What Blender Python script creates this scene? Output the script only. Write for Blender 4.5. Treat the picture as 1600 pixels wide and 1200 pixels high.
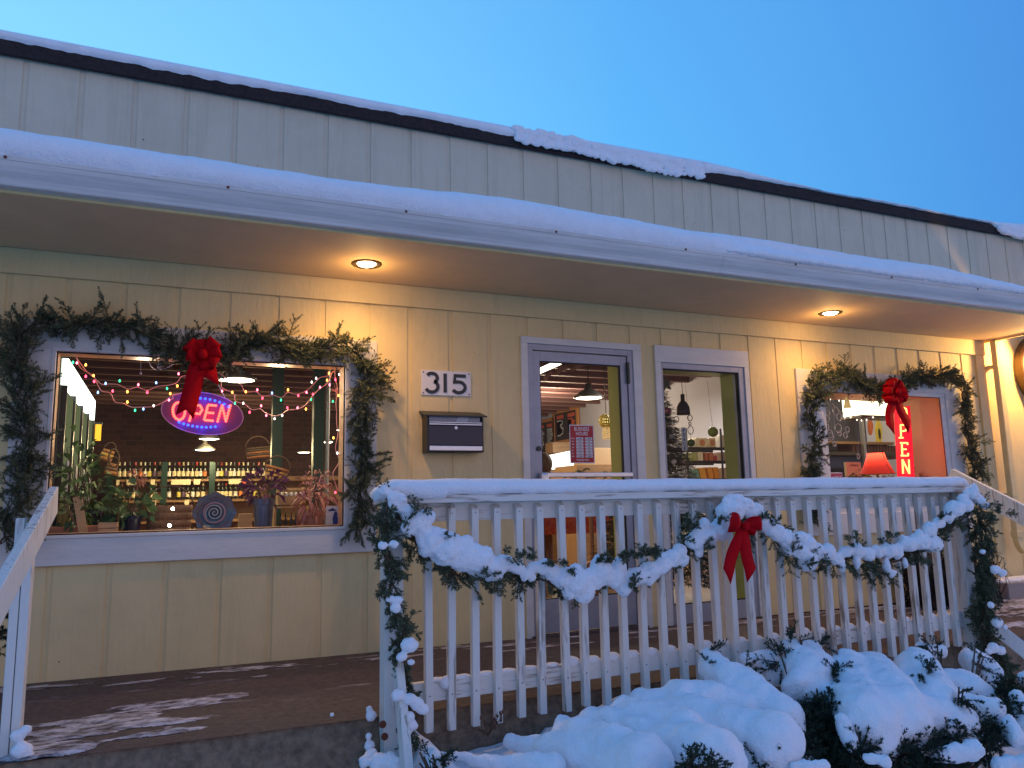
import bpy, bmesh, math, random
import numpy as np
from mathutils import Vector, Matrix, noise

random.seed(7)
S = bpy.context.scene
for o in list(bpy.data.objects):
    bpy.data.objects.remove(o)
COL = S.collection

# ------------------------------------------------------------------ camera
F_PX, YAW, PITCH, ROLL = 1213.295, 0.420497545, 0.149976039, -0.0208050748
CAM = Vector((0.901685, -5.245718, 0.951967))


def cam_axes():
    cy, sy = math.cos(YAW), math.sin(YAW)
    cp, sp = math.cos(PITCH), math.sin(PITCH)
    cr, sr = math.cos(ROLL), math.sin(ROLL)
    fwd = Vector((sy * cp, cy * cp, sp))
    right = Vector((cy, -sy, 0))
    up = right.cross(fwd)
    return right * cr + up * sr, -right * sr + up * cr, fwd


RX, UP, FW = cam_axes()
cam = bpy.data.cameras.new('camera')
camo = bpy.data.objects.new('camera', cam)
COL.objects.link(camo)
cam.sensor_width = 36
cam.lens = F_PX / 1600 * 36
cam.clip_end = 2000
cam.clip_start = 0.05
m = Matrix((RX, UP, -FW)).transposed().to_4x4()
m.translation = CAM
camo.matrix_world = m
S.camera = camo


def at(px, py, y=None, x=None, z=None):
    """photo pixel (1600x1200) -> the point on its sight line lying on a world plane"""
    d = FW * F_PX + RX * (px - 800) + UP * (600 - py)
    if y is not None:
        t = (y - CAM.y) / d.y
    elif x is not None:
        t = (x - CAM.x) / d.x
    else:
        t = (z - CAM.z) / d.z
    return CAM + d * t


def mpp(P):
    """metres per photo pixel at point P"""
    return (P - CAM).dot(FW) / F_PX


# ------------------------------------------------------------------ render settings
S.render.engine = 'CYCLES'
S.view_settings.view_transform = 'Standard'
S.view_settings.look = 'None'
S.view_settings.exposure = 0
S.view_settings.gamma = 1
S.cycles.use_denoising = True
S.cycles.max_bounces = 7
S.cycles.diffuse_bounces = 4
S.cycles.transparent_max_bounces = 10
S.cycles.caustics_reflective = False
S.cycles.caustics_refractive = False
S.cycles.sample_clamp_indirect = 4

# ------------------------------------------------------------------ world: dusk sky
W = bpy.data.worlds.new('World')
S.world = W
W.use_nodes = True
nt = W.node_tree
nt.nodes.clear()
N = nt.nodes.new
L = nt.links.new


def wm(op, a, b=None, clamp=False):
    n = N('ShaderNodeMath')
    n.operation = op
    n.use_clamp = clamp
    for i, v in enumerate((a, b)):
        if v is None:
            continue
        if isinstance(v, (int, float)):
            n.inputs[i].default_value = v
        else:
            L(v, n.inputs[i])
    return n.outputs[0]


tc = N('ShaderNodeTexCoord')
sep = N('ShaderNodeSeparateXYZ')
L(tc.outputs['Generated'], sep.inputs[0])
X, Y, Z = sep.outputs
hl = wm('SQRT', wm('ADD', wm('MULTIPLY', X, X), wm('ADD', wm('MULTIPLY', Y, Y), 1e-4)))
dot = wm('DIVIDE', wm('ADD', wm('MULTIPLY', X, -0.50), wm('MULTIPLY', Y, 0.866)), hl)
a01 = wm('ADD', wm('MULTIPLY', dot, 0.5), 0.5, True)
ramp = N('ShaderNodeValToRGB')
L(a01, ramp.inputs[0])
cr = ramp.color_ramp
cr.elements[0].position = 0.0
cr.elements[0].color = (0.13, 0.27, 0.60, 1)
cr.elements[1].position = 1.0
cr.elements[1].color = (0.50, 1.2, 1.45, 1)
for p, c in ((0.30, (0.11, 0.28, 0.66, 1)), (0.5, (0.085, 0.34, 0.84, 1)), (0.72, (0.17, 0.66, 1.2, 1)), (0.88, (0.34, 0.98, 1.35, 1))):
    e = cr.elements.new(p)
    e.color = c
zen = N('ShaderNodeMix')
zen.data_type = 'RGBA'
L(wm('POWER', wm('MAXIMUM', Z, 0.0), 1.1, True), zen.inputs['Factor'])
L(ramp.outputs[0], zen.inputs['A'])
zen.inputs['B'].default_value = (0.08, 0.34, 0.92, 1)
# warm fill light added low on the unseen horizon opposite the shop
wf = wm('MULTIPLY', wm('POWER', wm('MAXIMUM', wm('MULTIPLY', dot, -1.0), 0.0), 0.7), wm('POWER', wm('SUBTRACT', 1.0, wm('ABSOLUTE', Z)), 3.5))
warm = N('ShaderNodeMix')
warm.data_type = 'RGBA'
warm.blend_type = 'ADD'
L(wf, warm.inputs['Factor'])
L(zen.outputs['Result'], warm.inputs['A'])
warm.inputs['B'].default_value = (1.5, 0.82, 0.36, 1)
bg = N('ShaderNodeBackground')
L(warm.outputs['Result'], bg.inputs[0])
bg.inputs[1].default_value = 0.90
wo = N('ShaderNodeOutputWorld')
L(bg.outputs[0], wo.inputs[0])


# ------------------------------------------------------------------ materials
def mat(name, col, rough=0.6, metal=0.0, noise_amt=0.0, noise_scale=20, bump=0.0, bump_scale=60,
        emit=None, estr=0.0, stretch=(1, 1, 1), spec=0.5, col2=None, sheen=0.0):
    M_ = bpy.data.materials.new(name)
    M_.use_nodes = True
    t = M_.node_tree
    b = t.nodes['Principled BSDF']
    b.inputs['Base Color'].default_value = (*col, 1)
    b.inputs['Roughness'].default_value = rough
    b.inputs['Metallic'].default_value = metal
    b.inputs['Specular IOR Level'].default_value = spec
    if sheen:
        b.inputs['Sheen Weight'].default_value = sheen
    if emit:
        b.inputs['Emission Color'].default_value = (*emit, 1)
        b.inputs['Emission Strength'].default_value = estr
    if noise_amt or bump:
        co = t.nodes.new('ShaderNodeTexCoord')
        mp = t.nodes.new('ShaderNodeMapping')
        mp.inputs['Scale'].default_value = stretch
        t.links.new(co.outputs['Object'], mp.inputs[0])
    if noise_amt:
        n = t.nodes.new('ShaderNodeTexNoise')
        n.inputs['Scale'].default_value = noise_scale
        n.inputs['Detail'].default_value = 6
        n.inputs['Roughness'].default_value = 0.65
        t.links.new(mp.outputs[0], n.inputs['Vector'])
        r = t.nodes.new('ShaderNodeValToRGB')
        c2 = col2 or tuple(c * (1 - noise_amt) for c in col)
        r.color_ramp.elements[0].position = 0.33
        r.color_ramp.elements[0].color = (*c2, 1)
        r.color_ramp.elements[1].position = 0.62
        r.color_ramp.elements[1].color = (*col, 1)
        t.links.new(n.outputs['Fac'], r.inputs[0])
        t.links.new(r.outputs[0], b.inputs['Base Color'])
    if bump:
        n2 = t.nodes.new('ShaderNodeTexNoise')
        n2.inputs['Scale'].default_value = bump_scale
        n2.inputs['Detail'].default_value = 5
        t.links.new(mp.outputs[0], n2.inputs['Vector'])
        bp = t.nodes.new('ShaderNodeBump')
        bp.inputs['Strength'].default_value = bump
        bp.inputs['Distance'].default_value = 0.01
        t.links.new(n2.outputs['Fac'], bp.inputs['Height'])
        t.links.new(bp.outputs[0], b.inputs['Normal'])
    return M_


def emat(name, col, s):
    M_ = bpy.data.materials.new(name)
    M_.use_nodes = True
    t = M_.node_tree
    t.nodes.clear()
    e = t.nodes.new('ShaderNodeEmission')
    e.inputs[0].default_value = (*col, 1)
    e.inputs[1].default_value = s
    o = t.nodes.new('ShaderNodeOutputMaterial')
    t.links.new(e.outputs[0], o.inputs[0])
    return M_


def siding_mat(name, col, streak, sx=1.0):
    """painted plywood siding: fine grain, soft dirt streaks and a few stains"""
    M_ = mat(name, col, 0.62, bump=0.35, bump_scale=55, stretch=(1, 1, 0.22))
    t = M_.node_tree
    b = t.nodes['Principled BSDF']
    co = t.nodes.new('ShaderNodeTexCoord')

    def nz(scale, st, lo, hi, det=6):
        mp = t.nodes.new('ShaderNodeMapping')
        mp.inputs['Scale'].default_value = st
        t.links.new(co.outputs['Object'], mp.inputs[0])
        n = t.nodes.new('ShaderNodeTexNoise')
        n.inputs['Scale'].default_value = scale
        n.inputs['Detail'].default_value = det
        n.inputs['Roughness'].default_value = 0.7
        t.links.new(mp.outputs[0], n.inputs['Vector'])
        r = t.nodes.new('ShaderNodeMapRange')
        r.inputs['From Min'].default_value = lo
        r.inputs['From Max'].default_value = hi
        t.links.new(n.outputs['Fac'], r.inputs['Value'])
        return r.outputs[0]
    cur = None
    prev = (*col, 1)
    for fac, c, amt in ((nz(14, (1, 1, 0.06), 0.52, 0.8), tuple(x * 0.62 for x in col), streak),
                        (nz(3.0, (1, 1, 1), 0.45, 0.75), tuple(x * 0.82 for x in col), 0.6),
                        (nz(90, (1, 1, 0.35), 0.62, 0.8), tuple(x * 0.75 for x in col), 0.35)):
        mx = t.nodes.new('ShaderNodeMix')
        mx.data_type = 'RGBA'
        ml = t.nodes.new('ShaderNodeMath')
        ml.operation = 'MULTIPLY'
        ml.inputs[1].default_value = amt
        t.links.new(fac, ml.inputs[0])
        t.links.new(ml.outputs[0], mx.inputs['Factor'])
        if cur is None:
            mx.inputs['A'].default_value = prev
        else:
            t.links.new(cur, mx.inputs['A'])
        mx.inputs['B'].default_value = (*c, 1)
        cur = mx.outputs['Result']
    t.links.new(cur, b.inputs['Base Color'])
    return M_


def glass_mat(name, tint=(0.95, 0.97, 0.97), boost=1.0):
    M_ = bpy.data.materials.new(name)
    M_.use_nodes = True
    t = M_.node_tree
    t.nodes.clear()
    tr = t.nodes.new('ShaderNodeBsdfTransparent')
    tr.inputs[0].default_value = (*tint, 1)
    gl = t.nodes.new('ShaderNodeBsdfGlossy')
    gl.inputs['Roughness'].default_value = 0.02
    fr = t.nodes.new('ShaderNodeFresnel')
    fr.inputs['IOR'].default_value = 1.45
    ml = t.nodes.new('ShaderNodeMath')
    ml.operation = 'MULTIPLY'
    ml.inputs[1].default_value = boost
    t.links.new(fr.outputs[0], ml.inputs[0])
    ge = t.nodes.new('ShaderNodeNewGeometry')
    m2 = t.nodes.new('ShaderNodeMath')
    m2.operation = 'SUBTRACT'
    m2.use_clamp = True
    t.links.new(ml.outputs[0], m2.inputs[0])
    t.links.new(ge.outputs['Backfacing'], m2.inputs[1])
    mx = t.nodes.new('ShaderNodeMixShader')
    t.links.new(m2.outputs[0], mx.inputs[0])
    t.links.new(tr.outputs[0], mx.inputs[1])
    t.links.new(gl.outputs[0], mx.inputs[2])
    o = t.nodes.new('ShaderNodeOutputMaterial')
    t.links.new(mx.outputs[0], o.inputs[0])
    return M_


M = {}
M['siding'] = siding_mat('yellow_siding', (0.77, 0.595, 0.29), 0.35)
M['parapet'] = siding_mat('weathered_siding', (0.64, 0.565, 0.41), 0.6)
M['trim'] = mat('white_trim', (0.72, 0.69, 0.64), 0.55, noise_amt=0.12, noise_scale=9, bump=0.2, bump_scale=50, stretch=(0.3, 1, 1))
M['rail'] = None
M['soffit'] = mat('soffit_paint', (0.74, 0.54, 0.32), 0.7, noise_amt=0.10, noise_scale=3)
M['gutter'] = mat('gutter_metal', (0.70, 0.68, 0.64), 0.4, noise_amt=0.22, noise_scale=7, stretch=(0.25, 1, 4), spec=0.4)
M['shingle'] = mat('dark_roof_edge', (0.035, 0.022, 0.022), 0.9, noise_amt=0.5, noise_scale=30, bump=1.0, bump_scale=90)
M['snow'] = mat('snow', (0.90, 0.91, 0.93), 0.7, bump=0.7, bump_scale=85, spec=0.3, noise_amt=0.05, noise_scale=9)
M['snow_crust'] = mat('snow_crust', (0.86, 0.88, 0.91), 0.6, bump=0.8, bump_scale=70, noise_amt=0.08, noise_scale=25)
M['alu'] = mat('lavender_aluminium', (0.36, 0.37, 0.42), 0.42, 0.25, noise_amt=0.15, noise_scale=8)
M['steel'] = mat('brushed_steel', (0.62, 0.64, 0.68), 0.3, 0.9, bump=0.1, bump_scale=200, stretch=(0.05, 1, 1))
M['black'] = mat('black_paint', (0.012, 0.013, 0.016), 0.35)
M['navy'] = mat('navy_panel', (0.010, 0.013, 0.035), 0.3)
M['glass'] = glass_mat('window_glass', (0.95, 0.97, 0.97), 0.30)
M['gasket'] = mat('dark_gasket', (0.01, 0.01, 0.012), 0.6)
M['wood'] = mat('jamb_wood', (0.50, 0.30, 0.15), 0.5, noise_amt=0.3, noise_scale=12, stretch=(6, 6, 0.6))
M['olive'] = mat('olive_wall_paint', (0.44, 0.42, 0.10), 0.6, noise_amt=0.1, noise_scale=5)
M['fir'] = None
M['red'] = mat('red_velvet', (0.52, 0.003, 0.008), 0.8, noise_amt=0.15, noise_scale=60, spec=0.1)
M['rust'] = mat('rust', (0.16, 0.05, 0.02), 0.8)


def foliage_mat(name, c1, c2, rough=0.6):
    M_ = mat(name, c1, rough, spec=0.25)
    t = M_.node_tree
    b = t.nodes['Principled BSDF']
    g = t.nodes.new('ShaderNodeNewGeometry')
    r = t.nodes.new('ShaderNodeValToRGB')
    r.color_ramp.elements[0].color = (*c1, 1)
    r.color_ramp.elements[1].color = (*c2, 1)
    t.links.new(g.outputs['Random Per Island'], r.inputs[0])
    t.links.new(r.outputs[0], b.inputs['Base Color'])
    return M_


M['fir'] = foliage_mat('fir_needles', (0.045, 0.065, 0.035), (0.19, 0.21, 0.125))
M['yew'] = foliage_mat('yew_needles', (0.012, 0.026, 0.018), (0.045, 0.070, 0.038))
M['stem'] = mat('brown_stem', (0.09, 0.055, 0.03), 0.8)
M['leaf'] = foliage_mat('houseplant_leaves', (0.03, 0.07, 0.02), (0.09, 0.20, 0.05), 0.4)
M['purple_leaf'] = foliage_mat('purple_leaves', (0.06, 0.012, 0.04), (0.18, 0.04, 0.12), 0.5)
M['pink_leaf'] = foliage_mat('pink_leaves', (0.40, 0.15, 0.12), (0.62, 0.34, 0.30), 0.5)
M['olive_leaf'] = foliage_mat('olive_leaves', (0.10, 0.11, 0.02), (0.30, 0.28, 0.07), 0.5)


def weathered_white(st=(1, 1, 0.10)):
    """white paint worn through to grey wood in lengthwise flecks"""
    M_ = mat('weathered_white_paint', (0.74, 0.72, 0.66), 0.6, bump=0.5, bump_scale=50, stretch=st)
    t = M_.node_tree
    b = t.nodes['Principled BSDF']
    co = t.nodes.new('ShaderNodeTexCoord')
    mp = t.nodes.new('ShaderNodeMapping')
    mp.inputs['Scale'].default_value = st
    t.links.new(co.outputs['Object'], mp.inputs[0])
    n = t.nodes.new('ShaderNodeTexNoise')
    n.inputs['Scale'].default_value = 60
    n.inputs['Detail'].default_value = 8
    t.links.new(mp.outputs[0], n.inputs['Vector'])
    n2 = t.nodes.new('ShaderNodeTexNoise')
    n2.inputs['Scale'].default_value = 2.2
    t.links.new(co.outputs['Object'], n2.inputs['Vector'])
    ad = t.nodes.new('ShaderNodeMath')
    ad.operation = 'MULTIPLY'
    t.links.new(n.outputs['Fac'], ad.inputs[0])
    t.links.new(n2.outputs['Fac'], ad.inputs[1])
    r = t.nodes.new('ShaderNodeValToRGB')
    r.color_ramp.elements[0].position = 0.30
    r.color_ramp.elements[0].color = (0.74, 0.72, 0.66, 1)
    r.color_ramp.elements[1].position = 0.40
    r.color_ramp.elements[1].color = (0.34, 0.29, 0.24, 1)
    t.links.new(ad.outputs[0], r.inputs[0])
    t.links.new(r.outputs[0], b.inputs['Base Color'])
    return M_


M['rail'] = weathered_white()
M['rail_x'] = weathered_white((0.10, 1, 1))

# ------------------------------------------------------------------ mesh helpers
ORG = {}


def tagp(o, label=None, cat=None, group=None, kind=None):
    if label:
        o['label'] = label
    if cat:
        o['category'] = cat
    if group:
        o['group'] = group
    if kind:
        o['kind'] = kind
    return o


def empty(name, loc, label=None, cat=None, group=None, kind=None):
    o = bpy.data.objects.new(name, None)
    COL.objects.link(o)
    o.location = loc
    o.empty_display_size = 0.05
    ORG[o] = Vector(loc)
    return tagp(o, label, cat, group, kind)


class MB:
    def __init__(s):
        s.v = []
        s.f = []

    def add(s, vs, fs):
        n = len(s.v)
        s.v.extend([tuple(p) for p in vs])
        s.f.extend([tuple(i + n for i in f) for f in fs])
        return s

    def box(s, x0, x1, y0, y1, z0, z1):
        if x0 > x1: x0, x1 = x1, x0
        if y0 > y1: y0, y1 = y1, y0
        if z0 > z1: z0, z1 = z1, z0
        return s.add([(x0, y0, z0), (x1, y0, z0), (x1, y1, z0), (x0, y1, z0), (x0, y0, z1), (x1, y0, z1), (x1, y1, z1), (x0, y1, z1)],
                     [(0, 3, 2, 1), (4, 5, 6, 7), (0, 1, 5, 4), (1, 2, 6, 5), (2, 3, 7, 6), (3, 0, 4, 7)])

    def bar(s, a, b, w, h, up=(0, 0, 1)):
        """rectangular bar from a to b; w across, h along up"""
        a, b = Vector(a), Vector(b)
        d = (b - a).normalized()
        side = d.cross(Vector(up)).normalized() * (w / 2)
        u = side.cross(d).normalized() * (h / 2)
        vs = [p + i * side + j * u for p in (a, b) for (i, j) in ((-1, -1), (1, -1), (1, 1), (-1, 1))]
        return s.add(vs, [(0, 3, 2, 1), (4, 5, 6, 7), (0, 1, 5, 4), (1, 2, 6, 5), (2, 3, 7, 6), (3, 0, 4, 7)])

    def tube(s, pts, r, n=8, closed=False, caps=True):
        pts = [Vector(p) for p in pts]
        k = len(pts)
        rs = r if isinstance(r, (list, tuple)) else [r] * k
        d0 = (pts[1] - pts[0]).normalized()
        ref = Vector((0, 0, 1)) if abs(d0.z) < 0.9 else Vector((1, 0, 0))
        u = d0.cross(ref).normalized()
        vs = []
        for i, p in enumerate(pts):
            if closed:
                d = (pts[(i + 1) % k] - pts[i - 1]).normalized()
            else:
                d = (pts[min(i + 1, k - 1)] - pts[max(i - 1, 0)]).normalized()
            u = (u - d * u.dot(d))
            if u.length < 1e-6:
                u = d.orthogonal()
            u.normalize()
            w = d.cross(u)
            for j in range(n):
                a = 2 * math.pi * j / n
                vs.append(p + (u * math.cos(a) + w * math.sin(a)) * rs[i])
        fs = []
        for i in range(k if closed else k - 1):
            for j in range(n):
                a, b = i * n + j, i * n + (j + 1) % n
                c, d_ = ((i + 1) % k) * n + (j + 1) % n, ((i + 1) % k) * n + j
                fs.append((a, b, c, d_))
        if caps and not closed:
            fs.append(tuple(range(n - 1, -1, -1)))
            fs.append(tuple((k - 1) * n + j for j in range(n)))
        return s.add(vs, fs)

    def lathe(s, c, prof, n=16, axis='z'):
        c = Vector(c)
        vs = []
        for (r, h) in prof:
            for j in range(n):
                a = 2 * math.pi * j / n
                p = (r * math.cos(a), r * math.sin(a), h)
                if axis == 'y':
                    p = (p[0], p[2], p[1])
                elif axis == 'x':
                    p = (p[2], p[0], p[1])
                vs.append(c + Vector(p))
        k = len(prof)
        fs = []
        for i in range(k - 1):
            for j in range(n):
                fs.append((i * n + j, i * n + (j + 1) % n, (i + 1) * n + (j + 1) % n, (i + 1) * n + j))
        if prof[0][0] > 1e-5:
            fs.append(tuple(range(n - 1, -1, -1)))
        if prof[-1][0] > 1e-5:
            fs.append(tuple((k - 1) * n + j for j in range(n)))
        return s.add(vs, fs)

    def ball(s, c, r, seg=10, rings=6, sc=(1, 1, 1)):
        prof = []
        c = Vector(c)
        vs = [c + Vector((0, 0, -r * sc[2]))]
        for i in range(1, rings):
            t = math.pi * i / rings
            for j in range(seg):
                a = 2 * math.pi * j / seg
                vs.append(c + Vector((r * math.sin(t) * math.cos(a) * sc[0], r * math.sin(t) * math.sin(a) * sc[1], -r * math.cos(t) * sc[2])))
        vs.append(c + Vector((0, 0, r * sc[2])))
        fs = [(0, 1 + (j + 1) % seg, 1 + j) for j in range(seg)]
        for i in range(rings - 2):
            for j in range(seg):
                a = 1 + i * seg + j
                b = 1 + i * seg + (j + 1) % seg
                fs.append((a, b, b + seg, a + seg))
        top = len(vs) - 1
        o = 1 + (rings - 2) * seg
        fs += [(o + j, o + (j + 1) % seg, top) for j in range(seg)]
        return s.add(vs, fs)

    def prism(s, poly, o, u, v, depth):
        """polygon (2-D list) placed at o with axes u, v, extruded by the vector depth"""
        o, u, v, d = Vector(o), Vector(u), Vector(v), Vector(depth)
        k = len(poly)
        vs = [o + u * a + v * b for a, b in poly]
        vs += [p + d for p in vs]
        fs = [tuple(range(k)), tuple(range(2 * k - 1, k - 1, -1))]
        fs += [(i, i + k, (i + 1) % k + k, (i + 1) % k) for i in range(k)]
        return s.add(vs, fs)

    def stroke(s, path, w, o, u, v, depth, closed=False):
        """flat pen stroke of width w along a 2-D path"""
        P = [Vector((a, b)) for a, b in path]
        k = len(P)
        Lf, Rt = [], []
        for i in range(k):
            if closed:
                d = (P[(i + 1) % k] - P[i - 1]).normalized()
            else:
                d = (P[min(i + 1, k - 1)] - P[max(i - 1, 0)]).normalized()
            n_ = Vector((-d.y, d.x)) * (w / 2)
            if 0 < i < k - 1 or closed:
                d1 = (P[i] - P[i - 1]).normalized()
                c_ = max(0.5, abs(d1.dot(d)))
                n_ /= c_
            Lf.append(P[i] + n_)
            Rt.append(P[i] - n_)
        o, u, v, dp = Vector(o), Vector(u), Vector(v), Vector(depth)
        vs = []
        for a, b in zip(Lf, Rt):
            for q in (a, b):
                vs.append(o + u * q.x + v * q.y)
            for q in (a, b):
                vs.append(o + u * q.x + v * q.y + dp)
        fs = []
        for i in range(k if closed else k - 1):
            a, b = 4 * i, 4 * ((i + 1) % k)
            fs += [(a, b, b + 1, a + 1), (a + 2, a + 3, b + 3, b + 2), (a, a + 2, b + 2, b), (a + 1, b + 1, b + 3, a + 3)]
        if not closed:
            fs += [(0, 1, 3, 2), (4 * k - 4, 4 * k - 2, 4 * k - 1, 4 * k - 3)]
        return s.add(vs, fs)

    def text(s, txt, size, o, u, v, depth, align='LEFT', bold=0.0, sx=1.0):
        c = bpy.data.curves.new('t', 'FONT')
        c.body = txt
        c.size = size
        c.align_x = align
        c.offset = bold
        c.resolution_u = 2
        ob = bpy.data.objects.new('t', c)
        COL.objects.link(ob)
        me = bpy.data.meshes.new_from_object(ob.evaluated_get(bpy.context.evaluated_depsgraph_get()))
        o, u, v, dp = Vector(o), Vector(u), Vector(v), Vector(depth)
        vs = [o + u * (p.co.x * sx) + v * p.co.y + dp for p in me.vertices]
        s.add(vs, [tuple(p.vertices) for p in me.polygons])
        bpy.data.objects.remove(ob)
        bpy.data.curves.remove(c)
        bpy.data.meshes.remove(me)
        return s

    def build(s, name, material, parent=None, smooth=False, bevel=0.0, label=None, cat=None, group=None, kind=None, base=True):
        if parent is not None:
            og = ORG[parent]
        else:
            A = np.array(s.v)
            mn, mx = A.min(0), A.max(0)
            og = Vector(((mn[0] + mx[0]) / 2, (mn[1] + mx[1]) / 2, mn[2]))
        me = bpy.data.meshes.new(name)
        me.from_pydata([(p[0] - og[0], p[1] - og[1], p[2] - og[2]) for p in s.v], [], s.f)
        me.validate()
        if smooth:
            me.polygons.foreach_set('use_smooth', [True] * len(me.polygons))
        me.materials.append(material)
        o = bpy.data.objects.new(name, me)
        COL.objects.link(o)
        if parent is not None:
            o.parent = parent
        else:
            o.location = og
        ORG[o] = og
        if bevel:
            bv = o.modifiers.new('bevel', 'BEVEL')
            bv.width = bevel
            bv.segments = 2
            bv.limit_method = 'ANGLE'
        return tagp(o, label, cat, group, kind)


def copy_tree(o, delta, label=None, parent=None):
    """copy a thing with its parts; delta moves the copied root"""
    c = o.copy()
    COL.objects.link(c)
    if parent is None:
        c.location = o.location + Vector(delta)
        if label:
            c['label'] = label
    else:
        c.parent = parent
    for ch in list(o.children):
        copy_tree(ch, delta, None, c)
    return c


def catmull(pts, n=8):
    P = [Vector(p) for p in pts]
    P = [P[0] * 2 - P[1]] + P + [P[-1] * 2 - P[-2]]
    out = []
    for i in range(1, len(P) - 2):
        for j in range(n):
            t = j / n
            out.append(0.5 * ((2 * P[i]) + (-P[i - 1] + P[i + 1]) * t + (2 * P[i - 1] - 5 * P[i] + 4 * P[i + 1] - P[i + 2]) * t * t + (-P[i - 1] + 3 * P[i] - 3 * P[i + 1] + P[i + 2]) * t ** 3))
    out.append(P[-2])
    return out


def rnd(a, b):
    return random.uniform(a, b)


def rvec():
    while True:
        v = Vector((rnd(-1, 1), rnd(-1, 1), rnd(-1, 1)))
        if 0.05 < v.length < 1:
            return v.normalized()


def interp(x, tab):
    xs = [t[0] for t in tab]
    ys = [t[1] for t in tab]
    return float(np.interp(x, xs, ys))

G = 0.3048
XL, XR = -7.0, 12.0
SLAB_Y = -1.5

# ------------------------------------------------------------------ ground and porch slab
M['ground'] = mat('dark_soil_and_snow', (0.05, 0.045, 0.045), 0.9, noise_amt=0.5, noise_scale=2, bump=1.0, bump_scale=20)


def patchy(name, base, base2, snow, lo, hi, scale, stretch=(1, 1, 1), bump=0.6, rough=0.8, detail=9):
    M_ = mat(name, base, rough, noise_amt=0.3, noise_scale=30, col2=base2, bump=bump, bump_scale=60)
    t = M_.node_tree
    b = t.nodes['Principled BSDF']
    src = b.inputs['Base Color'].links[0].from_socket
    co = t.nodes.new('ShaderNodeTexCoord')
    mp = t.nodes.new('ShaderNodeMapping')
    mp.inputs['Scale'].default_value = stretch
    t.links.new(co.outputs['Object'], mp.inputs[0])
    n = t.nodes.new('ShaderNodeTexNoise')
    n.inputs['Scale'].default_value = scale
    n.inputs['Detail'].default_value = detail
    n.inputs['Roughness'].default_value = 0.68
    t.links.new(mp.outputs[0], n.inputs['Vector'])
    r = t.nodes.new('ShaderNodeMapRange')
    r.inputs['From Min'].default_value = lo
    r.inputs['From Max'].default_value = hi
    t.links.new(n.outputs['Fac'], r.inputs['Value'])
    mx = t.nodes.new('ShaderNodeMix')
    mx.data_type = 'RGBA'
    t.links.new(r.outputs[0], mx.inputs['Factor'])
    t.links.new(src, mx.inputs['A'])
    mx.inputs['B'].default_value = (*snow, 1)
    t.links.new(mx.outputs['Result'], b.inputs['Base Color'])
    return M_


M['snowy_ground'] = patchy('snowy_ground', (0.05, 0.045, 0.05), (0.03, 0.03, 0.03), (0.85, 0.87, 0.9), 0.40, 0.50, 1.1)
M['slab'] = patchy('brown_frosted_slab', (0.095, 0.068, 0.060), (0.045, 0.033, 0.031), (0.50, 0.45, 0.46), 0.60, 0.86, 3.2, (0.5, 1.6, 1))
M['conc'] = mat('rough_concrete', (0.26, 0.18, 0.115), 0.9, noise_amt=0.55, noise_scale=22, bump=1.0, bump_scale=45)

b = MB()
b.add([(-300, -300, -0.66), (300, -300, -0.66), (300, 300, -0.66), (-300, 300, -0.66)], [(0, 1, 2, 3)])
b.build('ground', M['snowy_ground'], kind='structure')
# slab: top sheet a touch higher at the left end than at the right
b = MB()
zl, zr = 0.004, -0.055
def zs(x): return zl + (zr - zl) * min(max((x - 0) / 8.0, 0), 1)
xs = [XL, 0, 8.0, XR]
vs, fs = [], []
for x in xs:
    vs += [(x, SLAB_Y, zs(x) - 0.02), (x, 0.0, zs(x) - 0.0), (x, SLAB_Y, -0.9)]
for i in range(3):
    a, c = 3 * i, 3 * i + 3
    fs += [(a, c, c + 1, a + 1)]
b.add(vs, fs)
b.build('porch_slab', M['slab'], kind='structure')
b = MB()
xs = np.linspace(XL, XR, 190)
vs, fs = [], []
rows = 8
for x in xs:
    for k in range(rows):
        t = k / (rows - 1)
        z = (zs(x) - 0.02) * (1 - t) - 0.7 * t
        o_ = 0.012 * noise.noise((x * 3, k * 1.7, 0)) + (0.02 if k == 0 else 0)
        vs.append((x, SLAB_Y - 0.004 + o_ - (0.0 if k == 0 else 0.018), z))
for i in range(len(xs) - 1):
    for k in range(rows - 1):
        a = i * rows + k
        fs.append((a, a + 1, a + rows + 1, a + rows))
b.add(vs, fs)
b.build('slab_face', M['conc'], kind='structure', smooth=True)

# ------------------------------------------------------------------ the shop building
bld = empty('shop_building', (3, 0.1, 0), 'long low shop with yellow grooved siding, snowy canopy and two garlanded windows', 'building')

# openings in the front wall: (x0, x1, z0, z1)
W1 = (0.262, 2.02, 0.80, 1.915)
DR = (3.374, 4.309, -0.03, 2.137)
W2 = (4.576, 5.438, -0.03, 2.056)
W3 = (6.30, 7.95, 0.79, 1.93)
OPEN = [W1, DR, W2, W3]


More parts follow.
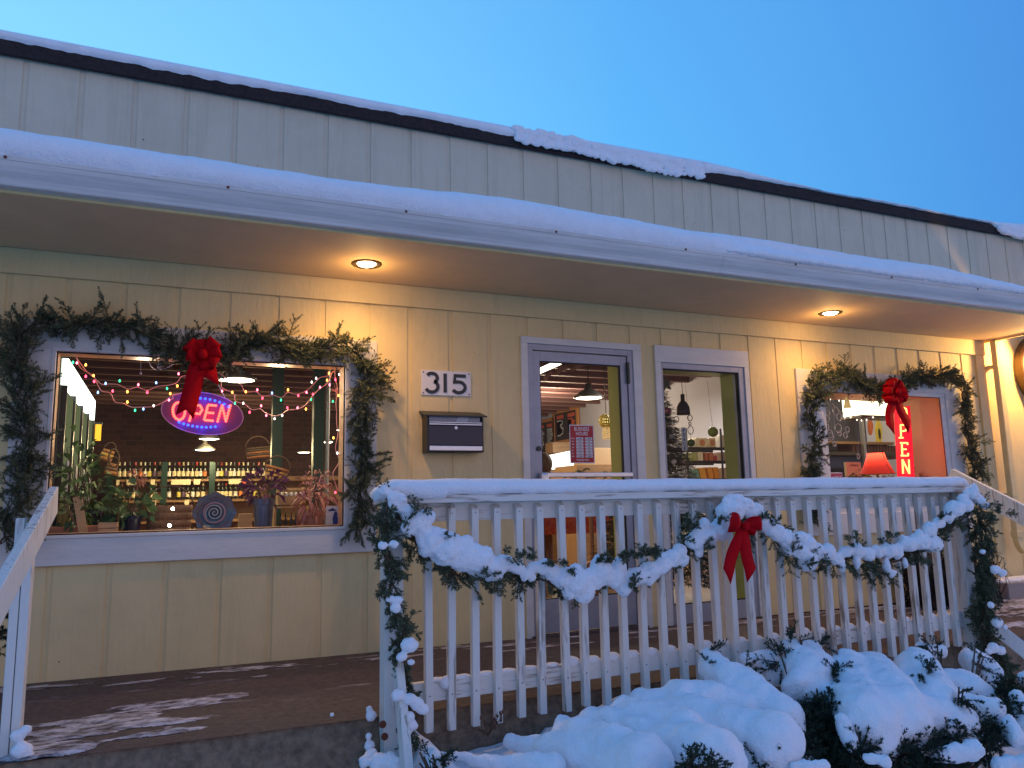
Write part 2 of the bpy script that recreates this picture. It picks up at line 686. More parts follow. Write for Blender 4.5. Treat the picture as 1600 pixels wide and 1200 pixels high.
def grooved_wall(z0, z1, openings, name, material, gx0=XL, gx1=XR, jitter=0.0):
    cols = []
    k = math.floor(gx0 / G)
    while k * G < gx1:
        cols.append((k * G, k * G + 0.034, 1))
        cols.append((k * G + 0.034, (k + 1) * G, 0))
        k += 1
    xbr = sorted(set([c[0] for c in cols] + [cols[-1][1]] + [v for o in openings for v in o[:2]]))
    zbr = sorted(set([z0, z1] + [v for o in openings for v in o[2:] if z0 < v < z1]))

    def dep(x):
        kk = math.floor(x / G + 1e-9)
        return 0.007 if x - kk * G < 0.034 else 0.0
    mb = MB()
    for i in range(len(xbr) - 1):
        xa, xb = xbr[i], xbr[i + 1]
        if xb - xa < 1e-6:
            continue
        xm = (xa + xb) / 2
        d = dep(xm)
        dn = dep((xb + xbr[i + 2]) / 2) if i + 2 < len(xbr) else d
        for j in range(len(zbr) - 1):
            za, zb_ = zbr[j], zbr[j + 1]
            zm = (za + zb_) / 2
            if any(o[0] < xm < o[1] and o[2] < zm < o[3] for o in openings):
                continue
            mb.add([(xa, d, za), (xb, d, za), (xb, d, zb_), (xa, d, zb_)], [(0, 1, 2, 3)])
            if abs(dn - d) > 1e-5:
                mb.add([(xb, d, za), (xb, dn, za), (xb, dn, zb_), (xb, d, zb_)], [(0, 1, 2, 3)])
    return mb.build(name, material, bld)


grooved_wall(-0.03, 2.93, OPEN, 'front_wall', M['siding'])
grooved_wall(2.93, 3.80, [], 'parapet_wall', M['parapet'])
MB().box(XL, 8.60, -0.028, -0.001, 2.341, 2.495).build('frieze_board', M['siding'], bld, bevel=0.003)
MB().box(XL, XR, -0.006, 0.02, -0.09, -0.03).build('base_strip', mat('dark_base_strip', (0.06, 0.03, 0.025), 0.8), bld)
MB().box(8.46, 8.585, -0.022, -0.0005, -0.03, 2.340).build('corner_board', M['siding'], bld, bevel=0.003)
# roof edge over the parapet
mb = MB()
n_ = 260
vs, fs = [], []
for i in range(n_ + 1):
    x = XL + (XR - XL) * i / n_
    j1 = 0.004 * noise.noise((x * 14, 1, 0)) + 0.003 * noise.noise((x * 40, 5, 0))
    vs += [(x, -0.02, 3.695 + 0.5 * j1), (x, -0.045 + j1, 3.70), (x, -0.05 + j1, 3.785 + j1), (x, 0.3, 3.81), (x, 0.3, 3.69)]
for i in range(n_):
    a = 5 * i
    for k in range(3):
        fs.append((a + k, a + k + 1, a + 6 + k, a + 5 + k))
mb.add(vs, fs)
mb.build('roof_edge', M['shingle'], bld)
MB().box(XL, XR, 0.25, 12.0, 3.60, 3.79).build('main_roof', M['shingle'], bld)

# canopy: soffit, fascia, gutter, roof
CX = 8.65
MB().box(XL, CX - 0.02, -0.975, -0.030, 2.495, 2.515).build('soffit', M['soffit'], bld)
MB().box(XL, CX, -1.0, -0.976, 2.478, 2.62).build('fascia_board', M['siding'], bld)
MB().box(CX - 0.019, CX + 0.006, -0.975, -0.001, 2.478, 2.64).build('canopy_end_board', M['siding'], bld)
b = MB()
b.add([(XL, -1.05, 2.622), (CX, -1.05, 2.622), (CX, 0.0, 2.93), (XL, 0.0, 2.93)], [(0, 1, 2, 3)])
b.add([(CX, -1.0, 2.58), (CX, 0, 2.58), (CX, 0.0, 2.93), (CX, -1.0, 2.62)], [(0, 1, 2, 3)])
b.build('canopy_roof', M['shingle'], bld)
prof = [(-1.001, 2.494), (-1.055, 2.494), (-1.060, 2.500), (-1.062, 2.512), (-1.070, 2.530), (-1.090, 2.553), (-1.103, 2.577), (-1.108, 2.600), (-1.112, 2.602), (-1.114, 2.622), (-1.108, 2.626), (-1.104, 2.622), (-1.100, 2.585), (-1.06, 2.53), (-1.005, 2.51)]
vs, fs = [], []
xs = np.linspace(XL, CX, 60)
for x in xs:
    wv = 0.003 * noise.noise((x * 0.8, 3, 0))
    vs += [(x, p[0] + wv, p[1] + wv) for p in prof]
k = len(prof)
for i in range(len(xs) - 1):
    for j in range(k - 1):
        a = i * k + j
        fs.append((a, a + 1, a + k + 1, a + k))
fs.append(tuple(range((len(xs) - 1) * k, len(xs) * k)))
g_ = MB().add(vs, fs).build('gutter', M['gutter'], bld)
for px, py in ((7, 257), (356, 307), (635, 345), (870, 377), (1073, 404), (1245, 426), (1395, 443), (1529, 458)):
    P = at(px, py, y=-1.118)
    MB().ball((P.x, -1.115, 2.612), 0.0075, 8, 6).build('screw', M['rust'], g_, smooth=True)
# seam in the gutter
b = MB()
b.add([(x, p[0] - 0.002, p[1] + 0.0005) for x in (4.38, 4.415) for p in prof[:10]], [(j, j + 1, 11 + j, 10 + j) for j in range(9)])
b.build('gutter_seam', M['gutter'], bld)


# ---- windows
def casing(name, x0, x1, z0, z1, ix0, ix1, iz0, iz1, d=0.024, parent=bld, bottom=True, mt=None):
    b_ = MB()
    mt = mt or M['trim']
    y0, y1 = -d, -0.0005
    b_.box(x0, x1, y0, y1, iz1, z1)
    b_.box(x0, ix0, y0, y1, iz0, iz1)
    b_.box(ix1, x1, y0, y1, iz0, iz1)
    if bottom:
        b_.box(x0, x1, y0 - 0.002, y1, z0, iz0)
    return b_.build(name, mt, parent, bevel=0.003)


def reveal(name, o, y0, y1, material, parent, t=0.02, floor=True):
    x0, x1, z0, z1 = o
    b_ = MB()
    b_.box(x0 - t, x0, y0, y1, z0 - (t if floor else 0), z1 + t)
    b_.box(x1, x1 + t, y0, y1, z0 - (t if floor else 0), z1 + t)
    b_.box(x0, x1, y0, y1, z1, z1 + t)
    if floor:
        b_.box(x0, x1, y0, y1, z0 - t, z0)
    return b_.build(name, material, parent)


def pane(x0, x1, z0, z1, y, parent):
    return MB().box(x0, x1, y, y + 0.006, z0, z1).build('pane', M['glass'], parent)


# left display window
w1 = reveal('window', (W1[0] + 0.02, W1[1] - 0.02, W1[2] + 0.02, W1[3] - 0.02), 0.03, 0.19, M['wood'], bld)
w1['label'] = 'wide left shop window framed by a garland'
casing('casing', 0.075, 2.215, 0.64, 2.075, W1[0] + 0.012, W1[1] - 0.012, 0.795, W1[3] - 0.01, parent=w1)
casing('sill', W1[0] + 0.0, W1[1] - 0.0, W1[2] - 0.008, W1[3] + 0.0, W1[0] + 0.022, W1[1] - 0.022, W1[2] + 0.012, W1[3] - 0.024, d=0.032, parent=w1)
casing('gasket', W1[0] + 0.01, W1[1] - 0.01, W1[2] + 0.01, W1[3] - 0.01, W1[0] + 0.030, W1[1] - 0.030, W1[2] + 0.020, W1[3] - 0.033, d=0.006, parent=w1, mt=M['gasket'])
pane(W1[0] + 0.02, W1[1] - 0.02, W1[2] + 0.01, W1[3] - 0.02, 0.012, w1)

# door
dr = MB()
dr.box(DR[0], DR[0] + 0.045, -0.012, 0.10, -0.03, DR[3])
dr.box(DR[1] - 0.045, DR[1], -0.012, 0.10, -0.03, DR[3])
dr.box(DR[0] + 0.045, DR[1] - 0.045, -0.012, 0.10, DR[3] - 0.045, DR[3])
door = dr.build('door', M['alu'], bld, bevel=0.002, label='glass shop door in a lavender aluminium frame')
casing('casing', 3.319, 4.388, 0, 2.190, DR[0] - 0.001, DR[1] + 0.001, -0.03, DR[3] + 0.001, parent=door, bottom=False)
lf = MB()
lx0, lx1, lz0, lz1 = DR[0] + 0.050, DR[1] - 0.050, 0.0, DR[3] - 0.052
lf.box(lx0, lx0 + 0.058, 0.0, 0.045, lz0, lz1)
lf.box(lx1 - 0.058, lx1, 0.0, 0.045, lz0, lz1)
lf.box(lx0 + 0.058, lx1 - 0.058, 0.0, 0.045, lz1 - 0.075, lz1)
lf.box(lx0 + 0.058, lx1 - 0.058, 0.0, 0.045, lz0, lz0 + 0.235)
lf.build('door_leaf', M['alu'], door, bevel=0.002)
gk = MB()
gx0, gx1, gz0, gz1 = lx0 + 0.058, lx1 - 0.058, lz0 + 0.235, lz1 - 0.075
for q in ((gx0, gx0 + 0.008, gz0, gz1), (gx1 - 0.008, gx1, gz0, gz1), (gx0, gx1, gz1 - 0.008, gz1), (gx0, gx1, gz0, gz0 + 0.008)):
    gk.box(q[0], q[1], 0.008, 0.03, q[2], q[3])
gk.build('gasket', M['gasket'], door)
MB().box(gx0 + 0.002, gx1 - 0.002, 0.015, 0.021, gz0 + 0.002, gz1 - 0.002).build('pane', M['glass'], door)
# push bar with its plate and rail
P = at(905, 742, y=-0.06)
hz = P.z
MB().box(lx0 + 0.050, lx1 - 0.02, -0.062, -0.034, hz - 0.016, hz + 0.018).build('push_bar', M['steel'], door, bevel=0.004)
MB().box(lx0 + 0.015, lx0 + 0.085, -0.075, -0.001, hz - 0.12, hz + 0.022).build('pull_handle', M['steel'], door, bevel=0.02)
lk = MB().lathe((lx0 + 0.03, -0.012, at(833, 701, y=0).z), [(0.019, 0), (0.019, 0.012)], 16, 'y')
lk.build('lock', M['black'], door)
hg = MB()
hzz = at(984, 583, y=-0.02).z
for k in range(3):
    hg.lathe((DR[1] - 0.048, -0.022, hzz - 0.085 + k * 0.058), [(0.011, 0), (0.012, 0.003), (0.012, 0.051), (0.011, 0.054)], 10)
hg.box(DR[1] - 0.062, DR[1] - 0.034, -0.016, -0.0125, hzz - 0.085, hzz + 0.085)
hg.build('hinge', mat('tarnished_brass', (0.07, 0.08, 0.06), 0.5, 0.5), door)
reveal('inner_reveal', (DR[0] + 0.046, DR[1] - 0.046, 0, DR[3] - 0.05), 0.10, 0.30, M['olive'], door, floor=False)
MB().box(DR[0] - 0.02, DR[1] + 0.02, -0.05, 0.10, -0.045, -0.008).build('threshold', mat('threshold_metal', (0.10, 0.08, 0.08), 0.5, 0.4), door)

# sidelight
w2 = MB()
w2.box(W2[0], W2[0] + 0.022, -0.012, 0.07, -0.03, W2[3])
w2.box(W2[1] - 0.055, W2[1], -0.012, 0.07, -0.03, W2[3])
w2.box(W2[0] + 0.022, W2[1] - 0.055, -0.012, 0.07, W2[3] - 0.048, W2[3])
w2.box(W2[0] + 0.022, W2[1] - 0.055, -0.012, 0.07, -0.03, 0.115)
w2o = w2.build('window', M['alu'], bld, bevel=0.002, label='tall narrow window right of the door')
casing('casing', 4.522, 5.490, 0, 2.198, W2[0] - 0.001, W2[1] + 0.001, -0.03, W2[3] + 0.001, parent=w2o, bottom=False)
gk = MB()
for q in ((W2[0] + 0.022, W2[0] + 0.030, 0.115, W2[3] - 0.048), (W2[1] - 0.063, W2[1] - 0.055, 0.115, W2[3] - 0.048),
          (W2[0] + 0.03, W2[1] - 0.063, W2[3] - 0.056, W2[3] - 0.048), (W2[0] + 0.03, W2[1] - 0.063, 0.115, 0.123)):
    gk.box(q[0], q[1], 0.0, 0.03, q[2], q[3])
gk.build('gasket', M['gasket'], w2o)
MB().box(W2[0] + 0.024, W2[1] - 0.057, 0.012, 0.018, 0.12, W2[3] - 0.05).build('pane', M['glass'], w2o)
reveal('inner_reveal', (W2[0] + 0.022, W2[1] - 0.055, 0.08, W2[3] - 0.048), 0.07, 0.235, M['olive'], w2o)

# right display window
M['peach'] = mat('peach_reveal', (0.58, 0.36, 0.20), 0.6)
w3 = reveal('window', (W3[0] + 0.02, W3[1] - 0.02, W3[2] + 0.02, W3[3] - 0.02), 0.03, 0.60, M['peach'], bld)
w3['label'] = 'right shop window with a red neon sign'
casing('casing', 6.020, 8.150, 0.60, 2.078, W3[0] + 0.012, W3[1] - 0.012, 0.785, W3[3] - 0.01, parent=w3)
casing('sash', W3[0] + 0.0, W3[1] - 0.0, W3[2] - 0.008, W3[3] + 0.0, W3[0] + 0.050, W3[1] - 0.075, W3[2] + 0.04, W3[3] - 0.05, d=0.012, parent=w3)
casing('gasket', W3[0] + 0.04, W3[1] - 0.06, W3[2] + 0.03, W3[3] - 0.04, W3[0] + 0.056, W3[1] - 0.083, W3[2] + 0.045, W3[3] - 0.056, d=0.004, parent=w3, mt=M['gasket'])
pane(W3[0] + 0.02, W3[1] - 0.04, W3[2] + 0.02, W3[3] - 0.03, 0.012, w3)

# ------------------------------------------------------------------ recessed lights
M['can_glow'] = emat('lit_lens', (1.0, 0.80, 0.48), 28)
M['trim_ring'] = mat('bronze_ring', (0.10, 0.065, 0.035), 0.45, 0.6)
for i, (x, lab) in enumerate(((2.04, 'round recessed ceiling light glowing above the left window garland'), (6.06, 'round recessed ceiling light glowing in the soffit above the right window'))):
    t = empty('recessed_light', (x, -0.43, 2.495), lab, 'ceiling light', 'recessed lights in the canopy soffit')
    MB().lathe((x, -0.43, 2.4945), [(0.066, -0.001), (0.070, -0.006), (0.094, -0.008), (0.100, 0.0)], 32).build('trim_ring', M['trim_ring'], t, smooth=True)
    MB().lathe((x, -0.43, 2.4945), [(0.0, -0.020), (0.030, -0.017), (0.052, -0.009), (0.062, 0.0)], 24).build('bulb', M['can_glow'], t, smooth=True)
    ld = bpy.data.lights.new('can_light', 'SPOT')
    ld.energy = 40
    ld.color = (1.0, 0.54, 0.17)
    ld.spot_size = math.radians(158)
    ld.spot_blend = 1.0
    ld.shadow_soft_size = 0.045
    lo = bpy.data.objects.new('can_light', ld)
    COL.objects.link(lo)
    lo.location = (x, -0.43, 2.462)
    ld = bpy.data.lights.new('bulb_glow', 'POINT')
    ld.energy = 3.6
    ld.color = (1.0, 0.55, 0.18)
    ld.shadow_soft_size = 0.05
    lo = bpy.data.objects.new('bulb_glow', ld)
    COL.objects.link(lo)
    lo.location = (x, -0.43, 2.36)

# ------------------------------------------------------------------ snow on canopy and parapet
SIL = [(-7, -0.01), (-0.1, -0.01), (0.6, -0.01), (1.38, -0.02), (2.27, 0.0), (2.75, 0.03), (3.4, 0.01), (4.05, -0.005), (5.0, 0.01), (5.95, -0.01), (6.6, 0.0), (7.2, -0.05), (8.4, -0.09), (8.7, -0.10)]
cp = [(-1.108, 2.618), (-1.122, 2.640), (-1.132, 2.672), (-1.128, 2.710), (-1.105, 2.750), (-1.065, 2.784), (-1.0, 2.812), (-0.90, 2.842), (-0.72, 2.885), (-0.5, 2.935), (-0.25, 2.975), (-0.02, 3.01)]
vs, fs = [], []
n_ = 760
k = len(cp)
for i in range(n_ + 1):
    x = XL + (CX + 0.02 - XL) * i / n_
    h = interp(x, SIL)
    for j, (y, z) in enumerate(cp):
        t = j / (k - 1)
        up = min(1.0, max(0.0, (z - 2.62) / 0.2))
        zz = z + h * up + up * (0.012 * noise.noise((x * 1.3, j * 0.35, 0)) + 0.008 * noise.noise((x * 5, j * 0.6, 2)) + 0.005 * noise.noise((x * 16, j * 1.3, 6)))
        yy = y + (1 - t) * (0.012 * noise.noise((x * 2.2, j * 0.4, 7)) + 0.010 * noise.noise((x * 7, j * 1.1, 4)) + 0.006 * noise.noise((x * 22, j * 1.9, 9)))
        # slumped ledges and hollows toward the right
        if x > 4.35:
            a = noise.noise((x * 1.5, 9.0, 0)) * 0.5 + 0.5
            w_ = min(1, (x - 4.35) / 0.3)
            if 2 <= j <= 5:
                yy += w_ * 0.11 * max(0.0, math.sin((x - 4.35) * 1.9) * 0.7 + 0.35) * (1 - abs(j - 3.6) / 3)
            if j in (1, 2):
                yy -= w_ * 0.016 * (0.5 + a)
                zz += w_ * 0.012 * noise.noise((x * 7, 1, 3))
        vs.append((x, yy, zz))
for i in range(n_):
    for j in range(k - 1):
        a = i * k + j
        fs.append((a, a + k, a + k + 1, a + 1))
fs.append(tuple(n_ * k + j for j in range(k)))
o = MB().add(vs, fs).build('snow', M['snow'], smooth=True, label='thick smooth snow lying along the canopy roof above the gutter', cat='snow', kind='stuff')
sb = o.modifiers.new('sub', 'SUBSURF')
sb.levels = sb.render_levels = 1

CR = [(-7, 3.852), (1.4, 3.856), (3.3, 3.862), (5.1, 3.885), (5.5, 3.872), (5.85, 3.85), (6.27, 3.835), (6.5, 3.806), (6.9, 3.806), (7.1, 3.83), (7.6, 3.835), (8.2, 3.815), (8.5, 3.81), (9.0, 3.84), (9.6, 3.89), (12, 3.89)]
LOW = [(-7, 3.785), (0, 3.782), (1.2, 3.770), (1.7, 3.790), (2.1, 3.775), (2.6, 3.785), (3.1, 3.770), (3.3, 3.765), (4.2, 3.755), (5.0, 3.76), (5.1, 3.76), (5.3, 3.79), (5.8, 3.795), (6.4, 3.80), (8.9, 3.80), (9.05, 3.715), (9.3, 3.70), (9.5, 3.685), (12, 3.70)]
vs, fs = [], []
n_ = 950
prof_n = 11
for i in range(n_ + 1):
    x = XL + (XR - XL) * i / n_
    c_ = interp(x, CR)
    lo_ = interp(x, LOW)
    rag = 0.010 * noise.noise((x * 9, 0, 1)) + 0.006 * noise.noise((x * 23, 0, 4))
    if lo_ < 3.76:
        rag = 0.030 * abs(noise.noise((x * 5.5, 0, 1))) * 2 - 0.02 + 0.022 * noise.noise((x * 13, 0, 4))
    lo_ += rag
    hang = lo_ < 3.76
    for j in range(prof_n):
        t = j / (prof_n - 1)
        if t < 0.5:
            s_ = t / 0.5
            z = lo_ + (c_ - 0.012 - lo_) * s_ ** 0.9
            bulge = math.sin(math.pi * min(1, s_ * 0.9 + 0.1))
            y = -0.052 - bulge * (0.045 if hang else 0.022) * (1 + 0.5 * noise.noise((x * 6, j, 3)))
        else:
            s_ = (t - 0.5) / 0.5
            z = c_ - 0.012 + 0.012 * math.sin(s_ * math.pi / 2) - 0.0 * s_
            y = -0.052 + 0.4 * s_ ** 1.5
        if j == 0:
            y = -0.046
        vs.append((x, y, z))
for i in range(n_):
    for j in range(prof_n - 1):
        a = i * prof_n + j
        fs.append((a, a + prof_n, a + prof_n + 1, a + 1))
MB().add(vs, fs).build('snow', M['snow'], smooth=True, label='ragged ridge of snow along the top of the dark roof edge', cat='snow', kind='stuff')

# ------------------------------------------------------------------ house number sign and mailbox
sg = empty('house_number_sign', tuple(at(697, 620, y=-0.01)), 'white rectangular sign with black number 315 above the mailbox', 'sign')
TL, BRr = at(657, 578, y=-0.008), at(735, 621, y=-0.008)
x0, x1, z1, z0 = 2.537, 2.915, 1.893, 1.712
MB().box(x0, x1, -0.009, -0.002, z0, z1).build('sign_plate', mat('white_plastic', (0.72, 0.70, 0.70), 0.35), sg, bevel=0.002)
dg = M['black']
h = 0.140
zc = z0 + 0.020
U_, V_, D_ = (1, 0, 0), (0, 0, 1), (0, -0.004, 0)


def arc(cx, cz, rx, rz, a0, a1, n=12):
    return [(cx + rx * math.cos(math.radians(a0 + (a1 - a0) * i / n)), cz + rz * math.sin(math.radians(a0 + (a1 - a0) * i / n))) for i in range(n + 1)]


sw = 0.024
b3 = MB().stroke(arc(0.052, 0.105, 0.040, 0.033, 150, -62) + arc(0.050, 0.042, 0.047, 0.040, 70, -155, 14), sw, (x0 + 0.028, -0.0095, zc), U_, V_, D_)
b3.build('digit', dg, sg)
MB().box(x0 + 0.167, x0 + 0.191, -0.0135, -0.0095, zc + 0.002, zc + h).build('digit', dg, sg)
b5 = MB().stroke([(0.105, 0.128), (0.022, 0.128), (0.018, 0.071)] + arc(0.050, 0.044, 0.050, 0.040, 115, -150, 14), sw, (x0 + 0.232, -0.0095, zc), U_, V_, D_)
b5.build('digit', dg, sg)
for sx_, sz_ in ((0.016, 0.016), (0.362, 0.016), (0.016, 0.165), (0.362, 0.165)):
    MB().ball((x0 + sx_, -0.010, z0 + sz_), 0.0055, 8, 5).build('screw', M['rust'], sg)

mx0, mx1, mz0, mz1 = 2.545, 2.965, 1.300, 1.590
md = -0.115
mbx = empty('mailbox', (2.755, -0.06, mz0), 'black wall mailbox with silver flap bands and navy front below the number sign', 'mailbox')
b = MB()
b.prism([(0, 0), (md, 0), (md, 0.245), (0, 0.285)], (mx0, -0.003, mz0), (0, 1, 0), (0, 0, 1), (0.012, 0, 0))
b.prism([(0, 0), (md, 0), (md, 0.245), (0, 0.285)], (mx1 - 0.012, -0.003, mz0), (0, 1, 0), (0, 0, 1), (0.012, 0, 0))
b.box(mx0 + 0.012, mx1 - 0.012, -0.012, -0.003, mz0, mz1 - 0.008)
b.box(mx0 + 0.012, mx1 - 0.012, md + 0.01, -0.012, mz0, mz0 + 0.008)
b.build('body', M['black'], mbx, bevel=0.002)
MB().box(mx0 + 0.012, mx1 - 0.012, md - 0.004, md + 0.008, mz0 + 0.048, mz0 + 0.185).build('door_panel', M['navy'], mbx, bevel=0.002)
MB().prism([(0.008, 0), (md - 0.022, -0.040), (md - 0.022, -0.030), (0.008, 0.014)], (mx0 - 0.022, -0.003, mz1 - 0.004), (0, 1, 0), (0, 0, 1), (mx1 - mx0 + 0.044, 0, 0)).build('lid', M['black'], mbx, bevel=0.002)
for z_a, z_b in ((0.188, 0.200), (0.202, 0.212), (0.010, 0.044)):
    MB().box(mx0 + 0.014, mx1 - 0.014, md - 0.012, md + 0.004, mz0 + z_a, mz0 + z_b).build('metal_band', M['steel'], mbx, bevel=0.003)
MB().box(mx0 + 0.02, mx1 - 0.02, md + 0.012, md + 0.016, mz0 + 0.205, mz0 + 0.262).build('clear_flap', mat('grey_flap', (0.30, 0.32, 0.36), 0.25), mbx)
MB().prism([(0, 0), (0.085, 0), (0.098, 0.035), (0.018, 0.035)], (mx0 + 0.215, md + 0.010, mz0 + 0.213), (1, 0, 0), (0, 0, 1), (0, 0.001, 0)).build('letter', mat('paper', (0.6, 0.6, 0.62), 0.7), label='pale envelope poking out of the mailbox slot', cat='letter')
MB().lathe(((mx0 + mx1) / 2, md - 0.009, mz0 + 0.170), [(0.0, -0.003), (0.011, -0.002), (0.012, 0.006)], 16, 'y').build('lock', M['steel'], mbx)

# ------------------------------------------------------------------ downspout and round sign at the right
dp = empty('downspout', (8.63, -0.07, 0.35), 'yellow painted rectangular downspout at the right corner with a kicked out elbow', 'downspout')
b = MB()
b.box(8.60, 8.68, -0.145, -0.085, 0.50, 2.478)
b.build('pipe', M['siding'], dp, bevel=0.008)
b = MB()
b.box(8.594, 8.686, -0.151, -0.079, 0.50, 0.56)
for i in range(7):
    a0_ = i / 7 * 1.0
    p0 = Vector((8.64 + 0.10 * (1 - math.cos(a0_)), -0.115 - 0.05 * (1 - math.cos(a0_)), 0.50 - 0.16 * math.sin(a0_)))
    a1_ = (i + 1) / 7 * 1.0
    p1 = Vector((8.64 + 0.10 * (1 - math.cos(a1_)), -0.115 - 0.05 * (1 - math.cos(a1_)), 0.50 - 0.16 * math.sin(a1_)))
    b.bar(p0, p1 + (p1 - p0) * 0.1, 0.075, 0.058, up=(0, 1, 0))
b.build('elbow', M['siding'], dp, bevel=0.004)
for z in (0.9, 2.2):
    MB().box(8.594, 8.686, -0.148, -0.001, z, z + 0.03).build('strap', M['siding'], dp)

rs = empty('round_wall_sign', (9.46, -0.02, 1.85), 'round white sign with a brown rim at the right edge of the wall', 'sign')
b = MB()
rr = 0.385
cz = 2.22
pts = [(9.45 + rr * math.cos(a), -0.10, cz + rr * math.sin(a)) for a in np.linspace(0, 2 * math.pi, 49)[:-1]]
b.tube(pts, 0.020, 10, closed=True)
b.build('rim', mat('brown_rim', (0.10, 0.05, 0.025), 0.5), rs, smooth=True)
MB().lathe((9.45, -0.10, cz), [(0.0, -0.002), (rr - 0.01, -0.002), (rr - 0.01, 0.004), (0, 0.004)], 40, 'y').build('sign_face', emat('sign_face_glare', (1.0, 0.93, 0.80), 2.2), rs)  # lamp glare on the white face, put in as emission
MB().lathe((9.45, -0.10, cz), [(0.0, 0.005), (rr, 0.005), (rr, 0.095), (0, 0.095)], 40, 'y').build('housing', M['trim_ring'], rs)
ld = bpy.data.lights.new('sign_lamp', 'SPOT')
ld.spot_size = math.radians(168)
ld.spot_blend = 0.3
ld.energy = 95
ld.color = (1.0, 0.56, 0.17)
ld.shadow_soft_size = 0.05
lo = bpy.data.objects.new('sign_lamp', ld)
COL.objects.link(lo)
lo.location = (9.03, -0.42, 2.40)
lo.rotation_euler = Vector((-0.85, 0.25, -0.42)).to_track_quat('-Z', 'Y').to_euler()
wl = empty('gooseneck_lamp', (9.25, -0.02, 2.75), 'gooseneck lamp lighting the round sign at the right edge', 'wall lamp')
MB().tube(catmull([(9.25, -0.01, 2.85), (9.25, -0.2, 2.92), (9.25, -0.38, 2.82), (9.25, -0.42, 2.66)], 6), 0.012, 8).build('arm', M['black'], wl, smooth=True)
MB().lathe((9.25, -0.42, 2.50), [(0.15, 0.0), (0.12, 0.05), (0.05, 0.10), (0.03, 0.17), (0.0, 0.17)], 24).build('lamp_shade', M['black'], wl, smooth=True)
MB().ball((9.25, -0.42, 2.50), 0.04, 12, 8).build('bulb', emat('warm_bulb', (1, 0.75, 0.4), 12), wl, smooth=True)

random.seed(90)
b = MB()
for _ in range(46):
    x_ = rnd(-1.5, 9.0)
    if random.random() < 0.5:
        z_ = rnd(3.0, 3.65)
    else:
        z_ = rnd(0.05, 2.3)
        if any(o[0] - 0.25 < x_ < o[1] + 0.25 and o[2] - 0.2 < z_ < o[3] + 0.2 for o in OPEN):
            continue
    if x_ % G < 0.05:
        continue
    b.ball((x_, -0.0005, z_), rnd(0.0025, 0.0055), 6, 4, (1, 0.4, 1))
b.build('nail_head', M['rust'], bld, kind='stuff')

# low snowy kerb block by the wall, far right
b = MB().box(8.15, 8.75, -0.30, -0.03, -0.055, 0.10)
b.build('concrete_block', mat('grey_block', (0.34, 0.30, 0.28), 0.9, bump=0.5), bevel=0.01, label='low grey block with snow on top against the wall at the right', cat='block')

# ------------------------------------------------------------------ interior shell
IX0, IX1, IY0, IY1, IZ = -1.6, 9.3, 0.30, 11.5, 3.25
IY2 = 14.0
M['brick'] = mat('brown_brick', (0.14, 0.07, 0.05), 0.85, bump=0.3)
_t = M['brick'].node_tree
_br = _t.nodes.new('ShaderNodeTexBrick')
_co = _t.nodes.new('ShaderNodeTexCoord')
_mp = _t.nodes.new('ShaderNodeMapping')
_mp.inputs['Rotation'].default_value = (math.pi / 2, 0, 0)
_t.links.new(_co.outputs['Object'], _mp.inputs[0])
_t.links.new(_mp.outputs[0], _br.inputs['Vector'])
_br.inputs['Scale'].default_value = 2.4
_br.inputs['Mortar Size'].default_value = 0.012
_br.inputs['Color1'].default_value = (0.065, 0.026, 0.022, 1)
_br.inputs['Color2'].default_value = (0.035, 0.015, 0.014, 1)
_br.inputs['Mortar'].default_value = (0.075, 0.038, 0.032, 1)
_t.links.new(_br.outputs['Color'], _t.nodes['Principled BSDF'].inputs['Base Color'])
M['in_ceiling'] = mat('dark_ceiling', (0.10, 0.055, 0.055), 0.8, noise_amt=0.3, noise_scale=3)
M['joist'] = mat('joist_brown', (0.13, 0.06, 0.055), 0.7)
M['joist_edge'] = mat('joist_edge', (0.20, 0.11, 0.10), 0.7)
M['grey_wall'] = mat('grey_wall', (0.50, 0.49, 0.55), 0.7)
M['wood_floor'] = mat('wood_floor', (0.25, 0.13, 0.06), 0.4, noise_amt=0.4, noise_scale=6, stretch=(0.3, 4, 1))
M['dark_green'] = mat('dark_green_steel', (0.012, 0.045, 0.038), 0.35, 0.3)
M['shelf_wood'] = mat('shelf_wood', (0.30, 0.17, 0.08), 0.5, noise_amt=0.3, noise_scale=10, stretch=(0.3, 3, 3))
M['pine'] = mat('pale_pine', (0.58, 0.40, 0.20), 0.55, noise_amt=0.2, noise_scale=8, stretch=(0.4, 4, 4))
M['terracotta'] = mat('terracotta', (0.48, 0.22, 0.13), 0.8, noise_amt=0.2, noise_scale=12)
M['card'] = mat('white_card', (0.62, 0.64, 0.66), 0.6)
M['tag'] = mat('cream_label', (0.75, 0.66, 0.42), 0.6)
MB().add([(IX0, IY0, -0.02), (IX1, IY0, -0.02), (IX1, IY2, -0.02), (IX0, IY2, -0.02)], [(0, 1, 2, 3)]).build('interior_floor', M['wood_floor'], kind='structure')
MB().add([(IX0, IY1, -0.02), (5.5, IY1, -0.02), (5.5, IY1, IZ), (IX0, IY1, IZ)], [(0, 1, 2, 3)]).build('interior_back_wall', M['brick'], kind='structure')
MB().add([(5.5, IY2, -0.02), (IX1, IY2, -0.02), (IX1, IY2, IZ), (5.5, IY2, IZ)], [(0, 1, 2, 3)]).build('interior_back_wall', M['grey_wall'], kind='structure')
MB().add([(IX0, IY0, -0.02), (IX0, IY1, -0.02), (IX0, IY1, IZ), (IX0, IY0, IZ)], [(0, 1, 2, 3)]).build('interior_side_wall', mat('dark_side_wall', (0.20, 0.19, 0.12), 0.8), kind='structure')
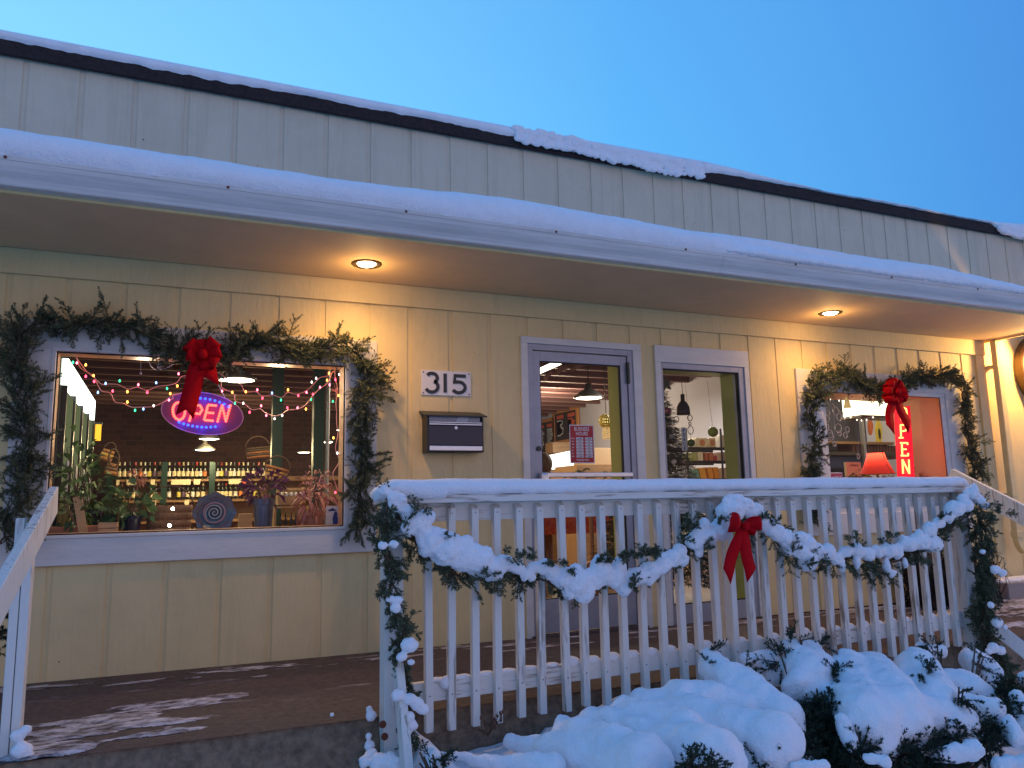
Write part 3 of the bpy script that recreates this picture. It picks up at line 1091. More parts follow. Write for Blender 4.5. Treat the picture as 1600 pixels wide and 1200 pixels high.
MB().add([(IX1, IY0, -0.02), (IX1, IY2, -0.02), (IX1, IY2, IZ), (IX1, IY0, IZ)], [(0, 1, 2, 3)]).build('interior_side_wall', M['grey_wall'], kind='structure')
b = MB()
b.add([(IX0, 0.20, IZ), (IX1, 0.20, IZ), (IX1, IY2, IZ), (IX0, IY2, IZ)], [(0, 1, 2, 3)])
b.build('interior_ceiling', M['in_ceiling'], kind='structure')
b = MB()
b2 = MB()
y = 0.9
while y < IY2:
    b.box(IX0, IX1, y, y + 0.05, IZ - 0.26, IZ - 0.002)
    b2.box(IX0, IX1, y - 0.012, y + 0.062, IZ - 0.285, IZ - 0.262)
    y += 0.62
b.build('ceiling_joists', M['joist'], kind='structure')
b2.build('ceiling_joist_edges', M['joist_edge'], kind='structure')
# inner face of the front wall, with the same openings
b = MB()
zb = [-0.02] + sorted({o[2] for o in OPEN if o[2] > 0} | {o[3] for o in OPEN}) + [IZ]
xb = sorted({IX0, IX1} | {o[i] + (0.0) for o in OPEN for i in (0, 1)})
for i in range(len(xb) - 1):
    for j in range(len(zb) - 1):
        xm, zm = (xb[i] + xb[i + 1]) / 2, (zb[j] + zb[j + 1]) / 2
        if any(o[0] < xm < o[1] and o[2] < zm < o[3] for o in OPEN):
            continue
        b.add([(xb[i], 0.20, zb[j]), (xb[i + 1], 0.20, zb[j]), (xb[i + 1], 0.20, zb[j + 1]), (xb[i], 0.20, zb[j + 1])], [(3, 2, 1, 0)])
b.build('interior_front_wall', M['grey_wall'], kind='structure')
# partition closing the right display bay
MB().box(5.92, 5.98, 0.22, 0.85, -0.02, IZ).build('partition_wall', M['grey_wall'], kind='structure')

for i, (x, px) in enumerate(((None, 433), (None, 498))):
    P = at(px, 700, y=3.4 if i == 0 else 3.0)
    MB().box(P.x - 0.055, P.x + 0.055, P.y, P.y + 0.11, -0.02, IZ - 0.28).build('steel_column', M['dark_green'], label=('dark green steel column left of the pair inside the left window', 'dark green steel column nearer the right edge of the left window')[i], cat='column', group='steel columns in the shop')
P = at(512, 650, y=3.4)
MB().tube([(P.x, P.y, -0.02), (P.x, P.y, 3.0)], 0.022, 8).build('conduit', M['steel'], label='thin bright pipe standing beside the right steel column', cat='pipe')

# ------------------------------------------------------------------ pendant lamps
M['lamp_on'] = emat('pendant_glow', (1.0, 0.84, 0.60), 11)
M['enamel'] = mat('grey_enamel', (0.06, 0.055, 0.05), 0.3)
PEND = [(371, 594, 60, 'large round pendant lamp shining near the top of the left window'),
        (327, 686, 34, 'upper one of the two pendant lamps under the lit oval sign'),
        (320, 703, 33, 'lower one of the two pendant lamps under the lit oval sign'),
        (371, 640, 12, 'tiny far pendant lamp just right of the lit oval sign'),
        (512, 691, 18, 'small pendant lamp at the right edge of the left window, right of the column'),
        (475, 707, 22, 'small pendant lamp between the two steel columns'),
        (531, 672, 12, 'tiny pendant lamp behind the hanging cord at the right of the left window'),
        (920, 622, 48, 'wide pendant lamp shining in the door glass')]
for px, py, wpx, lab in PEND:
    # a 0.42 m shade: find the depth at which it spans wpx pixels
    y_ = 0.42 * F_PX / wpx
    y_ = min(y_ * 0.94 - 5.0, 10.6)
    P = at(px, py, y=y_)
    r = mpp(P) * wpx / 2
    t = empty('pendant_lamp', P, lab, 'pendant lamp', 'pendant lamps in the shop')
    MB().lathe(P, [(r, 0), (r * 0.96, r * 0.12), (r * 0.55, r * 0.42), (r * 0.25, r * 0.62), (r * 0.2, r * 0.95), (0, r)], 28).build('lamp_shade', M['enamel'], t, smooth=True)
    MB().lathe(P, [(0, -0.012), (r * 0.6, -0.010), (r * 0.95, 0.004)], 28).build('diffuser', M['lamp_on'], t, smooth=True)
    if P.z < IZ - 0.3:
        MB().tube([P + Vector((0, 0, r)), (P.x, P.y, IZ - 0.28)], 0.008, 5).build('cord', M['black'], t)


def plight(loc, e, col=(1.0, 0.78, 0.50), r=0.2, kind='POINT'):
    ld = bpy.data.lights.new('shop_light', kind)
    ld.energy = e
    ld.color = col
    if kind == 'POINT':
        ld.shadow_soft_size = r
    else:
        ld.size = r
    lo = bpy.data.objects.new('shop_light', ld)
    COL.objects.link(lo)
    lo.location = loc
    return lo


plight((1.4, 1.6, 2.3), 26, (1.0, 0.72, 0.42), 0.5, 'AREA')
plight((1.62, 0.50, 1.80), 15, (1.0, 0.68, 0.38), 0.05)  # unseen fill without a bulb, added to brighten the window display
plight((0.75, 0.50, 1.80), 8, (1.0, 0.70, 0.45), 0.05)  # weaker unseen fill added for the left half of the display
plight((1.75, 1.6, 1.85), 10, (1.0, 0.68, 0.38), 0.15)  # added warm fill for the baskets, no lamp there
plight((1.5, 8.2, 2.5), 38, (1.0, 0.72, 0.40), 0.8, 'AREA')
plight((4.8, 5.2, 2.7), 120, (1.0, 0.76, 0.48), 0.8, 'AREA')
plight((7.4, 7.5, 2.6), 170, (1.0, 0.78, 0.55), 0.3)
plight((7.6, 4.2, 2.7), 100, (1.0, 0.90, 0.80), 0.8, 'AREA')
plight((7.9, 1.0, 2.75), 22, (1.0, 0.72, 0.42), 0.4, 'AREA')

# ------------------------------------------------------------------ drinks cooler on the left
c = empty('drinks_cooler', (-0.5, 2.0, 0), 'tall glass door cooler with a glowing white header panel inside the left window', 'cooler')
xf = at(99.5, 560, y=1.0).x
a = at(99.5, 560, x=xf)
bb = at(144, 625, x=xf)
y0, y1 = a.y, bb.y
zt = a.z
zb_ = at(98, 603, x=xf).z
MB().box(xf, xf + 0.03, y0, y1, zb_, zt).build('header_panel', emat('lit_header', (0.93, 1.0, 0.86), 5.0), c)
MB().box(xf - 0.55, xf - 0.001, y0 - 0.1, y1 + 0.05, 0.0, zt + 0.03).build('cabinet', M['black'], c)
nd = 4
for i in range(nd):
    ya, yb = y0 + (y1 - y0) * i / nd, y0 + (y1 - y0) * (i + 1) / nd
    d_ = MB().box(xf, xf + 0.02, ya + 0.03, yb - 0.03, 0.15, zb_ - 0.03).build('door', emat('lit_cooler_glass', (0.50, 0.56, 0.26), 0.24), c)
    fr_ = MB()
    fr_.box(xf, xf + 0.035, ya, ya + 0.03, 0.1, zb_)
    fr_.box(xf, xf + 0.035, yb - 0.03, yb, 0.1, zb_)
    fr_.build('door_frame', M['black'], d_)
    MB().tube([(xf + 0.06, ya + 0.06, 0.8), (xf + 0.06, ya + 0.06, 1.3)], 0.012, 6).build('handle', M['steel'], d_)
P = at(153, 676, y=3.6)
k_ = mpp(P)
c = empty('wall_lantern', P, 'amber glowing lantern beside the cooler', 'lantern')
MB().box(P.x - 4 * k_, P.x + 4 * k_, P.y, P.y + 0.05, P.z - 12 * k_, P.z + 13 * k_).build('lit_panel', emat('amber', (1.0, 0.50, 0.04), 1.6), c)
MB().box(P.x - 5 * k_, P.x + 5 * k_, P.y - 0.01, P.y + 0.07, P.z + 13 * k_, P.z + 16 * k_).build('cap', M['black'], c)

# ------------------------------------------------------------------ wine wall at the back
YB = 10.4
rack = empty('wine_rack', (2.3, YB, 0), 'long wooden wine shelf with green uprights along the back brick wall', 'shelf')
rows = []
for px, py, nm in ((300, 748, 0), (300, 780, 1), (300, 812, 2)):
    z = at(px, py, y=YB).z
    rows.append(z)
    MB().box(0.15, 4.6, YB - 0.12, YB + 0.3, z - 0.05, z - 0.012).build('shelf_board', M['shelf_wood'], rack)
for px in (172, 257, 331, 428):
    P = at(px, 740, y=YB)
    MB().box(P.x - 0.05, P.x + 0.05, YB - 0.15, YB - 0.121, 0, rows[0] + 0.30).build('upright', M['dark_green'], rack)
MB().box(0.15, 4.6, YB + 0.31, YB + 0.33, 0.2, rows[0] + 0.05).build('back_panel', M['shelf_wood'], rack)
for (px0, px1, r_) in ((199, 214, 0), (268, 298, 0), (303, 313, 0), (357, 377, 0), (378, 384, 0), (183, 188, 0), (236, 243, 0), (290, 297, 1), (234, 246, 1)):
    P0, P1 = at(px0, 740, y=YB), at(px1, 740, y=YB)
    MB().box(P0.x, P1.x, YB - 0.135, YB - 0.122, rows[r_] - 0.11, rows[r_] - 0.015).build('price_tag', M['tag'] if px0 != 378 else mat('red_tag', (0.6, 0.08, 0.06)), rack)
LAB = [('cream', (0.78, 0.66, 0.40)), ('white', (0.75, 0.72, 0.66)), ('orange', (0.70, 0.22, 0.06)), ('yellow', (0.75, 0.62, 0.12)), ('dark', (0.10, 0.06, 0.12))]
CAPS = [(0.60, 0.50, 0.25), (0.45, 0.05, 0.05), (0.05, 0.05, 0.06), (0.55, 0.55, 0.50)]
M['bottle'] = mat('dark_bottle_glass', (0.012, 0.016, 0.010), 0.12)
lab_m = [mat(n_ + '_label', c_, 0.6) for n_, c_ in LAB]
cap_m = [mat('capsule', c_, 0.4) for c_ in CAPS]
protos = {}


def bottle(x, y, z, li, ci, label):
    key = (li, ci)
    if key not in protos:
        t = empty('wine_bottle', (x, y, z), label, 'wine bottle', 'wine bottles on the back shelf')
        MB().lathe((x, y, z), [(0.032, 0), (0.033, 0.01), (0.033, 0.185), (0.027, 0.215), (0.014, 0.235), (0.013, 0.30), (0.0, 0.30)], 10).build('body', M['bottle'], t, smooth=True)
        MB().lathe((x, y, z), [(0.0336, 0.045), (0.0340, 0.047), (0.0340, 0.135), (0.0336, 0.137)], 10).build('label', lab_m[li], t)
        MB().lathe((x, y, z), [(0.0155, 0.245), (0.0160, 0.303), (0.0, 0.305)], 8).build('capsule', cap_m[ci], t)
        protos[key] = (t, Vector((x, y, z)))
        return t
    o, p = protos[key]
    c_ = copy_tree(o, Vector((x, y, z)) - p, label)
    return c_


ORD = ['1st', '2nd', '3rd'] + ['%dth' % i for i in range(4, 40)]
seed_l = [0, 0, 1, 0, 3, 0, 1, 2, 0, 4, 0, 0, 1]
top_px = [186, 194, 202, 211, 219, 226, 233, 241, 249, 264, 272, 279, 286, 293, 300, 307, 313, 320, 340, 346, 353, 360, 366, 373, 380, 387, 396, 404, 412]
low_px = [182, 190, 199, 208, 235, 243, 250, 264, 279, 286, 293, 301, 309, 317, 341, 347, 353, 360, 368, 376, 390, 399]
lw = ['cream', 'white', 'orange', 'yellow', 'dark']
for r_, lst in ((0, top_px), (1, low_px)):
    for i, px in enumerate(lst):
        P = at(px, 745 if r_ == 0 else 775, y=YB)
        li = seed_l[(i * 5 + r_ * 3) % 13]
        ci = (i * 7 + r_) % 4
        bottle(P.x, YB - 0.02 + 0.0 * i, rows[r_], li, ci, '%s labelled wine bottle, %s from the left on the %s shelf' % (lw[li], ORD[i], ('upper', 'lower')[r_]))
plight((1.6, 9.2, 1.95), 120, (1.0, 0.74, 0.36), 0.15)

# ------------------------------------------------------------------ lit oval OPEN sign
PO = at(318, 645, y=0.34)
kp = mpp(PO)
op = empty('open_sign', PO, 'oval light sign reading OPEN in red with blue light arcs, in the left window', 'open sign')
M['led_red'] = emat('led_red', (1.0, 0.07, 0.05), 6)
M['led_blue'] = emat('led_blue', (0.02, 0.07, 1.0), 6)


def opx(px, py, dy=0.0):
    return at(px, py, y=0.34 + dy)


ell = [(316 + 64 * math.cos(a) + 0.0, 646 + 33 * math.sin(a) + 0.10 * 64 * math.cos(a)) for a in np.linspace(0, 2 * math.pi, 41)[:-1]]
vs = [opx(px, py, 0.012) for px, py in ell]
vs2 = [v + Vector((0, 0.02, 0)) for v in vs]
k = len(vs)
MB().add(vs + vs2, [tuple(range(k)), tuple(range(2 * k - 1, k - 1, -1))] + [(i, i + k, (i + 1) % k + k, (i + 1) % k) for i in range(k)]).build('sign_panel', mat('dark_sign_panel', (0.16, 0.03, 0.12), 0.5), op)
MB().tube(vs, 0.004, 6, closed=True).build('rim', mat('clear_rim', (0.4, 0.3, 0.35), 0.2), op)


def leds(path, n):
    P_ = [Vector(p) for p in path]
    seg = [(P_[i + 1] - P_[i]).length for i in range(len(P_) - 1)]
    tot = sum(seg)
    out = []
    for q in range(n):
        d = tot * q / (n - 1)
        for i, s_ in enumerate(seg):
            if d <= s_ + 1e-9:
                out.append(P_[i].lerp(P_[i + 1], min(1, d / s_)))
                break
            d -= s_
    return out


def rot_(px, py):
    return (px, py + (px - 316) * 0.085)


letters = {'O': ([arc(279.5, 645.5, 9.5, 13.5, 0, 360, 20)], [20]),
           'P': ([[(296, 659), (303, 634)] + [(313, 634), (316, 640), (312, 647), (300, 647)]], [17]),
           'E': ([[(337, 632), (325, 632), (319, 656), (332, 656)], [(323, 644), (333, 644)]], [15, 4]),
           'N': ([[(340, 656), (347, 631), (353, 655), (360, 630)]], [19])}
for ch in 'OPEN':
    b = MB()
    for path, n_ in zip(*letters[ch]):
        for q in leds(path, n_):
            pp_ = opx(*rot_(q[0], q[1]))
            b.ball(pp_, 0.0092, 6, 4)
    b.build('letter', M['led_red'], op)
for a0_, a1_, n_ in ((-58, -150 + 64, 8), ):
    pass
b = MB()
for q in leds([(316 + 52 * math.cos(math.radians(a)), 647 + 24.5 * math.sin(math.radians(a))) for a in np.linspace(-110, -38, 14)], 9):
    b.ball(opx(*rot_(*q)), 0.0088, 6, 4)
b.build('light_arc', M['led_blue'], op)
b = MB()
for q in leds([(312 + 52 * math.cos(math.radians(a)), 645 + 22.5 * math.sin(math.radians(a))) for a in np.linspace(62, 128, 14)], 9):
    b.ball(opx(*rot_(*q)), 0.0088, 6, 4)
b.build('light_arc', M['led_blue'], op)
for px in (301, 352):
    MB().tube([opx(px, 622, 0.015), opx(328, 575, 0.0)], 0.0022, 5).build('hanging_wire', M['card'], op)
for px, py in ((285, 646), (305, 646), (328, 646), (350, 646)):
    plight(tuple(opx(px, py, -0.035)), 0.30, (1.0, 0.0, 0.03), 0.03)
for px, py in ((285, 662), (316, 668), (340, 664), (290, 626), (320, 624), (350, 631)):
    plight(tuple(opx(px, py, -0.03)), 0.26, (0.03, 0.06, 1.0), 0.03)

# ------------------------------------------------------------------ coloured string lights
M['glow_cord'] = mat('bulb_lit_cord', (0.85, 0.42, 0.36), 0.5, emit=(1.0, 0.2, 0.15), estr=0.12)  # reddish light of the bulbs put into the cord's colour and emission
BC = {'r': emat('bulb_red', (1.0, 0.05, 0.10), 9), 'o': emat('bulb_orange', (1.0, 0.33, 0.05), 10), 'g': emat('bulb_green', (0.05, 0.75, 0.28), 4),
      'b': emat('bulb_blue', (0.25, 0.45, 1.0), 5), 'w': emat('bulb_white', (0.9, 0.75, 0.7), 5), 'p': emat('bulb_pink', (1.0, 0.15, 0.25), 8)}


def string_lights(name, label, pts, bulbs, y, rc=0.0028):
    t = empty(name, at(*pts[0], y=y), label, 'string lights', None)
    path = catmull([at(px, py, y=y + 0.01 * math.sin(i * 1.7)) for i, (px, py) in enumerate(pts)], 4)
    MB().tube(path, rc, 5).build('cord', M['glow_cord'], t, smooth=True)
    for px, py, c_ in bulbs:
        P = at(px, py, y=y - 0.008)
        MB().lathe(P + Vector((0, 0, -0.006)), [(0.0, -0.004), (0.0052, 0), (0.0062, 0.006), (0.0035, 0.013), (0, 0.016)], 7).build('bulb', BC[c_], t, smooth=True)
    return t


string_lights('string_lights', 'upper strand of coloured string lights swagged left of the bow', [(117, 556), (128, 571), (135, 580), (147, 590), (158, 600), (172, 600), (185, 601), (200, 608), (214, 605), (230, 610), (245, 604), (262, 602), (276, 598), (284, 588), (296, 587)],
              [(124, 553, 'b'), (120, 567, 'p'), (114, 566, 'g'), (134, 570, 'o'), (146, 587, 'o'), (134, 588, 'r'), (165, 599, 'b'), (187, 595, 'g'), (216, 601, 'p'), (199, 612, 'o'), (230, 613, 'r'), (244, 598, 'b'), (261, 607, 'g'), (277, 603, 'o'), (279, 584, 'p')], 0.22)
string_lights('string_lights', 'lower strand of coloured string lights swagged left of the bow', [(120, 560), (126, 575), (145, 587), (152, 600), (159, 611), (172, 614), (180, 628), (192, 630), (205, 636), (220, 636), (240, 635), (258, 627), (270, 623), (270, 617), (285, 613), (290, 600), (300, 588)],
              [(147, 596, 'r'), (153, 613, 'b'), (176, 611, 'r'), (199, 628, 'o'), (211, 641, 'g'), (224, 639, 'b'), (240, 634, 'w'), (264, 625, 'p'), (266, 615, 'o'), (286, 616, 'w'), (300, 587, 'o')], 0.26)
string_lights('string_lights', 'upper strand of coloured string lights swagged right of the bow', [(332, 580), (345, 585), (356, 592), (376, 601), (383, 612), (400, 612), (410, 619), (425, 617), (440, 621), (450, 613), (462, 616), (478, 611), (490, 600), (500, 590), (510, 588), (517, 584), (524, 578)],
              [(337, 586, 'b'), (384, 612, 'o'), (402, 609, 'p'), (410, 622, 'r'), (425, 614, 'b'), (439, 625, 'g'), (450, 609, 'o'), (466, 618, 'r'), (479, 613, 'p'), (487, 597, 'w'), (494, 591, 'w'), (514, 583, 'o'), (511, 594, 'o')], 0.22)
string_lights('string_lights', 'lower strand of coloured string lights swagged right of the bow', [(333, 585), (345, 596), (347, 606), (365, 615), (368, 627), (382, 631), (393, 640), (406, 639), (415, 645), (429, 650), (440, 647), (450, 641), (460, 640), (476, 634), (490, 617), (500, 607), (512, 598), (520, 580)],
              [(347, 611, 'p'), (363, 613, 'o'), (367, 630, 'g'), (380, 630, 'w'), (390, 644, 'r'), (408, 634, 'p'), (416, 649, 'p'), (429, 654, 'w'), (441, 649, 'w'), (449, 637, 'r'), (465, 637, 'p'), (478, 639, 'o'), (489, 616, 'r'), (486, 624, 'g'), (500, 605, 'p'), (515, 601, 'p')], 0.26)
string_lights('string_lights', 'tangled strand of string lights hanging down the right edge of the left window', [(523, 578), (524, 592), (528, 610), (525, 628), (526, 645), (526, 662), (528, 678), (524, 700), (528, 712), (530, 722), (520, 740), (524, 755), (529, 772)],
              [(513, 574, 'o'), (530, 585, 'w'), (524, 593, 'r'), (529, 618, 'o'), (520, 627, 'g'), (521, 684, 'o'), (534, 694, 'g'), (527, 708, 'w'), (524, 769, 'r'), (530, 770, 'r')], 0.20)
# small wiry star burst ornament
P = at(525, 612, y=0.19)
b = MB()
for i in range(18):
    d = rvec() * rnd(0.025, 0.05)
    b.tube([P, P + d], [0.002, 0.001], 4)
b.build('star_burst_ornament', M['glow_cord'], label='small spiky star burst ornament hanging at the top right corner of the left window', cat='ornament')

# ------------------------------------------------------------------ display ledge and what stands on it
MB().box(0.28, 2.0, 0.192, 1.10, 0.745, 0.795).build('display_ledge', M['shelf_wood'], label='wooden display ledge inside the left window', cat='ledge')
LZ = 0.797


def leaf_cloud(b, c, rx, rz, n, size, ry=None, droop=0.3, wid=0.45):
    c = Vector(c)
    ry = ry or rx
    for i in range(n):
        d = rvec()
        p = c + Vector((d.x * rx, d.y * ry, abs(d.z) * rz if d.z > -0.3 else d.z * rz * 0.5)) * rnd(0.35, 1)
        o_ = (p - c).normalized() if (p - c).length > 1e-4 else d
        o_ = (o_ + rvec() * 0.6).normalized()
        o_.z -= droop * rnd(0, 1)
        s_ = size * rnd(0.6, 1.2)
        w_ = o_.cross(rvec()).normalized() * s_ * wid
        e_ = p + o_ * s_ + Vector((0, 0, -droop * s_ * 0.5))
        mdl = p + o_ * s_ * 0.45 + Vector((0, 0, 0.08 * s_))
        b.add([p, mdl + w_ * 0.5, e_, mdl - w_ * 0.5], [(0, 1, 2, 3)])


def potted(label, px, pytop, pybase, potw, y, leaf, ln, lsize, pot_m, rx, rz, cat='potted plant', square=False, drop=0.3, wid=0.45):
    base = at(px, pybase, y=y)
    top = at(px, pytop, y=y)
    kk = mpp(base)
    hpot = max(0.02, top.z - base.z)
    t = empty('potted_plant', base, label, cat)
    r = potw * kk / 2
    if square:
        MB().box(base.x - r, base.x + r, y - 0.08, y + 0.08, base.z, base.z + hpot).build('pot', pot_m, t, bevel=0.004)
    else:
        MB().lathe(base, [(r * 0.78, 0), (r * 0.92, hpot * 0.8), (r * 1.03, hpot * 0.81), (r * 1.03, hpot), (r * 0.9, hpot), (r * 0.88, hpot * 0.9), (0, hpot * 0.9)], 20).build('pot', pot_m, t, smooth=False)
    b_ = MB()
    cc = Vector((base.x, y, base.z + hpot + rz * 0.35))
    leaf_cloud(b_, cc, rx, rz, ln, lsize, droop=drop, wid=wid)
    b_.build('foliage', leaf, t)
    b_ = MB()
    for i in range(7):
        a_ = rnd(0, 6.28)
        b_.tube([(base.x, y, base.z + hpot * 0.9), cc + Vector((math.cos(a_) * rx * 0.5, math.sin(a_) * rx * 0.4, rnd(0, rz * 0.6)))], 0.003, 4)
    b_.build('stem', M['stem'], t)
    return t


potted('low terracotta planter with dark trailing leaves at the left of the window ledge', 118, 822, 838, 84, 0.42, M['leaf'], 90, 0.06, M['terracotta'], 0.17, 0.20, square=True)
potted('dark blue pot with a bushy leafy plant behind the slanting board', 140, 795, 826, 34, 0.75, M['leaf'], 110, 0.075, M['navy'], 0.18, 0.26)
potted('round leaved green plant in a dark pot left of the wicker basket', 205, 806, 832, 30, 0.62, M['leaf'], 70, 0.085, M['navy'], 0.17, 0.16, wid=0.7)
potted('tall leafy plant reaching up in front of the cooler', 118, 770, 800, 20, 0.9, M['leaf'], 50, 0.10, M['navy'], 0.16, 0.34)
# purple foliage in a tall blue grey can
potted('tall blue grey metal can holding dark purple foliage', 411, 779, 828, 33, 0.45, M['purple_leaf'], 130, 0.07, mat('blue_grey_can', (0.10, 0.13, 0.20), 0.35, 0.5), 0.13, 0.16)
potted('terracotta pot of shaggy pink and cream flowers at the right of the ledge', 490, 800, 827, 36, 0.36, M['pink_leaf'], 260, 0.07, M['terracotta'], 0.13, 0.24, drop=0.8, wid=0.3)
b = MB()
P = at(215, 746, y=0.8)
leaf_cloud(b, P, 0.055, 0.06, 60, 0.035, wid=0.7)
b.tube([P, (P.x, P.y, LZ)], 0.004, 5)
b.build('dried_flower', mat('dusty_rose', (0.45, 0.20, 0.13), 0.7), label='single dusty orange rose standing on a stem left of the wine shelf', cat='flower')

# slanting board, crate, green bottles
A, B_ = at(121, 776, y=0.32), at(131, 838, y=0.30)
MB().bar(A, B_, 0.05, 0.012, up=(0, 1, 0)).build('slanting_board', M['pine'], label='pale slanting wooden board leaning at the left of the ledge', cat='board')
P0, P1 = at(153, 838, y=0.34), at(184, 817, y=0.34)
cr_ = empty('wooden_crate', P0, 'small pale wooden crate beside the terracotta planter', 'crate')
for s_ in range(2):
    z0_ = LZ + 0.005 + s_ * 0.038
    b = MB()
    b.box(P0.x, P1.x, 0.30, 0.31, z0_, z0_ + 0.032)
    b.box(P0.x, P1.x, 0.42, 0.43, z0_, z0_ + 0.032)
    b.box(P0.x, P0.x + 0.01, 0.312, 0.418, z0_, z0_ + 0.032)
    b.box(P1.x - 0.01, P1.x, 0.312, 0.418, z0_, z0_ + 0.032)
    b.build('slat', M['pine'], cr_)
M['green_glass'] = mat('pale_green_glass', (0.45, 0.42, 0.12), 0.1)
for i, (px, hpx) in enumerate(((92, 46), (99, 50), (105, 42))):
    P = at(px, 826, y=0.95)
    kk = mpp(P)
    h_ = hpx * kk
    b = MB().lathe((P.x, P.y, P.z), [(0.02, 0), (0.021, h_ * 0.55), (0.009, h_ * 0.72), (0.009, h_), (0, h_)], 12)
    b.build('glass_bottle', M['green_glass'], smooth=True, label='%s of the three slim yellow green bottles at the far left' % ('leftmost', 'middle and tallest', 'rightmost')[i], cat='bottle', group='slim bottles at the far left')


def basket(name, label, pxc, pytop, pybot, wtop, wbot, y, mats, handle=None, tilt=0.0):
    base = at(pxc, pybot, y=y)
    kk = mpp(base)
    h_ = (pybot - pytop) * kk
    t = empty(name, base, label, 'basket')
    n_ = len(mats)
    for i, m_ in enumerate(mats):
        z0_, z1_ = h_ * i / n_, h_ * (i + 1) / n_
        r0 = (wbot + (wtop - wbot) * i / n_) * kk / 2
        r1 = (wbot + (wtop - wbot) * (i + 1) / n_) * kk / 2
        prof_ = [(r0, z0_), (r1, z1_)] if i else [(0, 0), (r0, 0.0), (r1, z1_)]
        b_ = MB().lathe((0, 0, 0), prof_, 28)
        b_.f = [f for f in b_.f if len(f) == 4 or i == 0 and len(f) < 28]
        R_ = Matrix.Rotation(tilt, 3, 'Y')
        b_.v = [tuple(base + R_ @ Vector((p[0], p[1] * 0.6, p[2]))) for p in b_.v]
        o_ = b_.build('band', m_, t, smooth=True)
        sol = o_.modifiers.new('s', 'SOLIDIFY')
        sol.thickness = 0.006
    if handle:
        R_ = Matrix.Rotation(tilt, 3, 'Y')
        rt = wtop * kk / 2
        pts_ = [base + R_ @ Vector((rt * math.cos(a), 0, h_ + handle * kk * math.sin(a))) for a in np.linspace(0, math.pi, 13)]
        MB().tube(pts_, 0.006, 6).build('handle', M['stem'], t, smooth=True)
    return t


def weave(name, c):
    return mat(name, c, 0.7, noise_amt=0.35, noise_scale=60, bump=1.0, bump_scale=120, stretch=(1, 1, 0.4))


wd, wo, wy, wb_ = weave('dark_straw', (0.10, 0.07, 0.03)), weave('rust_straw', (0.40, 0.17, 0.05)), weave('yellow_straw', (0.62, 0.36, 0.08)), weave('brown_wicker', (0.20, 0.11, 0.06))
basket('hanging_basket', 'upper striped dark straw basket hanging by its handle in the left window', 404, 699, 716, 36, 34, 0.9, [wo, wd, wo, wd, wd], 17, -0.10)
basket('hanging_basket', 'yellow and orange straw basket hanging tilted below the striped one', 427, 730, 753, 38, 26, 0.7, [wy, wy, wy, wo], 18, 0.28)
basket('wicker_basket', 'wide brown wicker basket behind the ceramic plate', 263, 790, 836, 68, 62, 0.72, [wb_, wb_, wb_, wb_], 30)
for px, py in ((270, 795), (265, 821)):
    P = at(px, py, y=0.45)
    MB().ball(P, 0.011, 10, 8).build('candle_bulb', emat('tiny_bright', (1, 0.85, 0.6), 40), smooth=True, label=('upper' if py < 800 else 'lower') + ' of two small dazzling bulbs in front of the wicker basket', cat='light bulb', group='dazzling bulbs by the basket')
# ceramic plate
PC = at(335, 801, y=0.32)
kk = mpp(PC)
pl = empty('ceramic_plate', PC, 'large blue green ceramic plate with a wavy rim and a spiral centre', 'plate')
vs, fs = [], []
nr, na = 9, 64
for i in range(nr):
    t_ = i / (nr - 1)
    for j in range(na):
        a_ = 2 * math.pi * j / na
        R0 = 31 * kk * t_ * (1 + 0.045 * t_ ** 3 * math.cos(8 * a_))
        vs.append(PC + Vector((R0 * math.cos(a_), 0.03 * (1 - t_ ** 2) - 0.02 * t_ + 0.012 * (0.55 < t_ < 0.7), R0 * math.sin(a_))))
for i in range(nr - 1):
    for j in range(na):
        a_ = i * na + j
        c_ = i * na + (j + 1) % na
        fs.append((a_, c_, c_ + na, a_ + na))
M['glaze'] = mat('mottled_blue_glaze', (0.10, 0.20, 0.26), 0.15, noise_amt=0.6, noise_scale=16, col2=(0.16, 0.10, 0.12))
MB().add(vs, fs).build('dish', M['glaze'], pl, smooth=True)
sp = [(0.0 + 0.43 * 31 * kk * (i / 60) * math.cos(i / 60 * 6.28 * 2.6), 0.43 * 31 * kk * (i / 60) * math.sin(i / 60 * 6.28 * 2.6)) for i in range(3, 61)]
MB().stroke(sp, 0.007, PC + Vector((0, -0.002, 0)), (1, 0, 0), (0, 0, 1), (0, 0.03, 0)).build('spiral', mat('pale_glaze', (0.35, 0.42, 0.42), 0.2), pl)
ringp = [(0.50 * 31 * kk * math.cos(a_), 0.50 * 31 * kk * math.sin(a_)) for a_ in np.linspace(0, 6.28, 40)[:-1]]
MB().stroke(ringp, 0.008, PC + Vector((0, -0.003, 0)), (1, 0, 0), (0, 0, 1), (0, 0.02, 0), closed=True).build('ring', mat('rose_glaze', (0.42, 0.22, 0.24), 0.2), pl)

# wooden caddy on a small shelf
P0, P1 = at(433, 789, y=0.85), at(476, 775, y=0.85)
cd = empty('wooden_caddy', P0, 'pale wooden caddy of glass jars on a low shelf behind the pink flowers', 'caddy')
b = MB()
b.box(P0.x, P1.x, 0.80, 0.815, P0.z, P1.z)
b.box(P0.x, P1.x, 0.93, 0.945, P0.z, P1.z)
for x_ in (P0.x, P1.x - 0.012):
    b.box(x_, x_ + 0.012, 0.816, 0.929, P0.z, P1.z + 0.065)
b.box(P0.x + 0.012, P1.x - 0.012, 0.865, 0.88, P1.z + 0.045, P1.z + 0.062)
b.build('box', M['pine'], cd)
for i in range(5):
    x_ = P0.x + 0.03 + i * 0.036
    MB().lathe((x_, 0.85, P0.z + 0.02), [(0.013, 0), (0.014, 0.05), (0.012, 0.075), (0, 0.075)], 10).build('jar', M['steel'], cd, smooth=True)
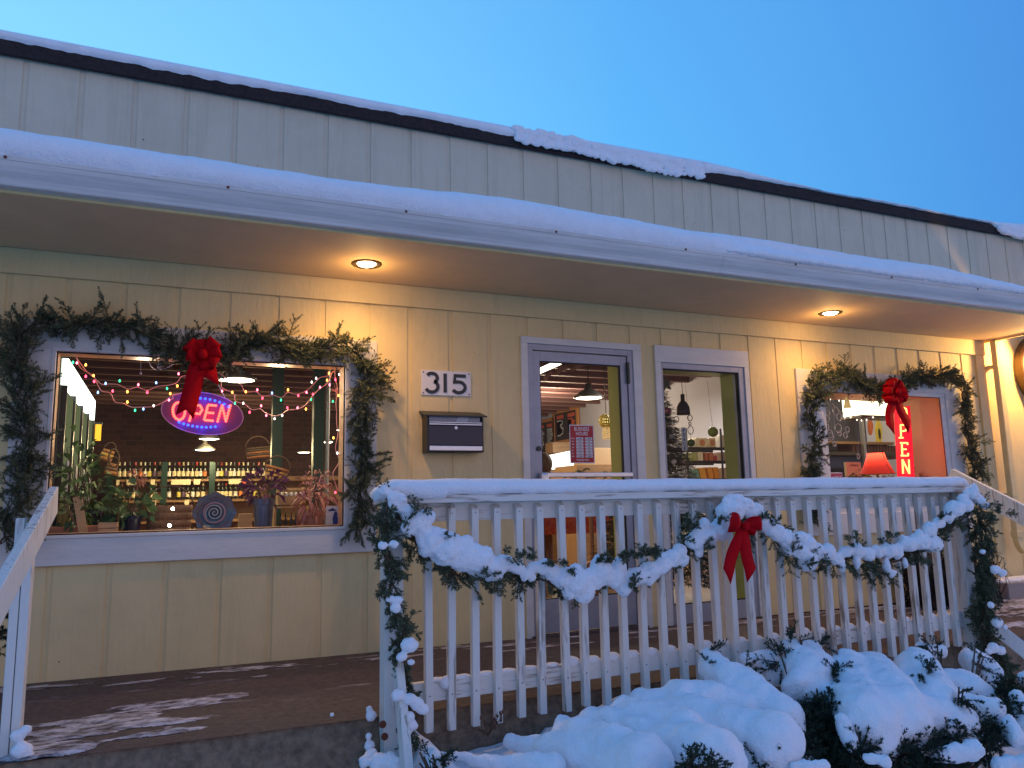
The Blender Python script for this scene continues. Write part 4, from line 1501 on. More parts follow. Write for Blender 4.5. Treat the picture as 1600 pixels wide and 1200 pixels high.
A0, A1 = at(426, 828, y=0.85), at(480, 790, y=0.85)
b = MB()
b.box(A0.x, A1.x, 0.78, 1.0, A1.z - 0.015, A1.z)
b.box(A0.x, A0.x + 0.015, 0.78, 1.0, LZ, A1.z - 0.015)
b.box(A1.x - 0.015, A1.x, 0.78, 1.0, LZ, A1.z - 0.015)
b.build('low_shelf', M['pine'], label='low pale wood shelf under the caddy', cat='shelf')
for i, px in enumerate((438, 446, 455, 462)):
    P = at(px, 824, y=0.9)
    MB().lathe((P.x, 0.9, LZ), [(0.014, 0), (0.012, 0.05), (0.005, 0.065), (0.005, 0.1), (0, 0.1)], 10).build('glass_vase', mat('smoke_glass', (0.12, 0.16, 0.20), 0.1), smooth=True, label='%s of four small glass vases under the low shelf' % ('leftmost', 'second from left', 'third from left', 'rightmost')[i], cat='vase', group='glass vases under the shelf')
P0, P1 = at(372, 818, y=0.7), at(394, 802, y=0.7)
MB().box(P0.x, P1.x, 0.68, 0.72, LZ, P1.z).build('pale_box', M['pine'], bevel=0.003, label='pale wooden box just right of the ceramic plate', cat='box')
# card with the blue state shape
P0, P1 = at(509, 824, y=0.24), at(532, 790, y=0.24)
mc = empty('map_card', P0, 'white card with a blue mitten shaped map beside the pink flowers', 'card')
MB().box(P0.x, P1.x, 0.24, 0.246, P0.z, P1.z).build('card', M['card'], mc)
w_, h_ = P1.x - P0.x, P1.z - P0.z
mit = [(0.50, 0.12), (0.55, 0.10), (0.88, 0.12), (0.92, 0.35), (0.84, 0.50), (0.78, 0.45), (0.80, 0.62), (0.70, 0.74), (0.58, 0.70), (0.52, 0.55), (0.46, 0.42)]
MB().prism([(a_ * w_, b_2 * h_) for a_, b_2 in mit], (P0.x, 0.2385, P0.z), (1, 0, 0), (0, 0, 1), (0, 0.001, 0)).build('map_shape', mat('map_blue', (0.02, 0.04, 0.22), 0.5), mc)
up_ = [(0.10, 0.80), (0.30, 0.84), (0.45, 0.90), (0.62, 0.82), (0.80, 0.80), (0.62, 0.75), (0.40, 0.76), (0.25, 0.74)]
MB().prism([(a_ * w_, b_2 * h_) for a_, b_2 in up_], (P0.x, 0.2385, P0.z), (1, 0, 0), (0, 0, 1), (0, 0.001, 0)).build('map_shape', mat('map_blue', (0.02, 0.04, 0.22), 0.5), mc)
# white wire and tag behind the bow
b = MB().tube(catmull([at(232, 560, y=0.2), at(236, 572, y=0.2), at(246, 578, y=0.21), at(262, 574, y=0.2), at(276, 565, y=0.2)], 5), 0.004, 6)
b.build('white_wire', M['card'], smooth=True, label='white wire loop hanging from the window head left of the red bow', cat='wire')
b = MB()
P = at(250, 572, y=0.2)
b.prism([(-0.018, -0.014), (0.016, -0.020), (0.022, 0.012), (-0.010, 0.020)], P, (1, 0, 0), (0, 0, 1), (0, 0.003, 0))
b.build('paper_tag', M['card'], label='small white paper tag on the wire left of the red bow', cat='tag')
b = MB()
for i in range(7):
    b.ball(at(220, 563 + i * 3.4, y=0.2), 0.0035 if i < 6 else 0.008, 6, 4)
b.build('crystal_drop', M['card'], label='thin string of clear beads hanging near the top left of the window', cat='ornament')
# woven bags hanging beside the cooler
basket('hanging_basket', 'upper tan woven bag hanging in a slant beside the cooler', 163, 702, 720, 17, 20, 2.3, [wo, wy, wo], 12, 0.35)
basket('hanging_basket', 'lower tan woven bag hanging below another beside the cooler', 172, 724, 742, 15, 19, 2.2, [wo, wb_, wo], 10, 0.2)
b = MB().tube([at(178 + 8 * math.cos(a_), 716 + 14 * math.sin(a_), y=2.1) for a_ in np.linspace(0, 6.28, 20)[:-1]], 0.008, 6, closed=True)
b.build('wire_hoop', M['stem'], smooth=True, label='thin upright hoop right of the hanging tan bags', cat='hoop')

# ------------------------------------------------------------------ through the door: menus, counter, hours sign
M['chalk'] = mat('chalkboard', (0.045, 0.035, 0.03), 0.8)
M['frame_wood'] = mat('orange_wood', (0.55, 0.24, 0.08), 0.5)
xw = 9.27
for i, (pa, pb, pc) in enumerate((((841, 663), (866, 650), 712), ((868, 648), (902, 637), 690))):
    A, B_ = at(*pa, x=xw), at(*pb, x=xw)
    zb0 = at(pa[0], pc, x=xw).z
    t = empty('menu_board', A, ('black chalk menu board farther along the grey wall, left of the other', 'black chalk menu board with an orange price list, right behind the hours sign')[i], 'menu board')
    ya, yb = sorted((A.y, B_.y))
    zt = A.z
    MB().box(xw - 0.03, xw, ya, yb, zb0, zt).build('board', M['chalk'], t)
    fr_ = MB()
    fr_.box(xw - 0.05, xw, ya - 0.08, ya, zb0 - 0.08, zt + 0.08)
    fr_.box(xw - 0.05, xw, yb, yb + 0.08, zb0 - 0.08, zt + 0.08)
    fr_.box(xw - 0.05, xw, ya, yb, zt, zt + 0.08)
    fr_.box(xw - 0.05, xw, ya, yb, zb0 - 0.08, zb0)
    fr_.build('frame', M['frame_wood'], t)
    b = MB()
    b2 = MB()
    random.seed(11 + i)
    for col in range(2):
        y_s = yb - (0.12 + col * 0.5) * (yb - ya)
        for r_ in range(13):
            z_ = zt - 0.22 - r_ * (zt - zb0 - 0.3) / 13
            ln_ = rnd(0.14, 0.32) * (yb - ya)
            (b2 if (i == 1 and col == 1) else b).box(xw - 0.036, xw - 0.031, y_s - ln_, y_s, z_, z_ + 0.055)
        b2.box(xw - 0.036, xw - 0.031, y_s - 0.3 * (yb - ya), y_s, zt - 0.13, zt - 0.05)
    b.build('chalk_writing', M['card'], t)
    b2.build('red_heading', mat('chalk_red', (0.65, 0.12, 0.06), 0.8), t)
random.seed(3)
# lit glass case
P0, P1 = at(850, 715, y=6.0), at(905, 715, y=6.0)
lc = empty('display_case', (P0.x, 6.0, 0), 'brightly lit white display case seen through the door left of the hours sign', 'display case')
z0_, z1_ = at(880, 733, y=6.0).z, at(880, 708, y=6.0).z
b = MB()
b.prism([(P0.x, z0_ + 0.02), (P1.x, z0_), (P1.x, z1_ + 0.06), (P0.x, z1_ - 0.06)], (0, 6.0, 0), (1, 0, 0), (0, 0, 1), (0, 0.3, 0))
b.build('lit_glass', emat('case_glow', (1.0, 0.95, 0.84), 2.6), lc)
MB().box(P0.x, P1.x, 6.0, 6.6, 0, z0_ - 0.02).build('cabinet', M['shelf_wood'], lc)
P = at(884, 700, y=6.6)
MB().box(P.x - 0.24, P.x + 0.5, 6.62, 6.9, P.z - 0.08, P.z + 0.10).build('wooden_box_shelf', M['shelf_wood'], label='brown wooden boxes stacked behind the lit display case', cat='boxes')
P = at(936, 710, y=5.0)
MB().box(P.x - 0.28, P.x + 0.32, 5.0, 5.3, P.z - 0.16, P.z + 0.1).build('cardboard_box', mat('cardboard', (0.36, 0.24, 0.13), 0.8), bevel=0.005, label='brown cardboard box on the counter right of the hours sign', cat='box')
MB().box(P.x - 0.5, P.x + 1.0, 4.8, 5.5, 0, P.z - 0.17).build('counter', M['shelf_wood'], label='wooden counter right of the hours sign', cat='counter')
# ornate hanging lantern
P = at(947, 658, y=4.0)
k_ = mpp(P)
ol = empty('hanging_lantern', P, 'pierced golden lantern with a fringed tail hanging right of the hours sign', 'lantern')
b = MB()
rr = 10.5 * k_
for i in range(7):
    th = math.pi * (i + 0.5) / 7
    pts_ = [P + Vector((rr * math.sin(th) * math.cos(a), rr * math.sin(th) * math.sin(a), rr * math.cos(th))) for a in np.linspace(0, 6.28, 19)[:-1]]
    b.tube(pts_, 0.012, 5, closed=True)
for j in range(9):
    a = math.pi * j / 9
    pts_ = [P + Vector((rr * math.cos(a) * math.cos(t_), rr * math.sin(a) * math.cos(t_), rr * math.sin(t_))) for t_ in np.linspace(0, 6.28, 25)[:-1]]
    b.tube(pts_, 0.012, 5, closed=True)
b.build('shade', mat('gold_lattice', (0.55, 0.45, 0.10), 0.4), ol)
MB().ball(P, rr * 0.72, 14, 10).build('bulb', emat('gold_glow', (1.0, 0.78, 0.25), 2.2), ol, smooth=True)
b = MB()
for i in range(26):
    a = rnd(0, 6.28)
    r_ = rr * rnd(0.2, 0.62)
    x_, y_ = P.x + r_ * math.cos(a), P.y + r_ * math.sin(a)
    for q in range(6):
        b.ball((x_, y_, P.z - rr * 0.9 - q * 0.03 - rnd(0, 0.01)), 0.012, 5, 4)
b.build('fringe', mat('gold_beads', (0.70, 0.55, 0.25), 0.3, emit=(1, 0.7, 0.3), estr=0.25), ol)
MB().tube([P + Vector((0, 0, rr)), (P.x, P.y, IZ - 0.3)], 0.006, 5).build('cord', M['black'], ol)
# fluorescent tube and truss
A, B_ = at(838, 582, y=3.2), at(874, 566, y=2.6)
MB().bar(A, B_, 0.05, 0.05).build('tube_light', emat('fluoro', (1.0, 0.92, 0.72), 4), label='slanting fluorescent tube at the top left of the door glass', cat='tube light')
b = MB()
for pa, pb in (((852, 592), (861, 580)), ((871, 582), (881, 568)), ((881, 568), (881, 580)), ((893, 578), (912, 569))):
    b.bar(at(*pa, y=4.2), at(*pb, y=4.2), 0.05, 0.05)
b.build('ceiling_truss', M['joist_edge'], label='pale steel truss braces under the ceiling seen through the door', cat='truss')
# person at the counter
PP = at(848, 727, y=3.2)
k_ = mpp(PP)


def skin_body(name, pts, edges, radii, material, parent=None, sub=2, **kw):
    me = bpy.data.meshes.new(name)
    og = ORG[parent] if parent else Vector(pts[0])
    me.from_pydata([Vector(p) - og for p in pts], edges, [])
    o_ = bpy.data.objects.new(name, me)
    COL.objects.link(o_)
    if parent:
        o_.parent = parent
    else:
        o_.location = og
    ORG[o_] = og
    me.materials.append(material)
    sk = o_.modifiers.new('skin', 'SKIN')
    me.skin_vertices[0].data[0].use_root = True
    for i, r_ in enumerate(radii):
        me.skin_vertices[0].data[i].radius = (r_, r_ * 0.8) if not isinstance(r_, tuple) else r_
    sk.use_smooth_shade = True
    su = o_.modifiers.new('sub', 'SUBSURF')
    su.levels = su.render_levels = sub
    return tagp(o_, **kw)


hx, hy, hz_ = PP.x, PP.y, PP.z
sc = 1.0
body = skin_body('person', [(hx - 0.05, hy, hz_ - 0.85), (hx - 0.04, hy, hz_ - 0.62), (hx, hy, hz_ - 0.32), (hx, hy, hz_ - 0.20), (hx, hy - 0.01, hz_ - 0.05), (hx, hy - 0.01, hz_ + 0.07),
                            (hx + 0.19, hy, hz_ - 0.30), (hx + 0.25, hy - 0.05, hz_ - 0.55), (hx + 0.42, hy - 0.12, hz_ - 0.40), (hx + 0.36, hy - 0.14, hz_ - 0.15),
                            (hx - 0.19, hy, hz_ - 0.30), (hx - 0.26, hy, hz_ - 0.58), (hx - 0.22, hy - 0.1, hz_ - 0.80),
                            (hx - 0.15, hy, hz_ - 1.25), (hx - 0.15, hy, hz_ - 1.66), (hx + 0.05, hy, hz_ - 1.25), (hx + 0.05, hy, hz_ - 1.66)],
                 [(0, 1), (1, 2), (2, 3), (3, 4), (4, 5), (2, 6), (6, 7), (7, 8), (8, 9), (2, 10), (10, 11), (11, 12), (0, 13), (13, 14), (0, 15), (15, 16)],
                 [0.15, 0.14, 0.15, 0.06, 0.095, 0.085, 0.075, 0.055, 0.045, 0.035, 0.075, 0.055, 0.04, 0.075, 0.05, 0.075, 0.05],
                 mat('tan_coat', (0.30, 0.19, 0.11), 0.8), label='person with brown hair and a tan coat seen from behind at the counter', cat='person')
b = MB()
b.ball((hx, hy - 0.0, hz_ + 0.02), 0.125, 18, 12, (0.95, 1.0, 1.12))
b.ball((hx, hy + 0.0, hz_ - 0.10), 0.10, 16, 10, (1.05, 0.9, 1.2))
b.build('hair', mat('brown_hair', (0.10, 0.045, 0.022), 0.6, noise_amt=0.5, noise_scale=60, bump=1.0, bump_scale=120, stretch=(1, 1, 0.15)), body, smooth=True)
# palm behind the door
b = MB()
for i, (px, py) in enumerate(((908, 742), (935, 745), (955, 742), (890, 745))):
    P = at(px, py, y=1.5)
    for j in range(9):
        a_ = rnd(0, 6.28)
        d = Vector((math.cos(a_), math.sin(a_) * 0.6, rnd(0.3, 1.2))).normalized()
        Lf = rnd(0.12, 0.24)
        last = P
        for s_ in range(8):
            t_ = s_ / 8
            q = P + d * Lf * t_ + Vector((0, 0, -0.16 * t_ * t_))
            w_ = d.cross(Vector((0, 0, 1))).normalized()
            for sg_ in (-1, 1):
                e_ = q + (w_ * sg_ * 0.8 + d * 0.5 + Vector((0, 0, -0.35))) * 0.06 * (1 - t_ * 0.5)
                b.add([q, q + d * 0.012, e_], [(0, 1, 2)])
t = empty('palm_plant', at(925, 800, y=1.5), 'green feathery palm behind the lower door glass', 'potted plant')
b.build('fronds', M['leaf'], t)
P = at(925, 850, y=1.5)
b = MB()
b.lathe((P.x, P.y, 0), [(0.12, 0), (0.16, 0.35), (0.0, 0.33)], 18)
b.tube([(P.x, P.y, 0.3), (P.x, P.y, 0.95)], 0.02, 6)
b.build('pot', M['terracotta'], t)
# table with orange cloth behind the door
P0, P1 = at(835, 800, y=2.6), at(972, 800, y=2.6)
tb = empty('draped_table', (P0.x, 2.8, 0), 'table draped in a red orange cloth behind the balusters and the door', 'table')
zt = at(900, 800, y=2.6).z
b = MB()
b.box(P0.x - 0.1, P1.x + 0.1, 2.6, 3.3, zt - 0.24, zt)
b.build('tablecloth', mat('orange_cloth', (0.50, 0.10, 0.03), 0.7, noise_amt=0.6, noise_scale=22, col2=(0.35, 0.02, 0.02)), tb)
b = MB()
for x_ in (P0.x, P1.x):
    b.box(x_ - 0.03, x_ + 0.03, 2.7, 2.76, 0, zt - 0.241)
b.build('leg', M['stem'], tb)
P = at(905, 788, y=2.8)
b = MB()
for i in range(5):
    b.box(P.x - 0.5 + i * 0.2, P.x - 0.36 + i * 0.2, 2.8, 2.9, zt + 0.001, zt + 0.06 + 0.03 * (i % 3))
b.build('gift_boxes', mat('blue_gift', (0.04, 0.07, 0.22), 0.5), label='blue gift boxes on the orange draped table', cat='boxes')

# business hours sign on the door glass
T0, T1 = at(892, 666, y=0.011), at(927, 724, y=0.011)
hx0, hx1 = at(890, 690, y=0.011).x, at(928, 690, y=0.011).x
hz1, hz0 = at(909, 664, y=0.011).z, at(909, 724, y=0.011).z
hs = empty('hours_sign', ((hx0 + hx1) / 2, 0.01, hz0), 'red and white business hours sign stuck on the door glass', 'sign')
MB().box(hx0, hx1, 0.009, 0.0115, hz0, hz1).build('sign_border', M['card'], hs)
M['sign_red'] = mat('sign_red', (0.42, 0.012, 0.02), 0.5)
MB().box(hx0 + 0.007, hx1 - 0.007, 0.0075, 0.0089, hz0 + 0.008, hz1 - 0.008).build('sign_plate', M['sign_red'], hs)
w_ = hx1 - hx0
h_ = hz1 - hz0
xc = (hx0 + hx1) / 2
tx = MB()
U_, V_ = (1, 0, 0), (0, 0, 1)
tx.text('BUSINESS', h_ * 0.135, (xc, 0.0068, hz1 - h_ * 0.155), U_, V_, (0, 0, 0), 'CENTER', 0.0006, 0.80)
tx.text('HOURS', h_ * 0.135, (xc, 0.0068, hz1 - h_ * 0.275), U_, V_, (0, 0, 0), 'CENTER', 0.0006, 0.80)
tx.text('THANK YOU', h_ * 0.07, (xc, 0.0068, hz0 + h_ * 0.06), U_, V_, (0, 0, 0), 'CENTER', 0.0004, 0.9)
bx_ = MB()
dk = MB()
rowsH = [('MON.', 'CLOSED', 'CLOSED'), ('TUE.', '10 00', '6 00'), ('WED.', '10 00', '6 00'), ('THU.', '10 00', '6 00'), ('FRI.', '10 00', '6 00'), ('SAT.', '9 00', '4 00'), ('SUN.', 'CLOSED', 'CLOSED')]
for i, (a_, o_, c_) in enumerate(rowsH):
    z_ = hz1 - h_ * (0.375 + i * 0.077)
    tx.text(a_, h_ * 0.050, (hx0 + w_ * 0.07, 0.0068, z_), U_, V_, (0, 0, 0), 'LEFT', 0.0003, 0.7)
    tx.text('TO', h_ * 0.036, (hx0 + w_ * 0.585, 0.0068, z_ + 0.002), U_, V_, (0, 0, 0), 'CENTER', 0, 0.7)
    for q, s_ in ((0.255, o_), (0.63, c_)):
        bx_.box(hx0 + w_ * q, hx0 + w_ * (q + 0.29), 0.0062, 0.0074, z_ - h_ * 0.012, z_ + h_ * 0.048)
        dk.text(s_, h_ * 0.044, (hx0 + w_ * (q + 0.145), 0.0056, z_), U_, V_, (0, 0, 0), 'CENTER', 0.0003, 0.8)
tx.build('lettering', mat('sign_white', (0.72, 0.68, 0.66), 0.5), hs)
bx_.build('time_box', M['card'], hs)
dk.build('time_figures', M['black'], hs)

# ------------------------------------------------------------------ through the sidelight: tree, bell, shelf
M['xmas'] = foliage_mat('dark_tree_needles', (0.010, 0.020, 0.018), (0.03, 0.06, 0.045))
TP = at(1042, 800, y=1.1)
tr = empty('christmas_tree', (TP.x - 0.12, 1.1, 0), 'dark artificial Christmas tree with ornaments behind the narrow window', 'christmas tree')
tcx = TP.x - 0.12
b = MB()
ztop = at(1042, 612, y=1.1).z
for i in range(5200):
    t_ = random.random() ** 0.8
    z_ = ztop - t_ * (ztop - 0.15)
    R_ = 0.08 + 0.60 * t_
    a_ = rnd(0, 6.28)
    r_ = R_ * math.sqrt(random.random())
    p = Vector((tcx + r_ * math.cos(a_), 1.1 + r_ * math.sin(a_) * 0.8, z_))
    d = Vector((math.cos(a_), math.sin(a_), rnd(-0.3, 0.1))).normalized()
    for q in range(9):
        s0 = p + d * q * 0.011
        n_ = (rvec() + d * 0.8).normalized() * 0.045
        b.add([s0, s0 + d.orthogonal().normalized() * 0.009, s0 + n_], [(0, 1, 2)])
b.build('branches', M['xmas'], tr)
MB().tube([(tcx, 1.1, 0), (tcx, 1.1, ztop)], [0.03, 0.006], 8).build('trunk', M['stem'], tr)
P = at(1040, 600, y=1.05)
stp = [(0.085 * (1 if i % 2 == 0 else 0.42) * math.cos(math.pi / 2 + i * math.pi / 5 + 0.3), 0.085 * (1 if i % 2 == 0 else 0.42) * math.sin(math.pi / 2 + i * math.pi / 5 + 0.3)) for i in range(10)]
MB().prism(stp, P, (1, 0, 0), (0, 0, 1), (0, 0.02, 0)).build('star', mat('tin_star', (0.14, 0.16, 0.15), 0.5, 0.4), tr)
for px, py, r_, c_ in ((1050, 682, 0.032, (0.25, 0.30, 0.34)), (1053, 722, 0.032, (0.55, 0.52, 0.50)), (1068, 722, 0.03, (0.35, 0.22, 0.22)), (1060, 697, 0.025, (0.22, 0.25, 0.28)), (1044, 642, 0.04, (0.30, 0.10, 0.16)), (1073, 700, 0.02, (0.6, 0.6, 0.62))):
    MB().ball(at(px, py, y=0.72), r_ * 0.8, 14, 10).build('ornament', mat('bauble', c_, 0.2, 0.3), tr, smooth=True)
b = MB()
b.tube(catmull([at(px, py, y=0.7) for px, py in ((1042, 744), (1055, 741), (1068, 740), (1080, 742), (1090, 746))], 5), 0.008, 6)
b.build('tinsel', M['steel'], tr)
# hanging bell chime
P = at(1068, 648, y=0.5)
k_ = mpp(P)
bl = empty('bell_chime', P, 'dark metal bell hanging on a chain with a white tag reading PEACE below', 'bell')
MB().lathe(P, [(10.5 * k_, 0), (10.5 * k_, 5 * k_), (9.5 * k_, 13 * k_), (6 * k_, 19 * k_), (3.4 * k_, 22 * k_), (3.4 * k_, 32 * k_), (0, 32 * k_)], 24).build('bell', mat('dark_iron', (0.035, 0.028, 0.03), 0.45, 0.6), bl, smooth=True)
b = MB()
z_ = P.z + 32 * k_
while z_ < 2.02:
    b.ball((P.x, P.y, z_), 0.0045, 5, 4, (1, 0.6, 1.8))
    z_ += 0.014
b.build('chain', M['black'], bl)
P2 = at(1069, 684, y=0.5)
MB().box(P2.x - 4.5 * k_, P2.x + 4.5 * k_, 0.5, 0.504, P2.z - 20 * k_, P2.z + 16 * k_).build('tag', M['card'], bl)
b = MB()
for i, ch in enumerate('PEACE'):
    b.text(ch, 7.5 * k_, (P2.x, 0.4985, P2.z + (9 - i * 7) * k_), (1, 0, 0), (0, 0, 1), (0, 0, 0), 'CENTER', 0.0006)
b.build('tag_letters', M['black'], bl)
for px, py, r_ in ((1078, 653, 4.5), (1078, 662, 2.3), (1079, 672, 5.2), (1057, 655, 4.5)):
    Pc = at(px, py, y=0.5)
    MB().tube([Pc + Vector((r_ * k_ * math.cos(a), 0, r_ * k_ * math.sin(a) * (1.25 if py == 672 else 1))) for a in np.linspace(0, 6.28, 21)[:-1]], 0.0035, 6, closed=True).build('ring', M['black'], bl, smooth=True)
# glass ball
for i, (px, py, r_, c_) in enumerate(((1114, 675, 8, (0.30, 0.34, 0.04)), (1080, 692, 6, (0.08, 0.16, 0.04)))):
    P = at(px, py, y=0.55 if i == 0 else 0.8)
    k_ = mpp(P)
    gb = empty('glass_ball', P, ('yellow green glass ball hanging on a long wire', 'small dark green glass ball hanging left of the white packages')[i], 'glass ball')
    MB().ball(P, r_ * k_, 18, 12).build('ball', mat('coloured_glass', c_, 0.1), gb, smooth=True)
    MB().tube([P + Vector((0, 0, r_ * k_ * 0.95)), P + Vector((-0.01, 0, 0.15)), (P.x - 0.03, P.y, 2.02)], 0.0018, 4).build('wire', M['black'], gb)
# shelf of packages
YS = 3.2
px0, px1 = 1070, 1140
sh = empty('wire_shelf', at(1100, 760, y=YS), 'black wire shelf unit of packages seen through the narrow window', 'shelf')
xa, xb_ = at(1070, 700, y=YS).x, at(1142, 700, y=YS).x
zl_ = [at(1105, py, y=YS).z for py in (699, 720, 748)]
for z_ in zl_:
    b = MB()
    b.box(xa, xb_, YS - 0.03, YS - 0.01, z_ - 0.04, z_)
    b.box(xa, xb_, YS + 0.38, YS + 0.40, z_ - 0.04, z_)
    for i in range(22):
        x_ = xa + (xb_ - xa) * i / 21
        b.box(x_ - 0.004, x_ + 0.004, YS - 0.009, YS + 0.379, z_ - 0.012, z_ - 0.004)
    b.build('shelf_board', M['black'], sh)
for x_ in (xa, at(1124, 700, y=YS).x, xb_):
    MB().tube([(x_, YS - 0.045, 0), (x_, YS - 0.045, zl_[0] + 0.25)], 0.014, 6).build('post', M['black'], sh)
pk = [(0, 1079, 1088, 12, (0.70, 0.66, 0.56)), (0, 1090, 1109, 15, (0.72, 0.62, 0.45)), (0, 1110, 1121, 15, (0.70, 0.55, 0.35)), (0, 1127, 1138, 20, (0.60, 0.55, 0.50)),
      (1, 1082, 1090, 13, (0.35, 0.40, 0.16)), (1, 1091, 1100, 14, (0.72, 0.66, 0.50)), (1, 1102, 1108, 13, (0.48, 0.14, 0.08)), (1, 1109, 1116, 13, (0.52, 0.16, 0.08)), (1, 1117, 1122, 8, (0.50, 0.08, 0.10)), (1, 1128, 1137, 14, (0.45, 0.30, 0.22)),
      (2, 1087, 1093, 15, (0.15, 0.40, 0.42)), (2, 1094, 1104, 17, (0.72, 0.34, 0.04)), (2, 1107, 1115, 18, (0.80, 0.32, 0.02)), (2, 1116, 1124, 18, (0.80, 0.30, 0.02)), (2, 1128, 1138, 17, (0.60, 0.45, 0.30))]
nm_ = {0: 'top', 1: 'middle', 2: 'bottom'}
for i, (r_, p0, p1, hpx, c_) in enumerate(pk):
    A, B_ = at(p0, 700, y=YS), at(p1 - 0.6, 700, y=YS)
    hh = hpx * mpp(A)
    b = MB()
    ym = YS + 0.02
    mid = 0.03 if r_ == 2 else 0.0
    xm = (A.x + B_.x) / 2
    b.add([(A.x, ym, zl_[r_]), (B_.x, ym, zl_[r_]), (B_.x, ym + 0.2, zl_[r_]), (A.x, ym + 0.2, zl_[r_]), (A.x, ym + mid, zl_[r_] + hh), (B_.x, ym + mid, zl_[r_] + hh), (B_.x, ym + 0.2 - mid, zl_[r_] + hh), (A.x, ym + 0.2 - mid, zl_[r_] + hh)],
          [(0, 3, 2, 1), (4, 5, 6, 7), (0, 1, 5, 4), (1, 2, 6, 5), (2, 3, 7, 6), (3, 0, 4, 7)])
    cn = {0: 'pale', 1: 'small coloured', 2: 'bright'}[r_]
    t = b.build('package', mat('package_paper', c_, 0.5, noise_amt=0.25, noise_scale=14), bevel=0.006, label='%s package, %s from the left on the %s wire shelf' % (cn, ORD[[q for q in pk if q[0] == r_].index(pk[i])], nm_[r_]), cat='package', group='packages on the wire shelf')
    if i in (1, 2):
        MB().lathe((xm, ym - 0.002, zl_[r_] + hh * 0.5), [(0, 0), (min(hh, B_.x - A.x) * 0.36, 0), (min(hh, B_.x - A.x) * 0.36, 0.0015)], 20, 'y').build('round_print', mat('orange_print', (0.48, 0.20, 0.10), 0.6), t)
plight((6.6, 1.9, 1.9), 14, (1.0, 0.74, 0.42), 0.1)

# ------------------------------------------------------------------ right window display
PV = [(1403, 637), (1422, 634), (1430, 752), (1409, 752)]
vo = empty('open_sign', at(1416, 752, y=0.24), 'upright red neon sign with stacked yellow letters reading OPEN in the right window', 'open sign')
f_ = [at(px, py, y=0.24) for px, py in PV]
bk = [p + Vector((0, 0.05, 0)) for p in f_]
MB().add(f_ + bk, [(3, 2, 1, 0), (4, 5, 6, 7), (0, 1, 5, 4), (1, 2, 6, 5), (2, 3, 7, 6), (3, 0, 4, 7)]).build('sign_panel', mat('neon_red_panel', (0.35, 0.002, 0.01), 0.4, emit=(1.0, 0.0, 0.025), estr=0.9), vo)
M['neon_y'] = emat('neon_letters', (1.0, 0.60, 0.16), 2.6)


def vletter(strokes, cx, cy, s=1.0):
    b_ = MB()
    for st in strokes:
        for q in range(len(st) - 1):
            a_, c_ = st[q], st[q + 1]
            b_.tube([at(cx + a_[0] * s, cy + a_[1] * s, y=0.225), at(cx + c_[0] * s, cy + c_[1] * s, y=0.225)], 0.0085, 6)
    return b_.build('letter', M['neon_y'], vo)


vletter([[(-4, 0), (-3, -8), (1, -10), (5, -8), (6, 0), (5, 8), (1, 10), (-3, 8), (-4, 0)]], 1411, 647)
vletter([[(-4, -10), (-3, 10)], [(-4, -10), (4, -10), (6, -6), (4, -1), (-3, 0)], [(-6, 10), (0, 10)]], 1411, 674)
vletter([[(-4, -10), (-3, 10)], [(-6, -10), (5, -10), (5, -7)], [(-4, 0), (3, 0)], [(-5, 10), (6, 10), (6, 6)]], 1413, 702)
vletter([[(-5, 11), (-6, -11), (5, 11), (4, -11)]], 1416, 729)
plight(tuple(at(1418, 700, y=0.12)), 2.6, (1.0, 0.02, 0.03), 0.08)
# bright box lantern
P0, P1 = at(1346, 648, y=0.75), at(1424, 618, y=0.75)
bl_ = empty('box_lantern', P0, 'dazzling white box lantern behind the bow in the right window', 'lantern')
MB().box(P0.x, P1.x, 0.75, 1.0, P0.z, P1.z).build('lit_shade', emat('white_glow', (1.0, 0.86, 0.55), 4), bl_, bevel=0.01)
MB().box(P0.x - 0.01, P1.x + 0.01, 0.74, 1.01, P0.z - 0.025, P0.z - 0.001).build('frame', M['enamel'], bl_)
MB().tube([((P0.x + P1.x) / 2, 0.87, P1.z), ((P0.x + P1.x) / 2, 0.87, 2.9)], 0.008, 6).build('rod', M['enamel'], bl_)
# red lamp
A = at(1371, 741, y=0.34)
k_ = mpp(A)
rl = empty('table_lamp', A, 'table lamp with a glowing red bell shade in the right window', 'lamp')
M['red_shade'] = mat('red_shade', (0.45, 0.02, 0.015), 0.7, emit=(1.0, 0.02, 0.02), estr=0.05)
_t = M['red_shade'].node_tree
b = MB()
prof_ = [(26 * k_, 0), (20 * k_, 12 * k_), (15 * k_, 23 * k_), (12.5 * k_, 33 * k_)]
b.lathe(A, prof_, 28)
b.f = [f for f in b.f if len(f) == 4]
o_ = b.build('lamp_shade', M['red_shade'], rl, smooth=True)
# translucent cloth lets the bulb show through
_pb = _t.nodes['Principled BSDF']
_tl = _t.nodes.new('ShaderNodeBsdfTranslucent')
_tl.inputs[0].default_value = (0.85, 0.07, 0.05, 1)
_mx = _t.nodes.new('ShaderNodeMixShader')
_mx.inputs[0].default_value = 0.5
_t.links.new(_pb.outputs[0], _mx.inputs[1])
_t.links.new(_tl.outputs[0], _mx.inputs[2])
_t.links.new(_mx.outputs[0], _t.nodes['Material Output'].inputs[0])
b = MB()
for r_, z_ in ((26 * k_, 0), (12.5 * k_, 33 * k_)):
    b.tube([A + Vector((r_ * math.cos(a), r_ * math.sin(a), z_)) for a in np.linspace(0, 6.28, 29)[:-1]], 0.003, 5, closed=True)
b.tube([A + Vector((p[0] * 0, -p[0] * 1.01, p[1])) for p in prof_], 0.003, 5)
b.build('trim', M['rust'], rl)
